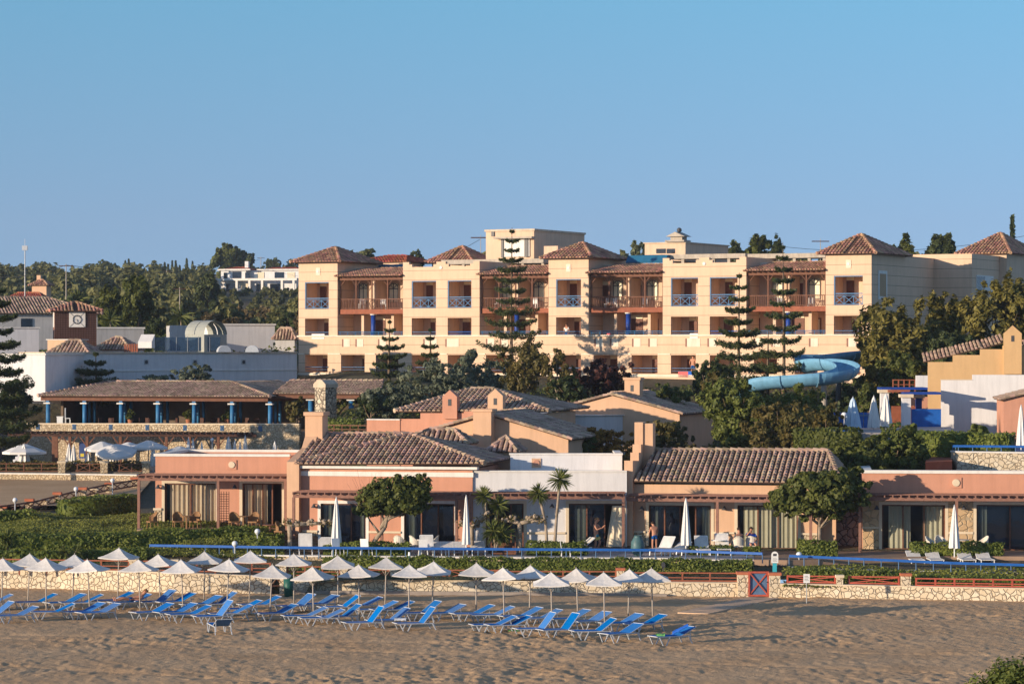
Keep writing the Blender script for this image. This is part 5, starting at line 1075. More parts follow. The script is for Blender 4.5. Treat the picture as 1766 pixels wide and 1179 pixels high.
# ================================================================ villas of the second row
def slope_villa(label,fr,parts): ...
def gable_house(label,pl,pm,d,py_e,py_apex,px_apex,py_base,rot,wallm,depth,name='villa',gable_tiles=True,zoff=0):
    """gable faces the camera; ridge runs away"""
    f_=Frame(pl,d,Z(py_base,d),rot); v=thing(name,label,'house',f_.loc(),rot); x1=f_.x(pm); xa=f_.x(px_apex); ze=f_.z(pl,py_e); z1=f_.z(pm,py_e+ (py_e-py_apex)*0) ; za=f_.z(px_apex,py_apex)
    zr=ze if abs(x1-xa)<=1e-3 else za-(za-ze)*(x1-xa)/max(.1,xa)
    zr=max(zr,0.4); q=MB(); q.prxz([(0,-1.5),(x1,-1.5),(x1,zr-.08),(xa,za-.08),(0,ze-.08)],0,depth); q.build('wall',wallm,v); q=MB(); o_=.18
    tiles(q,[(x1+.25,-o_,zr-.1),(x1+.25,depth,zr-.1),(xa,depth,za+.04),(xa,-o_,za+.04)]); tiles(q,[(-.2,depth,ze-.06),(-.2,-o_,ze-.06),(xa,-o_,za+.04),(xa,depth,za+.04)]); ridge(q,(xa,-o_,za+.04),(xa,depth,za+.04)); ridge(q,(-.2,-o_,ze),(xa,-o_,za+.05),.09,.28); ridge(q,(xa,-o_,za+.05),(x1+.25,-o_,zr-.05),.09,.28)
    q.build('roof',['tile_old','tile_under'],v); return v,f_,x1,xa,ze,za,zr
def chimney_pt(v,f_,px0,px1,y,py_top,py_bot,mat,pointed=True,hole=True,depth=.7):
    a,b=f_.x(px0,y),f_.x(px1,y); zt,zb=f_.z(px0,py_top,y),f_.z(px0,py_bot,y); q=MB(); hh=(b-a)*.45 if pointed else 0
    if pointed: q.prxz([(a,zb),(b,zb),(b,zt-hh),((a+b)/2,zt),(a,zt-hh)],y,y+depth)
    else: q.box(a,b,y,y+depth,zb,zt-.15); q.box(a-.08,b+.08,y-.08,y+depth+.08,zt-.15,zt)
    c=q.build('chimney',mat,v)
    if hole: m_=(a+b)/2; zz=zt-hh-.35 if pointed else (zt+zb)/2+.05; q=MB(); q.box(m_-.1,m_+.1,y-.02,y-.001,zz-.2,zz+.2); q.build('flue_opening','metal_dark',c)
# villa A (salmon, two pointed chimneys)
fa=Frame(690,176,4.2,R(-14)); v=thing('villa','second row salmon villa with two pointed chimneys','house',fa.loc(),R(-14)); x=fa.x; z=fa.z
q=MB(); xe=x(862); q.prxz([(0,-2),(xe,-2),(xe,z(862,706)),(x(800),z(800,706)),(x(800),z(800,712)),(x(725),z(725,712)),(x(725),z(725,722)),(0,z(690,722))],0,.3); q.box(x(633),0,-.05,.28,-2,z(650,724)); q.build('wall','salmon',v)
q=MB(); q.box(x(862),x(945,.5),.5,.8,-2,z(900,712,.5)); q.box(x(945,.5)-.3,x(945,.5),.8,8,-2,z(900,712,.5)); q.build('side_wall','peach',v)
q=MB(); q.box(x(633),-.002,-.1,.33,z(650,724),z(650,722)); q.build('parapet_cap','white_trim',v)
yr=4.6; E0=(x(680),.0,z(690,709)); E1=(x(948),.0,z(948,709)); r0=(x(812,yr),yr,z(812,671,yr)); r1=(x(847,yr),yr,z(847,670,yr)); q=MB(); tiles(q,[E0,E1,r1,r0]); tiles(q,[E1,(E1[0],11,E1[2]),r1]); tiles(q,[(E0[0],11,E0[2]),E0,r0]); ridge(q,r0,r1); ridge(q,E1,r1); ridge(q,E0,r0); q.build('roof',['tile_old','tile_under'],v)
chimney_pt(v,fa,763,788,-.25,672,722,'salmon'); chimney_pt(v,fa,841,867,-.25,670,722,'peach')
# villa B gable with slab chimney
v,f_,x1,xa,ze,za,zr=gable_house('second row peach villa with a broad slab chimney before its gable',715,980,166,750,714,842,775,R(-14),'peach',9); chimney_pt(v,f_,816,847,-.9,705,775,'peach',False,False,1.0)
# villa C right peach gable
v,f_,x1,xa,ze,za,zr=gable_house('peach gabled villa left of the big leafy tree, with a square chimney',983,1172,186,699,680,1056,735,R(-18),'peach',9); chimney_pt(v,f_,1077,1103,2.2,651,690,'peach',False,True,.8)
v,f_,x1,y2,zt=simple_house('garden_building','low white wall in blue shade below the peach gable','wall',985,1078,1080,183,716,760,R(30),'white_wall',flatcap=.05)
v,f_,x1,y2,zt=simple_house('garden_building','low beige parapet wall right of the slab chimney','wall',860,945,985,171,733,765,R(-20),'peach',flatcap=.05)
# small tiled roofs just behind villa 2
v,f_,x1,y2,zt=simple_house('small_roof','short tiled roof just behind the ridge of the long tiled villa','roof',712,800,812,161.5,765,790,R(-14),'peach','t',.75,.3,roofmat='tile_old')
v,f_,x1,y2,zt=simple_house('small_roof','small tiled roof corner between the villas left of the white upper wall','roof',850,886,896,160,778,800,R(-14),'peach','t',.8,.3,roofmat='tile_old')
# ================================================================ right side : ochre building, white wall, pool terrace
fo=Frame(1600,196,5.2,R(-8)); v=thing('ochre_building','ochre building with stepped gable parapets and a pointed chimney at the right edge','building',fo.loc(),R(-8)); x=fo.x; z=fo.z
q=MB(); q.prxz([(0,-2),(x(1800),-2),(x(1800),z(1762,596)),(x(1729),z(1729,596)),(x(1729),z(1729,602)),(x(1690),z(1690,602)),(x(1690),z(1690,612)),(x(1643),z(1643,612)),(x(1643),z(1643,624)),(0,z(1600,624))],0,.35); q.box(0,.35,.35,8,-2,z(1600,624)-.3); q.build('wall','ochre',v)
q=MB(); q.wall(0,x(1800),.2,.5,2,.1); E0=(x(1596,.9),.9,z(1596,622,.9)); E1=(x(1800,.9),.9,z(1596,622,.9)); 
for a,b,py in((1592,1642,621),(1643,1690,609),(1690,1729,599),(1762,1800,600)):
    xa,xb=x(a,.4),x(b,.4); za=z(a,py+3,.4); q2=[(xa,.2,za),(xb,.2,za+.45),(xb,3.5,za+1.0),(xa,3.5,za+.55)]; q=MB(); tiles(q,q2,.26,.36); q.build('roof',['tile_old','tile_under'],v)
if 1:  chimney_pt(v,fo,1731,1762,-.3,561,645,'ochre')
fwt=Frame(1623,190,4.0,R(-6)); v=thing('white_wall','large smooth cream white garden wall with a stepped top below the ochre building','wall',fwt.loc(),R(-6)); x=fwt.x; z=fwt.z; q=MB(); q.prxz([(0,-1),(x(1850),-1),(x(1850),z(1680,646)),(x(1677),z(1677,646)),(x(1677),z(1677,655)),(0,z(1630,655))],0,.4); q.build('wall','white_wall',v)
q=MB(); q.box(-.04,x(1677),-.04,.44,z(1630,655),z(1630,654)); q.build('coping','cream_trim',v)
v,f_,x1,xa,ze,za,zr=gable_house('salmon house end with a tiled eave at the right edge',1731,1900,180,688,668,1815,752,R(-6),'salmon',7)
# pool bar pergola pillars
t=thing('pool_pergola','pool bar pergola with white pillars, cream capitals and blue beams','pergola',P(1525,745,186)); o=Vector(t.location); 
def pil(px0,px1,d,pyt,pyb,mat='white_wall'):
    q=MB(); xa,xb=X(px0,d)-o.x,X(px1,d)-o.x; y=d-o.y; zt,zb=Z(pyt,d)-o.z,Z(pyb,d)-o.z; q.box(xa,xb,y,y+(xb-xa),zb,zt); c=q.build('pillar',mat,t); q=MB(); q.box(xa-.15,xb+.15,y-.15,y+(xb-xa)+.15,zt,zt+.2); q.build('capital','cream_trim',c)
pil(1519,1533,186,677,740); pil(1556,1571,184,685,740); pil(1580,1590,188,686,705,'blue_dark')
def bxp(px0,px1,d,py0,py1,dy,mat,name):
    q=MB(); q.box(X(px0,d)-o.x,X(px1,d)-o.x,d-o.y,d-o.y+dy,Z(py1,d)-o.z,Z(py0,d)-o.z); return q.build(name,mat,t)
bxp(1521,1600,187,668,672,2.5,'blue_dark','beam'); bxp(1558,1623,184.5,676,680,2.5,'blue_dark','beam'); bxp(1532,1568,185.5,672,676,2,'wood_rust','beam'); bxp(1538,1580,189,700,742,.2,'wood_rust','rear_wall'); bxp(1572,1623,184.2,705,748,.2,'blue_paint','blue_panel'); bxp(1570,1600,192,684,704,.2,'salmon','rear_wall')
t=thing('small_wall','short white wall block with a timber rail left of the ochre building','wall',P(1580,672,192)); q=MB(); q.box(0,X(1600,192)-X(1580,192),0,.3,0,.95); q.build('wall','white_wall',t); fence('red brown rail above the pool pergola',(1540,193),(1578,193),Z(671,193),Z(655,193),'rail',4,'wood_rust')
# pool terrace with blue fence
slab('terrace',[(1370,171),(1640,171),(1640,184),(1370,184)],Z(742,176),'deck_stone',1.5); blue_rail('blue railing of the upper pool terrace left of the closed parasols',[(1385,172.2,Z(741,172.2)),(1460,171.8,Z(741,172))],Z(752,172),0)
t=thing('blue_fence','bright blue boarded pool fence behind the closed parasols','fence',P(1405,742,182)); o=Vector(t.location); q=MB(); [q.box(.28*k,.28*k+.25,0,.05,0,Z(711,182)-o.z) for k in range(14)]; q.build('boards','blue_paint',t); q=MB(); q.box(0,3.9,-.05,0,.9,1.0); q.build('rail','blue_grey',t)
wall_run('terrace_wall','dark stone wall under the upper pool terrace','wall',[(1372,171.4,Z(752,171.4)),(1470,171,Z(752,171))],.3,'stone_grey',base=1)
# round stone terrace right edge with blue rail
wall_run('terrace_wall','rounded pale stone wall with a blue rail at the right edge','wall',[(1640,164,Z(779,164)),(1650,162,Z(780,162)),(1900,161,Z(783,161))],.4,'stone_wall',.08,base=1)
blue_rail('blue rail on the rounded stone wall at the right edge',[(1643,164,Z(769,164)),(1653,162.1,Z(769,162)),(1900,161.1,Z(771,161))],lambda a,b:Z(779,162),0)
slab('terrace',[(1642,164.2),(1655,162.3),(1900,161.3),(1900,176),(1642,176)],Z(781,163),'blue_grey',1.5)
slab('garden_path',[(1596,158.5),(1642,160),(1642,170),(1600,170)],Z(790,164),'terra_path',2)
# ================================================================ water slide
t=thing('water_slide','curling pale blue water slide winding between the trees','slide',P(1420,700,197)); o=Vector(t.location)
def flume(pts,name,r=.85,mat='slide_blue'):
    P_=[P(a,b,c)-o for a,b,c in pts]; # catmull-rom
    S=[]; n=len(P_)
    for i in range(n-1):
        p0=P_[max(0,i-1)];p1=P_[i];p2=P_[i+1];p3=P_[min(n-1,i+2)]
        for k in range(6):
            u=k/6; S.append(.5*((2*p1)+(p2-p0)*u+(2*p0-5*p1+4*p2-p3)*u*u+(3*p1-p0-3*p2+p3)*u**3))
    S.append(P_[-1]); q=MB(); vs=[]; m_=9
    for i,s in enumerate(S):
        tg=(S[min(i+1,len(S)-1)]-S[max(i-1,0)]); tg.z=0; tg.normalize(); sd_=Vector((tg.y,-tg.x,0))
        for rr in(r,r-.06):
            for k in range(m_): a_=math.pi*(k/(m_-1)); vs.append(s+sd_*math.cos(a_)*rr+Vector((0,0,-math.sin(a_)*rr*1.05)))
    w_=2*m_
    for i in range(len(S)-1):
        a=i*w_; b=a+w_; fs=[]
        for k in range(m_-1): fs.append((k,k+1,w_+k+1,w_+k)); fs.append((m_+k+1,m_+k,w_+m_+k,w_+m_+k+1))
        fs.append((0,w_,w_+m_,m_)); fs.append((m_-1,2*m_-1,w_+2*m_-1,w_+m_-1)); q.mesh(vs[a:b+w_],fs)
    ob=q.build(name,mat,t,True)
    for i in range(4,len(S),6):
        q=MB(); s=S[i]; tg=(S[min(i+1,len(S)-1)]-S[max(i-1,0)]); tg.z=0; tg.normalize(); sd_=Vector((tg.y,-tg.x,0)); pr=[s+sd_*math.cos(math.pi*k/8)*(r+.05)+Vector((0,0,-math.sin(math.pi*k/8)*(r+.05)*1.05)) for k in range(9)]; q.tube(pr,.035,4); q.build('joint','slide_pale',ob)
flume([(1270,672,198),(1310,652,196),(1370,646,195),(1425,642,195),(1462,633,197),(1450,622,202),(1415,618,204),(1390,622,206)],'lower_flume',.82)
flume([(1392,626,206),(1388,612,208),(1430,611,209),(1480,606,211),(1535,602,214)],'upper_flume',.7)
for px,d,py in((1421,198,655),(1446,199,652),(1497,211,622)):
    a=P(px,py,d)-o; q=MB(); q.cyl((a.x,a.y,a.z-5),a,.2,.2,10); q.build('support','metal_dark' if px!=1421 else 'pole_wood',t)

q=MB(); q.poly([(X(-150,169),169,2.72),(X(225,172),172,2.72),(X(262,200),200,2.95),(X(-150,200),200,2.95)]); tag(q.build('upper_beach','sand'),kind='structure')
# ================================================================ vegetation
def G0(px,d): return gz(X(px,d),d)
def araucaria(label,px,pyt,d,zb,wpx,tiers,seed,leaf='leaf_pine',dens=.85,r0=.1,low=.12,top_sparse=.5,zpow=1.0):
    rng=random.Random(seed); nr=np.random.default_rng(seed); zt=Z(pyt,d); Hh=zt-zb; W_=wpx/2/F*d; t=thing('norfolk_pine',label,'tree',(X(px,d),d,zb),0,'norfolk pines')
    q=MB(); q.tube([(0,0,-.3),(rng.uniform(-.1,.1),0,Hh*.4),(0,0,Hh)],[.16,.11,.02],7); C_=[];N_=[]
    for i in range(tiers):
        u=i/(tiers-1); zz=Hh*(low+(1-low-.03)*(u**zpow)); L=W_*((1-u)**.75*.95+.07)*rng.uniform(.85,1.1); nb=rng.choice([6,7,8]) if L>.8 else 5; a0=rng.uniform(0,6)
        for b in range(nb):
            a=a0+2*math.pi*b/nb+rng.uniform(-.15,.15); l=L*rng.uniform(.75,1.1); dr=Vector((math.cos(a),math.sin(a),0)); sd_=Vector((-dr.y,dr.x,0)); up=rng.uniform(.08,.22)*l+.05
            pts=[Vector((0,0,zz)),Vector((0,0,zz-.03*l))+dr*l*.45,Vector((0,0,zz+up))+dr*l]; q.tube(pts,[.035,.025,.01],4)
            m=int((45+95*l)*dens); s=nr.uniform(.22,1,m)**.8; lat=nr.normal(0,.16,m)*np.sin(np.clip(s*1.05,0,1)*math.pi*.78+.35)*l*(1.0)
            lat=np.clip(lat,-.4*l,.4*l); zc=zz+(-.06*l*np.sin(s*math.pi))+up*s*s+nr.normal(0,.03+.03*l,m)+np.abs(lat)*.25
            P_=np.stack([dr.x*l*s+sd_.x*lat,dr.y*l*s+sd_.y*lat,zc],1); C_.append(P_); N_.append(np.tile([[0,0,1.]],(m,1))+nr.normal(0,.6,(m,3)))
    q.build('trunk','bark',t,True); leaves_obj('crown',np.concatenate(C_),np.concatenate(N_),.085,leaf,t,3.4,nr); return t
araucaria('tallest slender norfolk pine in front of the hotel, rising above its roof',883,392,232,9.0,112,13,1,dens=.75,zpow=.85)
araucaria('tall norfolk pine left of the right hotel tower behind the water slide',1350,418,206,6.5,104,13,2,dens=.85,zpow=.85)
araucaria('bushy norfolk pine to the left of the water slide, with dense lower tiers',1275,470,212,7.5,116,11,3,dens=1.1)
araucaria('small slender norfolk pine in front of the left timber balcony bay',672,552,226,8.5,75,8,4)
araucaria('smallest norfolk pine in front of the left front block of the hotel',742,567,230,8.8,62,7,5)
araucaria('flat topped norfolk pine against the white service building',165,608,225,6.5,120,6,6,dens=1.4,low=.25)
araucaria('big dark norfolk pine at the left edge of the photo',-8,470,196,4.0,165,13,7,leaf='leaf_dark',dens=1.7)
araucaria('dense low norfolk pine beside the bushy one at the water slide',1325,560,208,6.5,115,7,8,dens=1.5)
def T(label,px,pyt,pyb,d,wpx,leaf,n=4000,ls=.17,seed=1,k=6,cat='tree',name='tree',trunk=.12,z0f=.25,group=None,**kw):
    zb=Z(pyb,d); h=Z(pyt,d)-zb; w_=wpx/2/F*d; kw.setdefault('cl',.26); return tree(name,label,cat,(X(px,d),d,zb),w_,h,h*z0f,k,n,leaf,ls,seed,trunk,group,**kw)
# bank of grey green shrubs and trees between hotel and villas
T('grey green spreading shrub tree above the stone wall, leftmost of the bank under the hotel',668,655,735,204,95,'leaf_grey',5000,.17,11,7,z0f=.05)
T('large grey green feathery tree below the small norfolk pines',745,618,725,208,150,'leaf_grey',8500,.17,12,9,z0f=.05)
T('grey green tree with a dark heart left of the tallest norfolk pine',822,606,715,212,110,'leaf_grey',6500,.17,13,8,z0f=.05)
T('dark green low shrub right of the stone chimney',640,678,735,203,60,'leaf_dark',2500,.16,14,5,z0f=.02)
T('brown green tree with a pale trunk in front of the hotel centre',905,585,700,204,105,'leaf_brown',6000,.16,15,8,z0f=.12,bark='bark_pale',shell=.4)
T('open reddish brown tree with a forked pale trunk',962,600,712,200,85,'leaf_brown',3600,.15,16,7,z0f=.2,bark='bark_pale',shell=.3)
T('dark purple red leaved tree in front of the hotel ground floor',1040,618,705,202,115,'leaf_red',7000,.16,17,8,z0f=.05)
T('dark green bush between the brown and the purple tree',985,650,712,199,90,'leaf_dark',3500,.16,18,5,z0f=.02)
T('small yellow green tree behind the chimney of the peach gable',1150,662,722,190,95,'leaf_mid',4200,.16,19,6,z0f=.05)
T('dark bush at the foot of the hotel left of the norfolk pines',1225,620,720,205,80,'leaf_dark',4500,.17,20,6,z0f=.05)
T('reddish brown bush at the foot of the hotel ground floor openings',1228,640,715,200,60,'leaf_brown',2500,.16,21,5,z0f=.05)
T('big bright leafy tree below the water slide',1272,655,790,178,155,'leaf_bright',14000,.18,22,10,z0f=.04,asp=1.4)
T('dense green tree right of the big leafy one under the slide',1372,662,790,180,125,'leaf_bright',9000,.18,23,9,z0f=.04)
T('brownish green shrub in front of the leafy trees above the right tiled roof',1345,692,790,171,130,'leaf_brown',8000,.15,24,8,z0f=.02)
T('orange and yellow autumn shrub between white wall and stepped chimney',1035,735,800,170,125,'leaf_orange',6500,.14,25,9,name='shrub',cat='shrub',z0f=.0)
T('dark shrub with orange tips right of the stepped chimney',1155,722,800,172,105,'leaf_brown',5500,.14,26,7,name='shrub',cat='shrub',z0f=.0)
T('dark green shrub left of the orange one',1003,752,800,168,60,'leaf_mid',2600,.14,27,5,name='shrub',cat='shrub',z0f=.0)
T('round dark green shrub cluster behind the right salmon villa',1545,727,825,163,125,'leaf_bright',10500,.16,28,8,name='shrub',cat='shrub',z0f=.0)
T('large green bush between the right tiled roof and the right salmon villa',1470,745,850,159,115,'leaf_mid',8500,.17,29,8,name='shrub',cat='shrub',z0f=.0)
T('spiky pale green shrub in front of the white garden wall',1690,730,775,172,60,'leaf_bright',2200,.15,31,5,name='shrub',cat='shrub',z0f=.0)
hedge('hedge','tall clipped hedge running below the white garden wall',[(X(1560,170),170),(X(1655,166),166),(X(1745,165),165)],2.2,1.6,Z(795,167),'leaf_hedge',45,.14,14)
hedge('hedge','low clipped hedge under the upper pool terrace',[(X(1375,169.5),169.5),(X(1480,168),168)],1.6,1.2,Z(775,169),'leaf_mid',50,.14,15)
# conifers on the right
T('tall yellow green conifer in front of the right hotel tower',1532,520,690,208,150,'leaf_conifer',11000,.2,32,10,z0f=.03,asp=2.2)
T('yellow green conifer with a tapering tip before the long shaded hotel wall',1625,500,690,214,115,'leaf_conifer',8000,.2,33,8,z0f=.03,asp=2.2)
T('dark bluish green tree between the conifers',1640,570,690,206,110,'leaf_pine',7500,.19,34,8,z0f=.03)
T('large yellow green conifer above the ochre building',1712,484,660,210,150,'leaf_conifer',11000,.2,35,9,z0f=.03,asp=2.2)
T('yellow green conifer at the right edge of the photo',1775,470,640,212,110,'leaf_conifer',6500,.2,36,7,z0f=.03,asp=2.2)
T('brown green conifer beside the water slide supports',1560,600,720,200,110,'leaf_mid',7500,.18,37,8,z0f=.03)
T('dark shrub under the water slide',1480,650,745,199,110,'leaf_dark',5500,.18,38,7,z0f=.03)
T('leafy shrub behind the closed white parasols',1500,660,735,190,70,'leaf_mid',3500,.16,39,6,z0f=.03)
T('small shrub left of the blue pool fence',1425,690,760,176,70,'leaf_brown',3500,.15,40,6,name='shrub',cat='shrub',z0f=.0)
# trees in front of the villas
fl=[(0,0,2.9,1.9,1.6,1.05),(-1.5,0,2.7,1.15,1.1,.8),(1.5,.1,2.95,1.25,1.1,.85),(-.6,-.5,3.5,1.1,1,.75),(.8,-.4,3.6,1.1,1,.8),(1.9,0,3.7,.8,.8,.7),(-2.1,0,2.4,.8,.8,.55),(-1.0,0,2.1,.9,.8,.45),(.6,-.3,2.1,.9,.8,.45)]
tree('mulberry_tree','broad dark leafed tree in front of the right end of the peach villa','tree',(X(1413,150.2),150.2,1.45),2,4,1,lobes=fl,n=13000,leaf='leaf_mid',ls=.17,seed=41,trunk_r=.17,bark='bark_pale',cl=.24,asp=1.5)
ll=[(1.5,0,2.95,1.55,1.0,.95),(.6,0,2.6,1.15,.9,.75),(2.4,0,3.1,1.1,.8,.85),(1.7,0,2.5,1.2,.8,.6),(.9,-.3,3.3,.8,.7,.5),(2.9,0,3.6,.42,.5,.5),(1.7,0,3.6,.55,.5,.45),(-.2,0,2.3,.55,.5,.4),(2.6,0,2.6,.7,.6,.4)]
t=tree('leaning_tree','windswept tree leaning right with bare twigs on its left, before the middle villa','tree',(X(632,149.6),149.6,1.45),2,4,1,lobes=ll,n=13000,leaf='leaf_mid',ls=.15,seed=42,trunk_r=.15,bark='bark_pale',cl=.26,lean=1.2)
q=MB(); rng=random.Random(4)
for i in range(26):
    a=Vector((.2+rng.uniform(-.2,.5),rng.uniform(-.3,.2),1.9+rng.random()*.3)); an=R(rng.uniform(75,155)); l=rng.uniform(1.0,2.3); e=a+Vector((math.cos(an)*l*.8,rng.uniform(-.3,.3),math.sin(an)*l)); q.tube([a,a.lerp(e,.5)+Vector((-.1,0,.1)),e],[.014,.011,.005],3)
q.build('bare_twigs','wood_pink',t)
def stub_tree(label,px,d,h,br,seed):
    rng=random.Random(seed); t=thing('pollarded_tree',label,'tree',(X(px,d),d,1.4),0,'pruned stubby trees on the patio'); q=MB(); q.tube([(0,0,-.1),(.03,0,h*.5),(0,0,h)],[.13,.11,.12],8)
    for x_,z_ in br: q.tube([(0,0,h-.05),(x_*.5,rng.uniform(-.1,.1),h+z_*.3),(x_,0,h+z_)],[.10,.08,.06],6); [q.ball((x_+rng.uniform(-.15,.15),rng.uniform(-.1,.1),h+z_+rng.uniform(-.08,.1)),rng.uniform(.07,.12),7,5) for _ in range(5)]
    q.build('trunk','bark_pale',t,True)
    C_=[];rr=np.random.default_rng(seed)
    for x_,z_ in br: C_.append(rr.normal(size=(60,3))*[.16,.12,.09]+[x_,0,h+z_])
    C_=np.concatenate(C_); leaves_obj('leaves',C_,rr.normal(size=C_.shape),.08,'leaf_brown',t,1.6,rr)
stub_tree('pruned stubby tree with a long horizontal limb beside the left villa terrace',499,149.5,1.5,[(.5,.1),(1.1,.12),(1.8,.12),(2.2,.1),(-.1,.15)],1)
stub_tree('pruned stubby tree right of the closed parasol at the villa centre',813,149.2,1.45,[(-.5,.1),(.45,.35),(.2,.05),(.75,.6)],2)
stub_tree('pruned stubby tree with a wide knobbly head in front of the white villa',896,149.0,1.65,[(-.75,.1),(-.35,.2),(.5,.15),(.85,.25),(1.15,.1)],3)
def yucca(label,px,pyh,d,zb,heads,seed,r=.75,name='yucca',n=130,lean=0,cat='palm'):
    rng=np.random.default_rng(seed); t=thing(name,label,cat,(X(px,d),d,zb),0); q=MB(); zt=Z(pyh,d)-zb
    for hx_,hz_ in heads: q.tube([(0,0,-.1),(hx_*.3+.05,0,(zt+hz_)*.5),(hx_,0,zt+hz_)],[.10,.075,.07],7)
    q.build('trunk','bark_pale',t,True); vs=MB()
    for hx_,hz_ in heads:
        for i in range(n):
            a=rng.uniform(0,2*math.pi); el=R(rng.uniform(-65,85)); l=r*rng.uniform(.75,1.1); dr=Vector((math.cos(a)*math.cos(el),math.sin(a)*math.cos(el),math.sin(el))); c=Vector((hx_,0,zt+hz_)); s_=dr.cross(Vector((0,0,1))).normalized()*.028
            m_=c+dr*l*.6; e=c+dr*l-Vector((0,0,.12*l)); vs.mesh([c-s_,c+s_,m_+s_,e,m_-s_],[(0,1,2,3,4)])
    vs.build('leaves','leaf_palm',t); return t
yucca('tall spiky headed yucca in front of the white villa, higher of the pair',955,826,148.6,1.42,[(.32,0)],51,.78)
yucca('shorter spiky headed yucca left of the tall one',944,850,149.0,1.42,[(-.45,0)],52,.72)
yucca('twin headed spiky yucca at the left side of the white villa',845,858,149.4,1.42,[(-.3,.1),(.45,-.35)],53,.7)
yucca('low bushy palm shrub on the patio by the stubby trees',852,915,148.6,1.42,[(0,0),(.4,-.15)],54,.8)
yucca('small spiky palm in a bed behind the low pool wall',802,968,144.9,1.2,[(0,0)],55,.5,n=80)
yucca('low spiky plants by the left lawn hedge',122,952,146.2,1.0,[(-.3,0),(.3,.05)],56,.5,n=70,cat='plant',name='spiky_plant')
yucca('small spiky shrub at the left edge of the lawn',14,928,149,1.6,[(0,0)],57,.6,n=110,cat='plant',name='spiky_plant')
# left lawn: hedges and ground cover
hedge('hedge','long clipped hedge across the left lawn, middle one of three',[(X(-70,149.2),149.2,1.4),(X(200,150.2),150.2,1.45),(X(450,153.0),153.0,1.6)],1.3,.95,0,dens=75,ls=.12,seed=21)
hedge('hedge','long clipped hedge along the front of the left lawn above the beach fence',[(X(-70,146.9),146.9,.9),(X(150,147.2),147.2,.95),(X(250,148.0),148.0,1.0)],1.1,.75,0,dens=85,ls=.12,seed=22)
hedge('hedge','dark boxy hedge left of the flat salmon villa',[(X(108,165),165,2.1),(X(228,167.5),167.5,2.3)],1.6,1.25,0,dens=60,ls=.13,seed=23)
hedge('hedge','hedge in front of the flat salmon villa terrace',[(X(250,152.4),152.4,1.4),(X(390,151.8),151.8,1.4),(X(484,151.2),151.2,1.4)],1.2,.85,0,dens=80,ls=.12,seed=24)
hedge('hedge','small clipped hedge block by the white globe lamp',[(X(436,149.6),149.6),(X(482,149.4),149.4)],.9,.7,1.35,dens=100,ls=.11,seed=25)
hedge('hedge','upper hedge at the far left of the lawn',[(X(-70,160),160,2.2),(X(60,161.5),161.5,2.2)],1.6,.7,0,dens=60,ls=.13,seed=26)
def cover(name,label,pxr,dr,n,ls,leaf,h,kind='stuff',seed=5):
    rng=np.random.default_rng(seed); C_=np.empty((n,3)); 
    d=rng.uniform(*dr,n); px=rng.uniform(*pxr,n); x_=(px-CX)/F*d; 
    b_=fbm(x_+50,d,2.6,seed,3); z_=np.array([gz(a,b) for a,b in zip(x_,d)])+h*(.5+.9*b_)*rng.uniform(.5,1,n)
    C_[:,0]=x_;C_[:,1]=d;C_[:,2]=z_; N_=rng.normal(size=(n,3))*.55+[0,-.3,1]; o=leaves_obj(name,C_,N_,ls,leaf,None,1.5,rng); tag(o,label,None,None,'stuff'); return o
cover('ground_cover','',(-90,490),(147.5,165),90000,.085,'ground_leaf',.42); cover('ground_cover','',(480,1300),(141.8,145.6),9000,.10,'ground_leaf',.35,seed=6); cover('ground_cover','',(1350,1900),(139,143.8),8000,.10,'ground_leaf',.3,seed=7)
cover('hillside_brush','',(-90,512),(240,330),34000,.24,'leaf_mid',1.8,seed=8); cover('garden_brush','',(560,1760),(176,222),45000,.16,'leaf_mid',1.0,seed=9); cover('garden_brush','',(1330,1760),(158,176),14000,.18,'leaf_mid',.9,seed=10)
# patio hedges
for i,(a,b,dd,h,lab) in enumerate(((585,706,148.2,.62,'clipped hedge on the patio in front of the leaning tree'),(560,584,148.5,.45,'short low hedge beside the left closed patio parasol'),(909,1011,148.4,.62,'clipped hedge on the patio in front of the white villa'),(1377,1442,147.6,.75,'clipped hedge around the foot of the broad dark leafed tree'),(1571,1728,148.2,.62,'clipped hedge on the patio in front of the right salmon villa'),(1190,1265,148.6,.4,'low plants beside the closed parasol before the peach villa'),(1283,1310,148.5,.4,'low plants beside the two seated people'))):
    hedge('hedge',lab,[(X(a,dd),dd),(X(b,dd),dd)],.8,h,1.42,dens=150,ls=.09,seed=30+i)
# ================================================================ far hillside wood, skyline trees and village
leafmat('wood_leaf',(.075,.095,.035),(.29,.27,.10)); 
for nd in M['wood_leaf'].node_tree.nodes:
    if nd.type=='TEX_NOISE': nd.inputs['Scale'].default_value=.045
def wood(name,pxr,dr,count,leafn,seed,skip=lambda p,d:False,hr=(3,6.5),leaf='wood_leaf',sz=.75):
    rng=np.random.default_rng(seed); Cs=[];Ns=[]; made=0
    while made<count:
        d=rng.uniform(dr[0]**.5,dr[1]**.5)**2; px=rng.uniform(*pxr)
        if skip(px,d): continue
        x_=X(px,d); zg=gz(x_,d); h=rng.uniform(*hr)*(.5 if d>780 else 1); w_=h*rng.uniform(.4,.7)*(1.5 if d>780 else 1); nl=int(leafn*(360/d)**.6); k=rng.integers(3,6)
        L=[(rng.uniform(-.4,.4)*w_,rng.uniform(-.3,.3)*w_,h*rng.uniform(.35,.7),w_*rng.uniform(.45,.7),w_*.6,h*rng.uniform(.25,.4)) for _ in range(k)]
        c_,n_=crown(L,nl,int(rng.integers(1e6)),cl=.3); c_+=[x_,d,zg]; Cs.append(c_);Ns.append(n_); made+=1
    o=leaves_obj(name,np.concatenate(Cs),np.concatenate(Ns),sz,leaf,None,1.4,rng); return tag(o,None,None,None,'stuff')
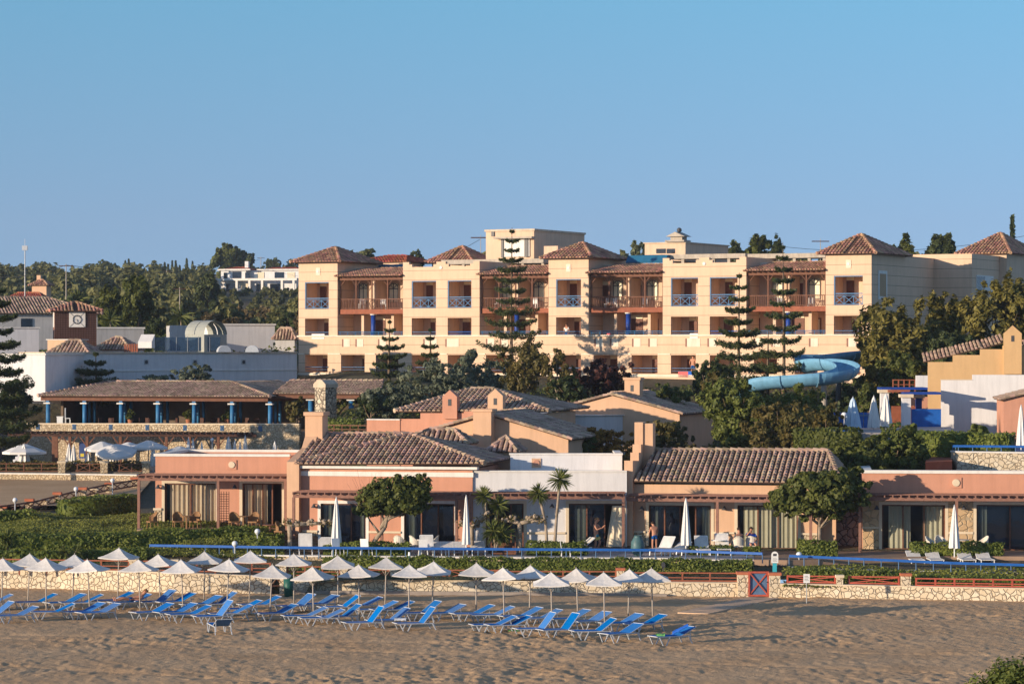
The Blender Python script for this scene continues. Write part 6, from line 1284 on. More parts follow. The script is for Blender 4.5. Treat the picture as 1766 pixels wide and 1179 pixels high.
nohouse=lambda p,d:(350<p<540 and 370<d<760) or (30<p<110 and 380<d<440)
wood('hillside_wood',(-120,640),(420,930),300,420,1,nohouse,(3,6.5),sz=.8); wood('hillside_wood',(-120,620),(300,420),75,900,2,nohouse,(2.5,5),sz=.5)
wood('hillside_wood',(350,620),(285,420),40,700,4,nohouse,(2,4),'scrub_leaf',.4); wood('ridge_wood',(520,2000),(420,800),90,420,3,hr=(3,6),sz=.9)
wood('hillside_scrub',(350,545),(380,612),120,260,14,hr=(1.0,1.9),sz=.5)
def far_tree(label,px,pyt,d,wpx,seed,leaf='leaf_pine',n=1800,pyb=None,name='tree',k=6,**kw):
    zb=gz(X(px,d),d)-.5 if pyb is None else Z(pyb,d); h=Z(pyt,d)-zb; w_=wpx/2/F*d; return tree(name,label,'tree',(X(px,d),d,zb),w_,h,h*.15,k,n,leaf,.045*h+.12,seed,.02*h+.05,**kw)
far_tree('big round tree beside the white village house on the hill',396,416,690,62,61,'leaf_mid',5000,k=8); far_tree('dark tree right of the big round one on the hill',428,436,700,30,62,n=1500)
far_tree('rounded dark tree on the skyline above the left village house',70,452,860,34,63); far_tree('feathery green tree on the skyline left of centre of the hill',181,448,830,44,64,'leaf_mid',2500); far_tree('dark round tree top on the skyline before the row of cypresses',263,454,850,16,65,n=800)
far_tree('small dark tree above the hotel left roof',715,431,420,38,66,n=1500); far_tree('olive round tree above the third hotel tower roof',1097,416,380,34,67,'leaf_olive',1800); far_tree('small pointed dark tree right of the roof house',1266,415,380,18,68,n=900)
far_tree('broad dark green tree on the skyline right of the roof house',1308,402,380,58,69,'leaf_mid',3200); far_tree('dark tree joined to the broad skyline tree',1340,406,385,30,70,n=1500); far_tree('bright green rounded tree behind the right hotel tower roof',1560,403,330,50,71,'leaf_mid',2200)
far_tree('wide dark tree between the two right hotel roofs',1618,402,330,62,72,'leaf_pine',3200); far_tree('dark low tree just left of the right hotel tower roof',1425,428,360,30,73,n=900)
far_tree('dark tree behind the village house with the white walls',468,445,760,42,74,n=1500)
def cypress(px,pyt,d,wpx,seed,label,pyb=None,group='cypresses on the skyline'):
    zb=gz(X(px,d),d)-.5; h=Z(pyt,d)-zb; w_=wpx/2/F*d; rng=np.random.default_rng(seed); t=thing('cypress',label,'tree',(X(px,d),d,zb),0,group); q=MB(); q.cyl((0,0,-.5),(0,0,h*.8),.12,.03,6); q.build('trunk','bark',t)
    m=700; u=rng.uniform(0,1,m); rr=w_*np.sin(np.clip(u*.9+.1,0,1)*math.pi)**.6*np.clip(1.15-u,.12,1)*rng.uniform(.55,1.05,m); a=rng.uniform(0,6.28,m)
    C_=np.stack([np.cos(a)*rr,np.sin(a)*rr,h*(.06+.94*u)],1); N_=np.stack([np.cos(a),np.sin(a),.3+0*a],1)+rng.normal(size=(m,3))*.4; leaves_obj('crown',C_,N_,.4,'leaf_pine',t,1.8,rng); return t
cl_=[(9,458),(15,456),(25,461),(38,457),(102,466),(124,458),(216,450),(222,447),(270,456),(284,453),(290,456),(297,450),(303,450),(310,458),(322,446),(332,451),(345,462)]
for i,(px,py) in enumerate(cl_): cypress(px,py,860+5*(i%3),7 if py>449 else 9,100+i,f'narrow dark cypress on the left skyline, {ORD[i]} from the left')
cypress(1746,373,330,17,131,'narrow dark conifer rising behind the rightmost hotel roof','x','conifers above the right hotel roofs')
# nearer dark trees behind the roofs, left
far_tree('tall yellow green pine behind the clock tower, right one of two',238,478,300,56,81,'leaf_mid',6500,pyb=590,k=9); far_tree('yellow green pine behind the clock tower, left one of two',188,492,305,50,82,'leaf_mid',5000,pyb=590,k=8)
far_tree('dark shrub tree at the right foot of the tall pines',272,545,296,40,83,'leaf_dark',2600,pyb=600); far_tree('dark tree left of the yellow green pines',130,505,330,60,84,'leaf_dark',3500,pyb=560); far_tree('bluish green tree on the slope left of the hotel',358,470,420,50,85,'leaf_pine',3000)
far_tree('dark green bush on the slope beside the hotel corner',498,540,300,60,86,'leaf_dark',3500,pyb=600); far_tree('brown green bush on the slope above the blue shaded building',455,570,290,60,87,'leaf_brown',3000,pyb=610)
def fan_palm(label,px,pyh,d,zb,seed,r=2.2): return yucca(label,px,pyh,d,zb,[(0,0)],seed,r,'palm_tree',70)
fan_palm('shaggy palm tree on the slope right of the tall pines',312,545,290,Z(600,290),91,1.6); fan_palm('small palm tree in front of the yellow green pines',190,552,280,Z(600,280),92,1.3); fan_palm('small palm on the slope left of the pines',136,517,330,Z(560,330),93,1.8)
T('grey green bush growing above the restaurant roof before the white building',333,628,668,226,85,'leaf_grey',3500,.15,94,6,name='shrub',cat='shrub',z0f=0.)
T('low grey green bush left of the larger one above the restaurant roof',262,645,670,226,90,'leaf_grey',2500,.15,95,6,name='shrub',cat='shrub',z0f=0.)
T('dark bush under the big left pine',20,655,735,200,90,'leaf_dark',4500,.17,96,6,z0f=.02)
T('dead brown palm fronds hanging by the right end of the restaurant',512,685,735,212,50,'leaf_brown',900,.2,97,5,name='shrub',cat='shrub',z0f=.1,shell=.2)
# village house with white walls on the hill
fv=Frame(381,640,Z(503,640),R(-14)); v=thing('village_house','white two storey village house with terraces and a red roof on the hill','house',fv.loc(),R(-14)); x=fv.x; z=fv.z
def w3(x0,x1,y,z0,z1,nm,mat,dy=.1): q=MB(); q.box(x0,x1,y,y+dy,z0,z1); return q.build(nm,mat,v)
xe=x(512); q=MB(); q.box(0,x(424),0,6,0,z(400,466)); q.box(x(424),xe,1.5,7,0,z(470,466)); q.build('wall','white_wall',v)
q=MB(); hip(q,0,x(428),0,6,z(400,466),.7,ov=.25,rx0=x(400),rx1=x(420)); hip(q,x(444),xe,1.5,7,z(480,466),.6,ov=.2,rx0=x(460),rx1=x(500)); q.build('roof',['tile_red','tile_under'],v); q=MB(); q.box(x(417),x(423),2,2.8,0,z(420,450)); q.build('chimney','white_wall',v)
w3(-.6,x(428)+.6,-.6,z(400,466)-.05,z(400,466)+.28,'fascia','white_trim',.55); w3(x(440),xe+.5,1.0,z(400,466)-.05,z(400,466)+.25,'fascia','white_trim',.45)
w3(-.8,xe+.5,-1.6,z(450,484),z(450,480),'balcony','white_trim',1.55)
for a,b,p0,p1 in((386,392,482,470),(401,416,482,468),(423,431,482,470),(440,452,482,469),(470,486,482,469),(492,505,482,469),(390,410,503,489),(416,428,503,489),(438,452,503,489),(462,486,503,489)): w3(x(a),x(b),-.12 if a<424 else 1.38,z(a,p0),z(a,p1),'window','glass_dark' if a%4 else 'curtain')
for a in(383,412,434,456,490,510): q=MB(); q.box(x(a)-.25,x(a)+.25,-1.6,-1.2,0,z(450,484)); q.build('terrace_column','white_trim',v)
v,f_,x1,y2,zt=simple_house('village_house','small peach village house with a chimney and a brown roof on the left slope','house',55,80,88,420,492,515,R(-15),'peach','t',.8,.4); q=MB(); q.box(.3,.9,1,1.6,zt,zt+1.5); q.build('chimney','peach',v)
simple_house('village_house','low pale terrace wall with a red roof below the peach village house','house',24,70,74,400,511,522,R(-15),'peach','t',.5,.3,roofmat='tile_red')
# masts, poles and cables
def pole(label,px,pyt,pyb,d,r=.09,lamp=False,name='utility_pole',arm=True):
    t=thing(name,label,'pole',P(px,pyb,d),0); h=(pyb-pyt)/F*d; q=MB(); q.cyl((0,0,-2),(0,0,h),r,r*.6,6); q.build('pole','pole_wood' if not lamp else 'metal_grey',t)
    if lamp: q=MB(); q.box(-.35,.35,-.2,.2,h-.5,h+.1); q.cyl((0,0,h),(0,0,h+1),.03); q.build('lamp_head','metal_white',t)
    elif arm: q=MB(); q.box(-.9,.9,-.05,.05,h-.3,h-.2); q.build('cross_arm','wood_dark',t)
pole('tall floodlight mast on the left slope',43,425,512,380,.1,True,'light_mast'); pole('wooden utility pole on the left slope behind the tiled roof',114,455,525,360); pole('thin utility pole at the top of the hill by the big round tree',450,443,470,700,.12); pole('utility pole on the slope right of the tall pines',310,495,545,400); pole('antenna mast left of the stair tower on the hotel roof',829,405,440,262,.04,name='antenna'); pole('antenna pole right of the roof house',1415,412,440,300,.05,name='antenna'); pole('utility pole among the cypresses on the hill',287,466,480,600)
def cable(label,a,b,sag):
    a=P(*a);b=P(*b); q=MB(); pts=[a.lerp(b,i/10)-Vector((0,0,4*sag*(i/10)*(1-i/10))) for i in range(11)]; q.tube([p-a for p in pts],.035,3); o=q.build('power_cable','cable'); o.location=a; tag(o,label,'cable',group='power cables')
cable('power cable running right from the pole on the left slope',(114,457,360),(450,446,700),2); cable('power cable running left from the pole on the left slope',(114,457,360),(-60,470,360),1); cable('power cable above the hotel left roofs',(640,458,420),(829,412,420),1.5); cable('power cable above the right hotel roofs',(1345,425,400),(1800,400,400),1.5)
# foreground bush on the headland
q=MB(); n=10
for i in range(n):
    for j in range(n):
        pass
hd=np.linspace(30,52,12); hxp=np.linspace(0,14,12); Xg,Yg=np.meshgrid(hxp,hd); Zg=6.6-((Xg-9)/6)**2*1.3-((Yg-41)/9)**2*1.5; Zg=np.where(Zg<4.5,4.5-(4.5-Zg)*4,Zg); grid_obj('headland',Xg,Yg,Zg-.6,'earth','structure')
tree('bush','soft green bush at the bottom right corner in front of the sand','bush',(X(1745,42),42,5.6),.8,2.4,.3,lobes=[(0,0,1.15,.62,.6,.72),(.5,0,.9,.8,.6,.9),(-.3,0,.9,.35,.5,.6),(.45,.1,1.25,.5,.5,.7),(1.1,0,1.2,.6,.5,.7)],n=42000,leaf='leaf_bright',ls=.04,seed=99,trunk_r=.05,cl=.3,asp=2)
# ================================================================ parasols, lamps, furniture, people
def closed_parasol(label,px,pyt,pyb,d,wpx=16,mat='canvas_white',rope=True,zb=None,group='closed white parasols'):
    zb_=Z(pyb,d) if zb is None else zb; h=Z(pyt,d)-zb_; w_=wpx/2/F*d; t=thing('closed_parasol',label,'parasol',(X(px,d),d,zb_),0,group); q=MB(); q.cyl((0,0,0),(0,0,h),.03,n=8); q.build('pole','white_plastic',t)
    q=MB(); n=16; z0=h*.17 if wpx<18 else h*.12; prof=[(z0,w_),(z0+(h-z0)*.25,w_*.85),(z0+(h-z0)*.55,w_*.62),(z0+(h-z0)*.85,w_*.36),(h-.12,w_*.3),(h+.02,.03)]; vs=[]
    for j,(zz,rr) in enumerate(prof):
        for k in range(n): a=2*math.pi*k/n; r_=rr*(1+.2*(1 if k%2 else -1)*(j<4)); vs.append((r_*math.cos(a),r_*math.sin(a),zz+.03*(k%3)*(j==0)))
    fs=[(j*n+k,j*n+(k+1)%n,(j+1)*n+(k+1)%n,(j+1)*n+k) for j in range(len(prof)-1) for k in range(n)]+[tuple(range(n-1,-1,-1))]; q.mesh(vs,fs); q.build('canopy',mat,t)
    q=MB(); q.cyl((0,0,h-.02),(0,0,h+.1),.04,.015,6); q.build('finial','metal_white',t); return t
closed_parasol('closed white parasol on the patio left of the leaning tree',580,859,940,148.6,17,zb=1.42); closed_parasol('closed white parasol on the patio left of the stubby tree at the centre',804,856,945,148.6,14,zb=1.42)
closed_parasol('closed white parasol on the patio before the peach villa',1183,861,945,148.4,17,zb=1.42); closed_parasol('closed white parasol on the patio of the right salmon villa',1646,873,966,147,17,zb=1.41)
closed_parasol('closed white parasol on the round terrace at the right edge',1761,700,775,163,15,zb=Z(785,163)); closed_parasol('closed bluish parasol left of the pool pergola, standing alone',1471,686,745,177,26,'sky_canvas'); closed_parasol('closed cream parasol left of the pool pergola pillar',1507,684,745,178,20); closed_parasol('closed cream parasol directly in front of the pool pergola pillar',1528,680,745,179.5,21)
for px,pyt,w_,d,lab in((42,766,22,204.5,'closed white parasol on the left terrace under the open one at the left edge'),(119,766,13,205.5,'closed white parasol on the left terrace, left one of a tight pair'),(127,768,12,204.5,'closed white parasol on the left terrace, right one of a tight pair'),(152,780,15,205,'closed parasol between the poster and the open parasols'),(264,765,11,204,'closed parasol in front of the open one near the salmon villa'),(194,778,14,203.8,'closed white parasol under the open parasols on the left terrace'),(325,756,11,205.5,'closed parasol behind the flat salmon villa roof, leftmost of those there'),(333,758,10,206.5,'closed parasol behind the flat salmon villa roof, second of those there'),(348,763,9,205.5,'small closed parasol behind the flat salmon villa roof, third of those there'),(394,755,16,205.5,'wide closed parasol behind the flat salmon villa roof, left of a group'),(405,760,11,206.5,'closed parasol behind the flat salmon villa roof, middle of a group'),(414,763,10,207,'small closed parasol behind the flat salmon villa roof, right of a group'),(423,752,11,205.5,'tall closed parasol behind the flat salmon villa roof, rightmost'),(474,762,14,205,'closed parasol left of the peach chimney behind the salmon roof')):
    closed_parasol(lab,px,pyt,808,d,w_,zb=3.34)
def open_parasol(label,px,pyt,d,r,zb,tilt=0,h=None,tx=0):
    t=thing('open_parasol',label,'parasol',(X(px,d),d,zb),0,'open white parasols on the left terrace'); h=Z(pyt,d)-zb; q=MB(); q.cyl((0,0,0),(0,0,h),.035,n=8); q.build('pole','pole_wood',t); q=MB(); n=8; T_=Matrix.Translation((0,0,h))@Matrix.Rotation(tilt,4,'X')@Matrix.Rotation(tx,4,'Y'); dr=r*.36
    ring=[]; 
    for rr,zz in((.12,-.03),(.5,-.42),(1.0,-1.0)):
        ring.append([T_@Vector((rr*r*math.cos(2*math.pi*(k+.3)/n),rr*r*math.sin(2*math.pi*(k+.3)/n),zz*dr)) for k in range(n)])
    for k in range(n):
        k2=(k+1)%n; tp=T_@Vector((0,0,.0)); q.poly([tp,ring[0][k],ring[0][k2]]); q.poly([ring[0][k],ring[1][k],ring[1][k2],ring[0][k2]]); q.poly([ring[1][k],ring[2][k],ring[2][k2],ring[1][k2]]); dn=Vector((0,0,-.16)); q.poly([ring[2][k],ring[2][k]+dn,ring[2][k2]+dn,ring[2][k2]])
    q.build('canopy','canvas_white',t); q=MB()
    for k in range(n): q.tube([T_@Vector((0,0,-.05)),ring[2][k]-Vector((0,0,.02))],.015,4)
    q.build('ribs','pole_wood',t); return t
for a in((42,765,205.2,1.55,0,'open white parasol near the steps at the left edge'),(176,761,205.5,1.25,.1,'open white parasol behind the front one, left of the poster group'),(200,766,203.2,1.45,.28,'open white parasol tilted towards the beach, frontmost on the left terrace'),(222,762,206.2,1.3,.05,'open white parasol right of the tilted one'),(256,759,205,1.35,0,'open white parasol just left of the flat salmon villa'),(310,769,205,1.4,0,'open parasol half hidden behind the flat salmon roof'),(352,775,204,1.2,.1,'low open parasol barely showing over the flat salmon roof'),(187,764,207,1.2,-.1,'open white parasol at the back of the left terrace group')):
    open_parasol(a[5],a[0],a[1],a[2],a[3],3.34,a[4])
# lamps
def globe_lamp(label,px,pyc,pyb,d,r=.17):
    t=thing('globe_lamp',label,'lamp',P(px,pyb,d),0,'white globe lamps'); h=(pyb-pyc)/F*d; q=MB(); q.cyl((0,0,-.3),(0,0,h-r*.8),.03,n=7); q.cyl((0,0,h-r*1.1),(0,0,h-r*.75),.07,.09,8); q.build('post','metal_white',t); q=MB(); q.ball((0,0,h),r,14,10); q.build('globe','lamp_globe',t,True)
for a in((26,862,905,163,.14,'globe lamp on a post at the far left of the lawn, nearest the edge'),(131,843,880,172,.14,'globe lamp on a post in front of the climbing fence, middle of three'),(194,828,868,182,.14,'globe lamp on a post near the top of the climbing fence'),(405,937,962,148,.15,'low globe lamp in the ground cover left of the railing end'),(444,916,940,150.5,.15,'low globe lamp above the clipped hedge block'),(1378,956,975,145.2,.15,'low globe lamp by the broad dark tree'),(366,758,775,207,.13,'globe lamp on the restaurant terrace behind the salmon roof'),(1456,716,745,178,.2,'pale globe lamp by the pool beside the bluish parasol')):
    globe_lamp(a[5],a[0],a[1],a[2],a[3],a[4])
t=thing('lamp_post','short teal topped white post in the bed behind the centre umbrellas','post',P(706,975,143.5)); q=MB(); q.cyl((0,0,-.5),(0,0,.5),.05,n=8); q.build('post','bin_green',t); q=MB(); q.cyl((0,0,.5),(0,0,.68),.07,.05,8); q.build('lamp','lamp_globe',t)
t=thing('garden_lantern','small dark lantern in the hedge left of the red gate','lamp',P(1144,990,142.6)); q=MB(); q.cyl((0,0,0),(0,0,.35),.03); q.build('post','metal_dark',t); q=MB(); q.box(-.09,.09,-.09,.09,.35,.52); q.cyl((0,0,.52),(0,0,.62),.14,.02,4); q.build('lantern','metal_dark',t)
# patio furniture
def armchair(label,px,d,zb,rz,mat,g,s=1.0):
    t=thing('wicker_armchair',label,'chair',(X(px,d),d,zb),rz,g); q=MB(); q.box(-.26,.26,-.25,.25,.36,.43); q.build('seat',mat,t,False); q=MB(); n=9; vs=[]
    for zz in(.43,.0):
        pass
    for j,top in enumerate((0,1)):
        for k in range(n+1):
            a=math.pi*(k/n); r_=.30; zz=.43 if j==0 else .62+.28*math.sin(a)**1.5; vs.append((r_*1.02*math.cos(a),-.08+ (r_+.02)*math.sin(a)*1.05,zz))
    q.mesh(vs,[(k,k+1,n+2+k,n+1+k) for k in range(n)]); q.mesh([(x_*.92,y_*.92,z_) for x_,y_,z_ in vs],[(k+1,k,n+1+k,n+2+k) for k in range(n)]); q.tube([vs[n+1+k] for k in range(n+1)],.03,5); q.build('backrest',mat,t)
    for a in(-.22,.22):
        for b in(-.2,.2): q=MB(); q.cyl((a,b,.36),(a*1.1,b*1.1,0),.025,n=6); q.build('leg',mat,t)
    return t
gb='brown wicker armchairs on the villa terraces'; gw='white wicker armchairs on the villa terraces'
for px,d,zb,rz,lab in((263,155.6,2.3,-60,'brown wicker armchair at the stone base of the left villa'),(307,155.8,2.3,20,'brown wicker armchair in front of the striped curtains, left'),(337,155.8,2.3,-20,'brown wicker armchair in front of the striped curtains, right'),(404,155.5,2.3,25,'brown armchair with a blue cloth right of the lattice screen'),(438,155.4,2.3,-20,'brown armchair with a white towel at the second left villa door'),(484,152.2,2.0,60,'brown wicker armchair by the peach corner pier')):
    armchair(lab,px,d,zb,R(rz),'rattan',gb)
for px,d,rz,lab in((715,149.8,120,'white wicker armchair behind the patio hedge, left of the leaning tree trunk'),(748,149.9,-100,'white wicker armchair at the patio table under the leaning tree'),(688,150,160,'white wicker armchair left of the middle villa second door'),(1605,149.2,60,'white wicker armchair left at the table of the right salmon villa'),(1622,149.8,20,'white wicker armchair with a dark cushion behind the left one'),(1696,149.4,-70,'white wicker armchair right at the table of the right salmon villa'),(1273,149.3,180,'white wicker armchair holding the left seated person'),(1296,149.6,165,'white wicker armchair holding the seated person in blue')):
    armchair(lab,px,d,1.42,R(rz),'rattan_white',gw,1)
def round_table(label,px,d,zb,r,mat,h=.72):
    t=thing('patio_table',label,'table',(X(px,d),d,zb)); q=MB(); q.cyl((0,0,h-.04),(0,0,h),r,n=20); q.build('tabletop',mat,t); q=MB(); q.cyl((0,0,0),(0,0,h-.04),.05,n=8); q.cyl((0,0,0),(0,0,.05),r*.55,n=12); q.build('pedestal',mat,t)
for a in((322,155.4,2.3,.36,'rattan','small brown table between the striped curtain armchairs'),(420,155.2,2.3,.36,'rattan','small brown table with cloths between two armchairs'),(466,152.6,2.0,.4,'wood_brown','brown table by the dark doorway of the left villa'),(733,149.7,1.42,.45,'rattan_white','white round table under the leaning tree'),(1655,149.6,1.41,.5,'rattan_white','white round table beside the closed parasol of the right villa'),(1240,149.2,1.42,.4,'white_plastic','white round table between the parasol and the seated people')): round_table(a[5],a[0],a[1],a[2],a[3],a[4])
# urn
t=thing('urn','large round blue green urn on the pool deck','urn',P(1100,958,147.2)); zb=0; q=MB(); prof=[(0,.16),(.12,.26),(.4,.36),(.7,.34),(.92,.22),(1.0,.19),(1.04,.22)]; n=18; vs=[(r_*math.cos(2*math.pi*k/n),r_*math.sin(2*math.pi*k/n),zz) for zz,r_ in prof for k in range(n)]; q.mesh(vs,[(j*n+k,j*n+(k+1)%n,(j+1)*n+(k+1)%n,(j+1)*n+k) for j in range(len(prof)-1) for k in range(n)]); q.build('vessel','urn_teal',t,True); q=MB(); q.cyl((0,0,1.0),(0,0,1.03),.19,n=16); q.build('rim','urn_teal',t)
# white deck loungers: back raised, seen from the back / side
def deck_lounger(label,px,d,rz,back=50,mat='canvas',zb=1.42):
    t=thing('deck_lounger',label,'sun lounger',(X(px,d),d,zb),R(rz),'white framed loungers on the pool deck'); b=R(back); q=MB(); q.box(-.6,.5,-.3,.3,.30,.34); q.build('seat_sling',mat,t); q=MB(); T_=Matrix.Translation((.5,0,.32))@Matrix.Rotation(-b,4,'Y'); q.T=T_; q.box(0,.75,-.3,.3,-.02,.02); q.build('back_sling',mat,t); q=MB(); 
    for y in(-.33,.33): q.bar((-.62,y,.32),(.95,y,.32),.04,.05); q.T=T_; q.bar((0,y,0),(.78,y,0),.035,.045); q.T=None
    q.T=T_; q.bar((.78,-.33,0),(.78,.33,0),.04,.04); q.T=None; q.build('frame','white_plastic',t)
    for x_ in(-.5,.1,.8):
        for y in(-.33,.33): q=MB(); q.bar((x_,y,.31),(x_-.06,y,0),.035,.045); q.build('leg','white_plastic',t)
for i,(px,d,rz,bk,lab) in enumerate(((527,148.7,95,62,'tan deck lounger facing away, at the left end of the pool deck'),(561,148.7,95,38,'half lowered tan deck lounger right of the one at the left end'),(737,148.2,95,55,'white deck lounger behind the handrail right of the patio hedge'),(757,148.4,93,20,'flat white deck lounger, first of a row before the centre door'),(772,148.4,93,20,'flat white deck lounger, second of a row before the centre door'),(794,148.4,93,20,'flat white deck lounger left of the central closed parasol'),(825,148.4,93,22,'flat white deck lounger right of the stubby central tree'),(987,149.3,20,38,'deck lounger with a blue towel behind the patio hedge of the white villa'),(1139,148.5,60,45,'white deck lounger right of the urn'),(1165,148.2,60,22,'flat white deck lounger left of the peach villa parasol'),(1212,148.2,92,50,'white deck lounger right of the peach villa parasol'),(1247,148.4,92,66,'upright tan deck lounger left of the two seated people'),(1580,146.8,92,36,'tan deck lounger at the right pool, first from the left'),(1613,146.8,92,32,'tan deck lounger at the right pool, second from the left'),(1668,146.8,92,36,'tan deck lounger at the right pool, third from the left'),(1700,146.8,92,36,'tan deck lounger at the right pool, fourth from the left'))):
    deck_lounger(lab,px,d,rz,bk if i<12 else 25,'rattan_white' if i==7 else 'canvas',1.42 if i<12 else 1.0)
def simple_prop_chair(label,px,pyb,d,rz,mat='white_plastic'):
    zb=1.42; t=thing('plastic_chair',label,'chair',(X(px,d),d,zb),R(rz),'white plastic chairs on the pool deck'); q=MB(); q.box(-.24,.24,-.24,.24,.42,.45); q.build('seat',mat,t); q=MB(); q.pryz([(.22,.45),(.30,.9),(.33,.9),(.25,.45)],-.22,.22); q.build('backrest',mat,t)
    for a in(-.21,.21):
        for b in(-.2,.2): q=MB(); q.cyl((a,b,.42),(a*1.15,b*1.15,0),.025,n=5); q.build('leg',mat,t)
for a in((583,944,147.5,30,'white plastic chair at the left end of the pool deck'),(632,950,147.6,160,'white plastic chair on the pool deck, lower left of the leaning tree'),(730,950,147.2,180,'white plastic chair on the pool deck before the centre door'),(976,948,147.0,90,'white plastic chair on the deck in front of the white villa hedge'),(82,722,219,150,'x')):
    if a[4]!='x': simple_prop_chair(a[4],a[0],a[1],a[2],a[3])
t=thing('patio_steps','small wooden steps with railings between the stubby trees','steps',(X(868,148.5),148.5,1.42)); q=MB(); [q.box(-.6,.6,.25*k,.25*k+.25,0,.14*(k+1)) for k in range(4)]; q.build('treads','wood_brown',t); q=MB(); 
for xx in(-.62,.62): q.bar((xx,0,.6),(xx,1.0,1.15),.05,.07); q.bar((xx,0,0),(xx,0,.62),.06,.06); q.bar((xx,1,0),(xx,1,1.17),.06,.06)
q.build('handrails','wood_brown',t)
# small things in the restaurant
for i,(px,lab) in enumerate(((103,'white box like table at the left end of the restaurant'),)): 
    t=thing('serving_table',lab,'table',(X(px,218.3),218.3,5.9)); q=MB(); q.box(-.25,.25,0,.4,.9,.96); q.build('top','white_plastic',t); q=MB(); q.box(-.22,.22,.03,.37,0,.9); q.build('base','white_plastic',t)
t=thing('high_chair','tall white chair at the left end of the restaurant','chair',(X(117,218.2),218.2,5.9)); q=MB(); q.box(-.2,.2,-.2,.2,.8,.85); q.build('seat','white_plastic',t); q=MB(); q.box(-.2,-.15,-.2,.2,.85,1.6); q.build('backrest','white_plastic',t); 
for a in(-.17,.17):
    for b in(-.17,.17): q=MB(); q.cyl((a,b,.8),(a,b,0),.02); q.build('leg','white_plastic',t)
rc=None
for i,px in enumerate((170,186,200,236,250,262,300,312,326,352,366,380,392,418,430,444,455)):
    d=217.8+random.uniform(.2,2.5); t=thing('restaurant_chair',f'dark rattan restaurant chair behind the parapet, {ORD[i]} from the left','chair',(X(px,d),d,5.87),R(random.uniform(0,360)),'restaurant chairs'); q=MB(); q.box(-.25,.25,-.25,.25,.42,.48); q.build('seat','wood_dark',t); q=MB(); q.box(-.2,.2,.2,.24,.48,.86); q.build('backrest','wood_dark',t); 
    for a in(-.22,.22):
        for b in(-.22,.22): q=MB(); q.cyl((a,b,.42),(a,b,0),.022,n=5); q.build('leg','rattan',t)
for i,(px,lab) in enumerate(((225,'green potted plant behind the restaurant parapet, left one'),(325,'green potted plant at the middle restaurant column'),(392,'green potted plant behind the restaurant parapet, right one'))):
    d=217.6; t=T(lab,px,706,730,d,22,'leaf_mid',500,.13,200+i,4,cat='plant',name='potted_plant',trunk=.03,z0f=.15); q=MB(); q.cyl((0,0,-.1),(0,0,.32),.16,.22,10); q.build('pot','clay',t)
# ---------------------------------------------------------------- people (continuous skinned bodies)
def skinned(name,verts,edges,rad,mat,parent,root=0,sub=2):
    me=bpy.data.meshes.new(name); me.from_pydata(verts,edges,[]); me.update(); o=bpy.data.objects.new(name,me); COL.objects.link(o)
    if parent is not None: o.parent=parent
    md=o.modifiers.new('skin','SKIN'); md.use_smooth_shade=True; sv=me.skin_vertices
    if not len(sv): me.attributes
    lay=me.skin_vertices[0] if len(me.skin_vertices) else None
    if lay is None:
        bm=bmesh.new(); bm.from_mesh(me); bm.verts.layers.skin.verify(); bm.to_mesh(me); bm.free(); lay=me.skin_vertices[0]
    for i,r in enumerate(rad): lay.data[i].radius=(r,r) if not isinstance(r,tuple) else r
    lay.data[root].use_root=True; s=o.modifiers.new('sub','SUBSURF'); s.levels=sub; s.render_levels=sub; me.materials.append(M[mat]); return o
import bmesh
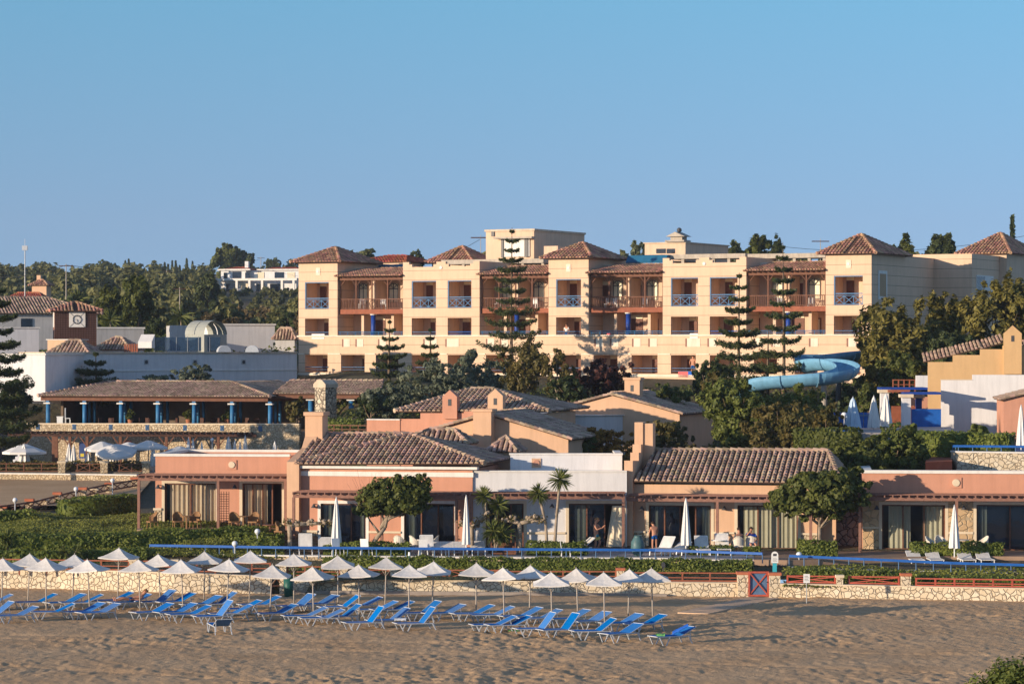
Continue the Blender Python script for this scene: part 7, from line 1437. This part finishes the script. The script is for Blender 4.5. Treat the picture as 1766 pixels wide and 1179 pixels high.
def person(label,loc,rz,J,skin='skin',hair='hair_dark',bottoms=None,top=None,hairlen=.0,name='person'):
    """J: joints dict in local metres, facing -y"""
    V=[];E=[];Rr=[]
    def a(p,r,par=None):
        V.append(tuple(p)); Rr.append(r); i=len(V)-1
        if par is not None: E.append((par,i))
        return i
    Vv=lambda k:Vector(J[k]); pel=a(Vv('pelvis'),(.15,.11)); ch=a(Vv('pelvis').lerp(Vv('neck'),.38),(.13,.10),pel); ch2=a(Vv('pelvis').lerp(Vv('neck'),.78),(.165,.115),ch); nk=a(Vv('neck'),(.06,.06),ch2); hd=Vv('head'); up=(hd-Vv('neck')).normalized()
    h0=a(hd-up*.06,(.075,.08),nk); h1=a(hd+up*.02,(.085,.10),h0); h2=a(hd+up*.09,(.07,.085),h1)
    for s_ in'LR':
        sh=a(Vv('sh'+s_),.058,ch2); el=a(Vv('el'+s_),.042,sh); fo=a(Vv('el'+s_).lerp(Vv('wr'+s_),.45),.038,el); wr=a(Vv('wr'+s_),.026,fo); d_=(Vv('wr'+s_)-Vv('el'+s_)).normalized(); pl=a(Vv('wr'+s_)+d_*.07,(.038,.018),wr); sd_=d_.cross(Vector((0,1,.3))).normalized()
        for k,(o_,l) in enumerate(((-.03,.065),(-.011,.08),(.009,.078),(.028,.062))): f1=a(Vv('wr'+s_)+d_*(.11)+sd_*o_,.0095,pl); a(Vv('wr'+s_)+d_*(.11+l*.55)+sd_*o_*1.2+Vector((0,-.02,-.01)),.008,f1)
        th=a(Vv('wr'+s_)+d_*.05+sd_*(-.05),.011,pl); a(Vv('wr'+s_)+d_*.09+sd_*(-.062),.009,th)
        hp=a(Vv('hip'+s_),.088,pel); kn=a(Vv('kn'+s_),.058,hp); cf=a(Vv('kn'+s_).lerp(Vv('an'+s_),.35),.055,kn); an=a(Vv('an'+s_),.036,cf); ft=a(Vv('an'+s_)+Vector(J.get('foot',(0,-.10,-.03))),.035,an); a(Vv('an'+s_)+Vector(J.get('foot',(0,-.10,-.03)))*1.9,.022,ft)
    t=thing(name,label,'person',loc,rz); skinned('body',V,E,Rr,skin,t)
    f_=Vector((0,-1,0)); c=hd+up*.03; q=MB(); vs=[]
    # face: nose, eyes, mouth, ears
    q.poly([c+f_*.105+Vector((-.014,0,-.02)),c+f_*.105+Vector((.014,0,-.02)),c+f_*.128+Vector((0,0,-.015))]); q.poly([c+f_*.10+Vector((0,0,.03)),c+f_*.105+Vector((-.014,0,-.02)),c+f_*.128+Vector((0,0,-.015))]); q.poly([c+f_*.10+Vector((0,0,.03)),c+f_*.128+Vector((0,0,-.015)),c+f_*.105+Vector((.014,0,-.02))])
    for s_ in(-1,1): q.ball(c+Vector((s_*.085,.01,0)),.022,6,5)
    q.build('face',skin,t); q=MB(); 
    for s_ in(-1,1): q.ball(c+f_*.092+Vector((s_*.032,0,.02)),.010,6,4)
    q.box(c.x-.025,c.x+.025,c.y-.104,c.y-.096,c.z-.052,c.z-.044); q.build('eyes_and_mouth','hair_dark',t)
    q=MB(); n=12
    for j in range(6):
        for k in range(n):
            ph=math.pi*.62*j/5; th_=2*math.pi*k/n; r_=.112; off=.015 if math.sin(th_)<-.3 and j>2 else 0
            p=c+Vector((r_*.92*math.sin(ph)*math.cos(th_),r_*1.08*math.sin(ph)*math.sin(th_)+.018,r_*math.cos(ph)+.03+(.055 if (math.sin(th_)<-.2 and j>=4) else (-hairlen if j==5 else 0)))); vs.append(p)
    q.mesh(vs,[(j*n+k,(j+1)*n+k,(j+1)*n+(k+1)%n,j*n+(k+1)%n) for j in range(5) for k in range(n)]); q.build('hair',hair,t,True)
    if bottoms:
        mt,frac=bottoms[0],bottoms[1]; vs=[Vv('pelvis').lerp(Vv('neck'),.12),Vv('pelvis')]; ed=[(0,1)]; rr=[(.155,.12),(.17,.13)]
        for s_ in'LR': vs+= [Vv('hip'+s_),Vv('hip'+s_).lerp(Vv('kn'+s_),frac)]; k=len(vs); ed+=[(1,k-2),(k-2,k-1)]; rr+=[.108,.092]
        skinned('shorts',[tuple(p) for p in vs],ed,rr,mt,t,1,1)
        if len(bottoms)>2:
            for s_ in'LR':
                p0,p1=Vv('hip'+s_).lerp(Vv('kn'+s_),frac*.72),Vv('hip'+s_).lerp(Vv('kn'+s_),frac+.18); q=MB(); q.cyl(p0,p1,.118,.108,12,False); q.build('shorts_hem',bottoms[2],t,True)
    if top:
        vs=[Vv('pelvis').lerp(Vv('neck'),.02),Vv('pelvis').lerp(Vv('neck'),.4),Vv('pelvis').lerp(Vv('neck'),.8)]; ed=[(0,1),(1,2)]; rr=[(.165,.13),(.15,.12),(.18,.13)]
        for s_ in'LR': vs+=[Vv('sh'+s_),Vv('sh'+s_).lerp(Vv('el'+s_),.7)]; k=len(vs); ed+=[(2,k-2),(k-2,k-1)]; rr+=[.075,.062]
        skinned('shirt',[tuple(p) for p in vs],ed,rr,top,t,1,1)
    return t
STAND=dict(pelvis=(0,0,.98),neck=(0,.0,1.50),head=(0,-.02,1.66),shL=(.19,0,1.43),shR=(-.19,0,1.43),elL=(.27,.02,1.15),elR=(-.27,.02,1.15),wrL=(.25,-.12,.92),wrR=(-.25,-.12,.92),hipL=(.09,0,.92),hipR=(-.09,0,.92),knL=(.11,-.03,.5),knR=(-.11,-.03,.5),anL=(.12,0,.08),anR=(-.12,0,.08))
SIT=dict(pelvis=(0,.05,.52),neck=(0,.12,1.05),head=(0,.06,1.21),shL=(.19,.1,.98),shR=(-.19,.1,.98),elL=(.27,.0,.74),elR=(-.27,.0,.74),wrL=(.16,-.24,.68),wrR=(-.16,-.24,.68),hipL=(.09,0,.5),hipR=(-.09,0,.5),knL=(.13,-.42,.5),knR=(-.13,-.42,.5),anL=(.13,-.42,.08),anR=(-.13,-.42,.08))
p1=dict(STAND); p1.update(elL=(.30,-.12,1.22),wrL=(.16,-.34,1.36),elR=(-.22,-.16,1.2),wrR=(-.05,-.36,1.30),head=(0,-.06,1.67),knL=(.13,-.16,.53),anL=(.13,.02,.09),anR=(-.11,.06,.08)); p1['neck']=(0,.03,1.50)
person('bare chested person in blue and yellow shorts standing at the open glass door',(X(1028,150),150,1.42),R(62),p1,'skin','hair_fair',('shorts_teal',.45,'shorts_yellow'))
p2=dict(STAND); p2.update(neck=(0,-.12,1.44),head=(.02,-.22,1.57),shL=(.19,-.1,1.38),shR=(-.19,-.1,1.38),elL=(.25,-.18,1.10),elR=(-.25,-.18,1.10),wrL=(.16,-.38,.95),wrR=(-.16,-.38,.95))
t=person('bare backed person in dark shorts bending at the peach villa door',(X(1129,150.3),150.3,1.42),R(200),p2,'skin','hair_dark',('shorts_blue',.5)); t.scale=(.93,)*3
person('seated person in dark clothes seen from behind, left of the pair',(X(1273,149.3),149.3,1.42),R(205),SIT,'skin','hair_dark',('shorts_blue',.6),'metal_dark')
p4=dict(SIT); p4.update(elR=(-.30,-.05,.90),wrR=(-.12,-.14,1.14),elL=(.32,-.02,.76)); person('seated person in a bright blue shirt with a raised hand, right of the pair',(X(1296,149.5),149.5,1.42),R(10),p4,'skin','hair_dark',('shorts_blue',.6),'shirt_blue')
# hotel guests
xx=hx(1195,.55); w_=fh.w(xx,.55); person('bare chested guest standing behind the towels on a ground floor balcony',(w_[0],w_[1],fh.z0+LV['b3']-.3),RH+R(185),STAND,'skin','hair_dark',('shorts_blue',.5))
xx=hx(977,.6); w_=fh.w(xx,.6); t=person('small guest in white leaning on the blue rail of the middle hotel tower',(w_[0],w_[1],fh.z0+LV['band']-.55),RH,STAND,'skin','hair_dark',('shorts_blue',.5),'canvas_white'); t.scale=(.9,)*3
# sunbather: lies on a back row lounger
L=dict(pelvis=(0,0,.12),neck=(0,.48,.28),head=(0,.60,.42),shL=(.19,.42,.24),shR=(-.19,.42,.24),elL=(.30,.18,.12),elR=(-.30,.18,.12),wrL=(.24,-.04,.14),wrR=(-.24,-.04,.14),hipL=(.09,-.06,.12),hipR=(-.09,-.06,.12),knL=(.11,-.48,.2),knR=(-.11,-.48,.2),anL=(.11,-.88,.1),anR=(-.11,-.88,.1),foot=(0,-.02,.1))
d=D(1036,.4); person('sunbather lying on a back row lounger, only the head showing above it',(X(229,d),d,.36),R(-60),L,'skin','hair_fair',('shorts_blue',.5))

m=bpy.data.materials.new('haze'); m.use_nodes=True; nt=m.node_tree; nt.nodes.remove(nt.nodes['Principled BSDF']); pv=nt.nodes.new('ShaderNodeVolumePrincipled'); pv.inputs['Color'].default_value=(.75,.84,1,1); pv.inputs['Density'].default_value=.00012; pv.inputs['Anisotropy'].default_value=.2
nt.links.new(pv.outputs[0],nt.nodes['Material Output'].inputs['Volume']); M['haze']=m
q=MB(); q.box(-400,400,-30,1480,-2,75); tag(q.build('haze','haze'),kind='stuff')
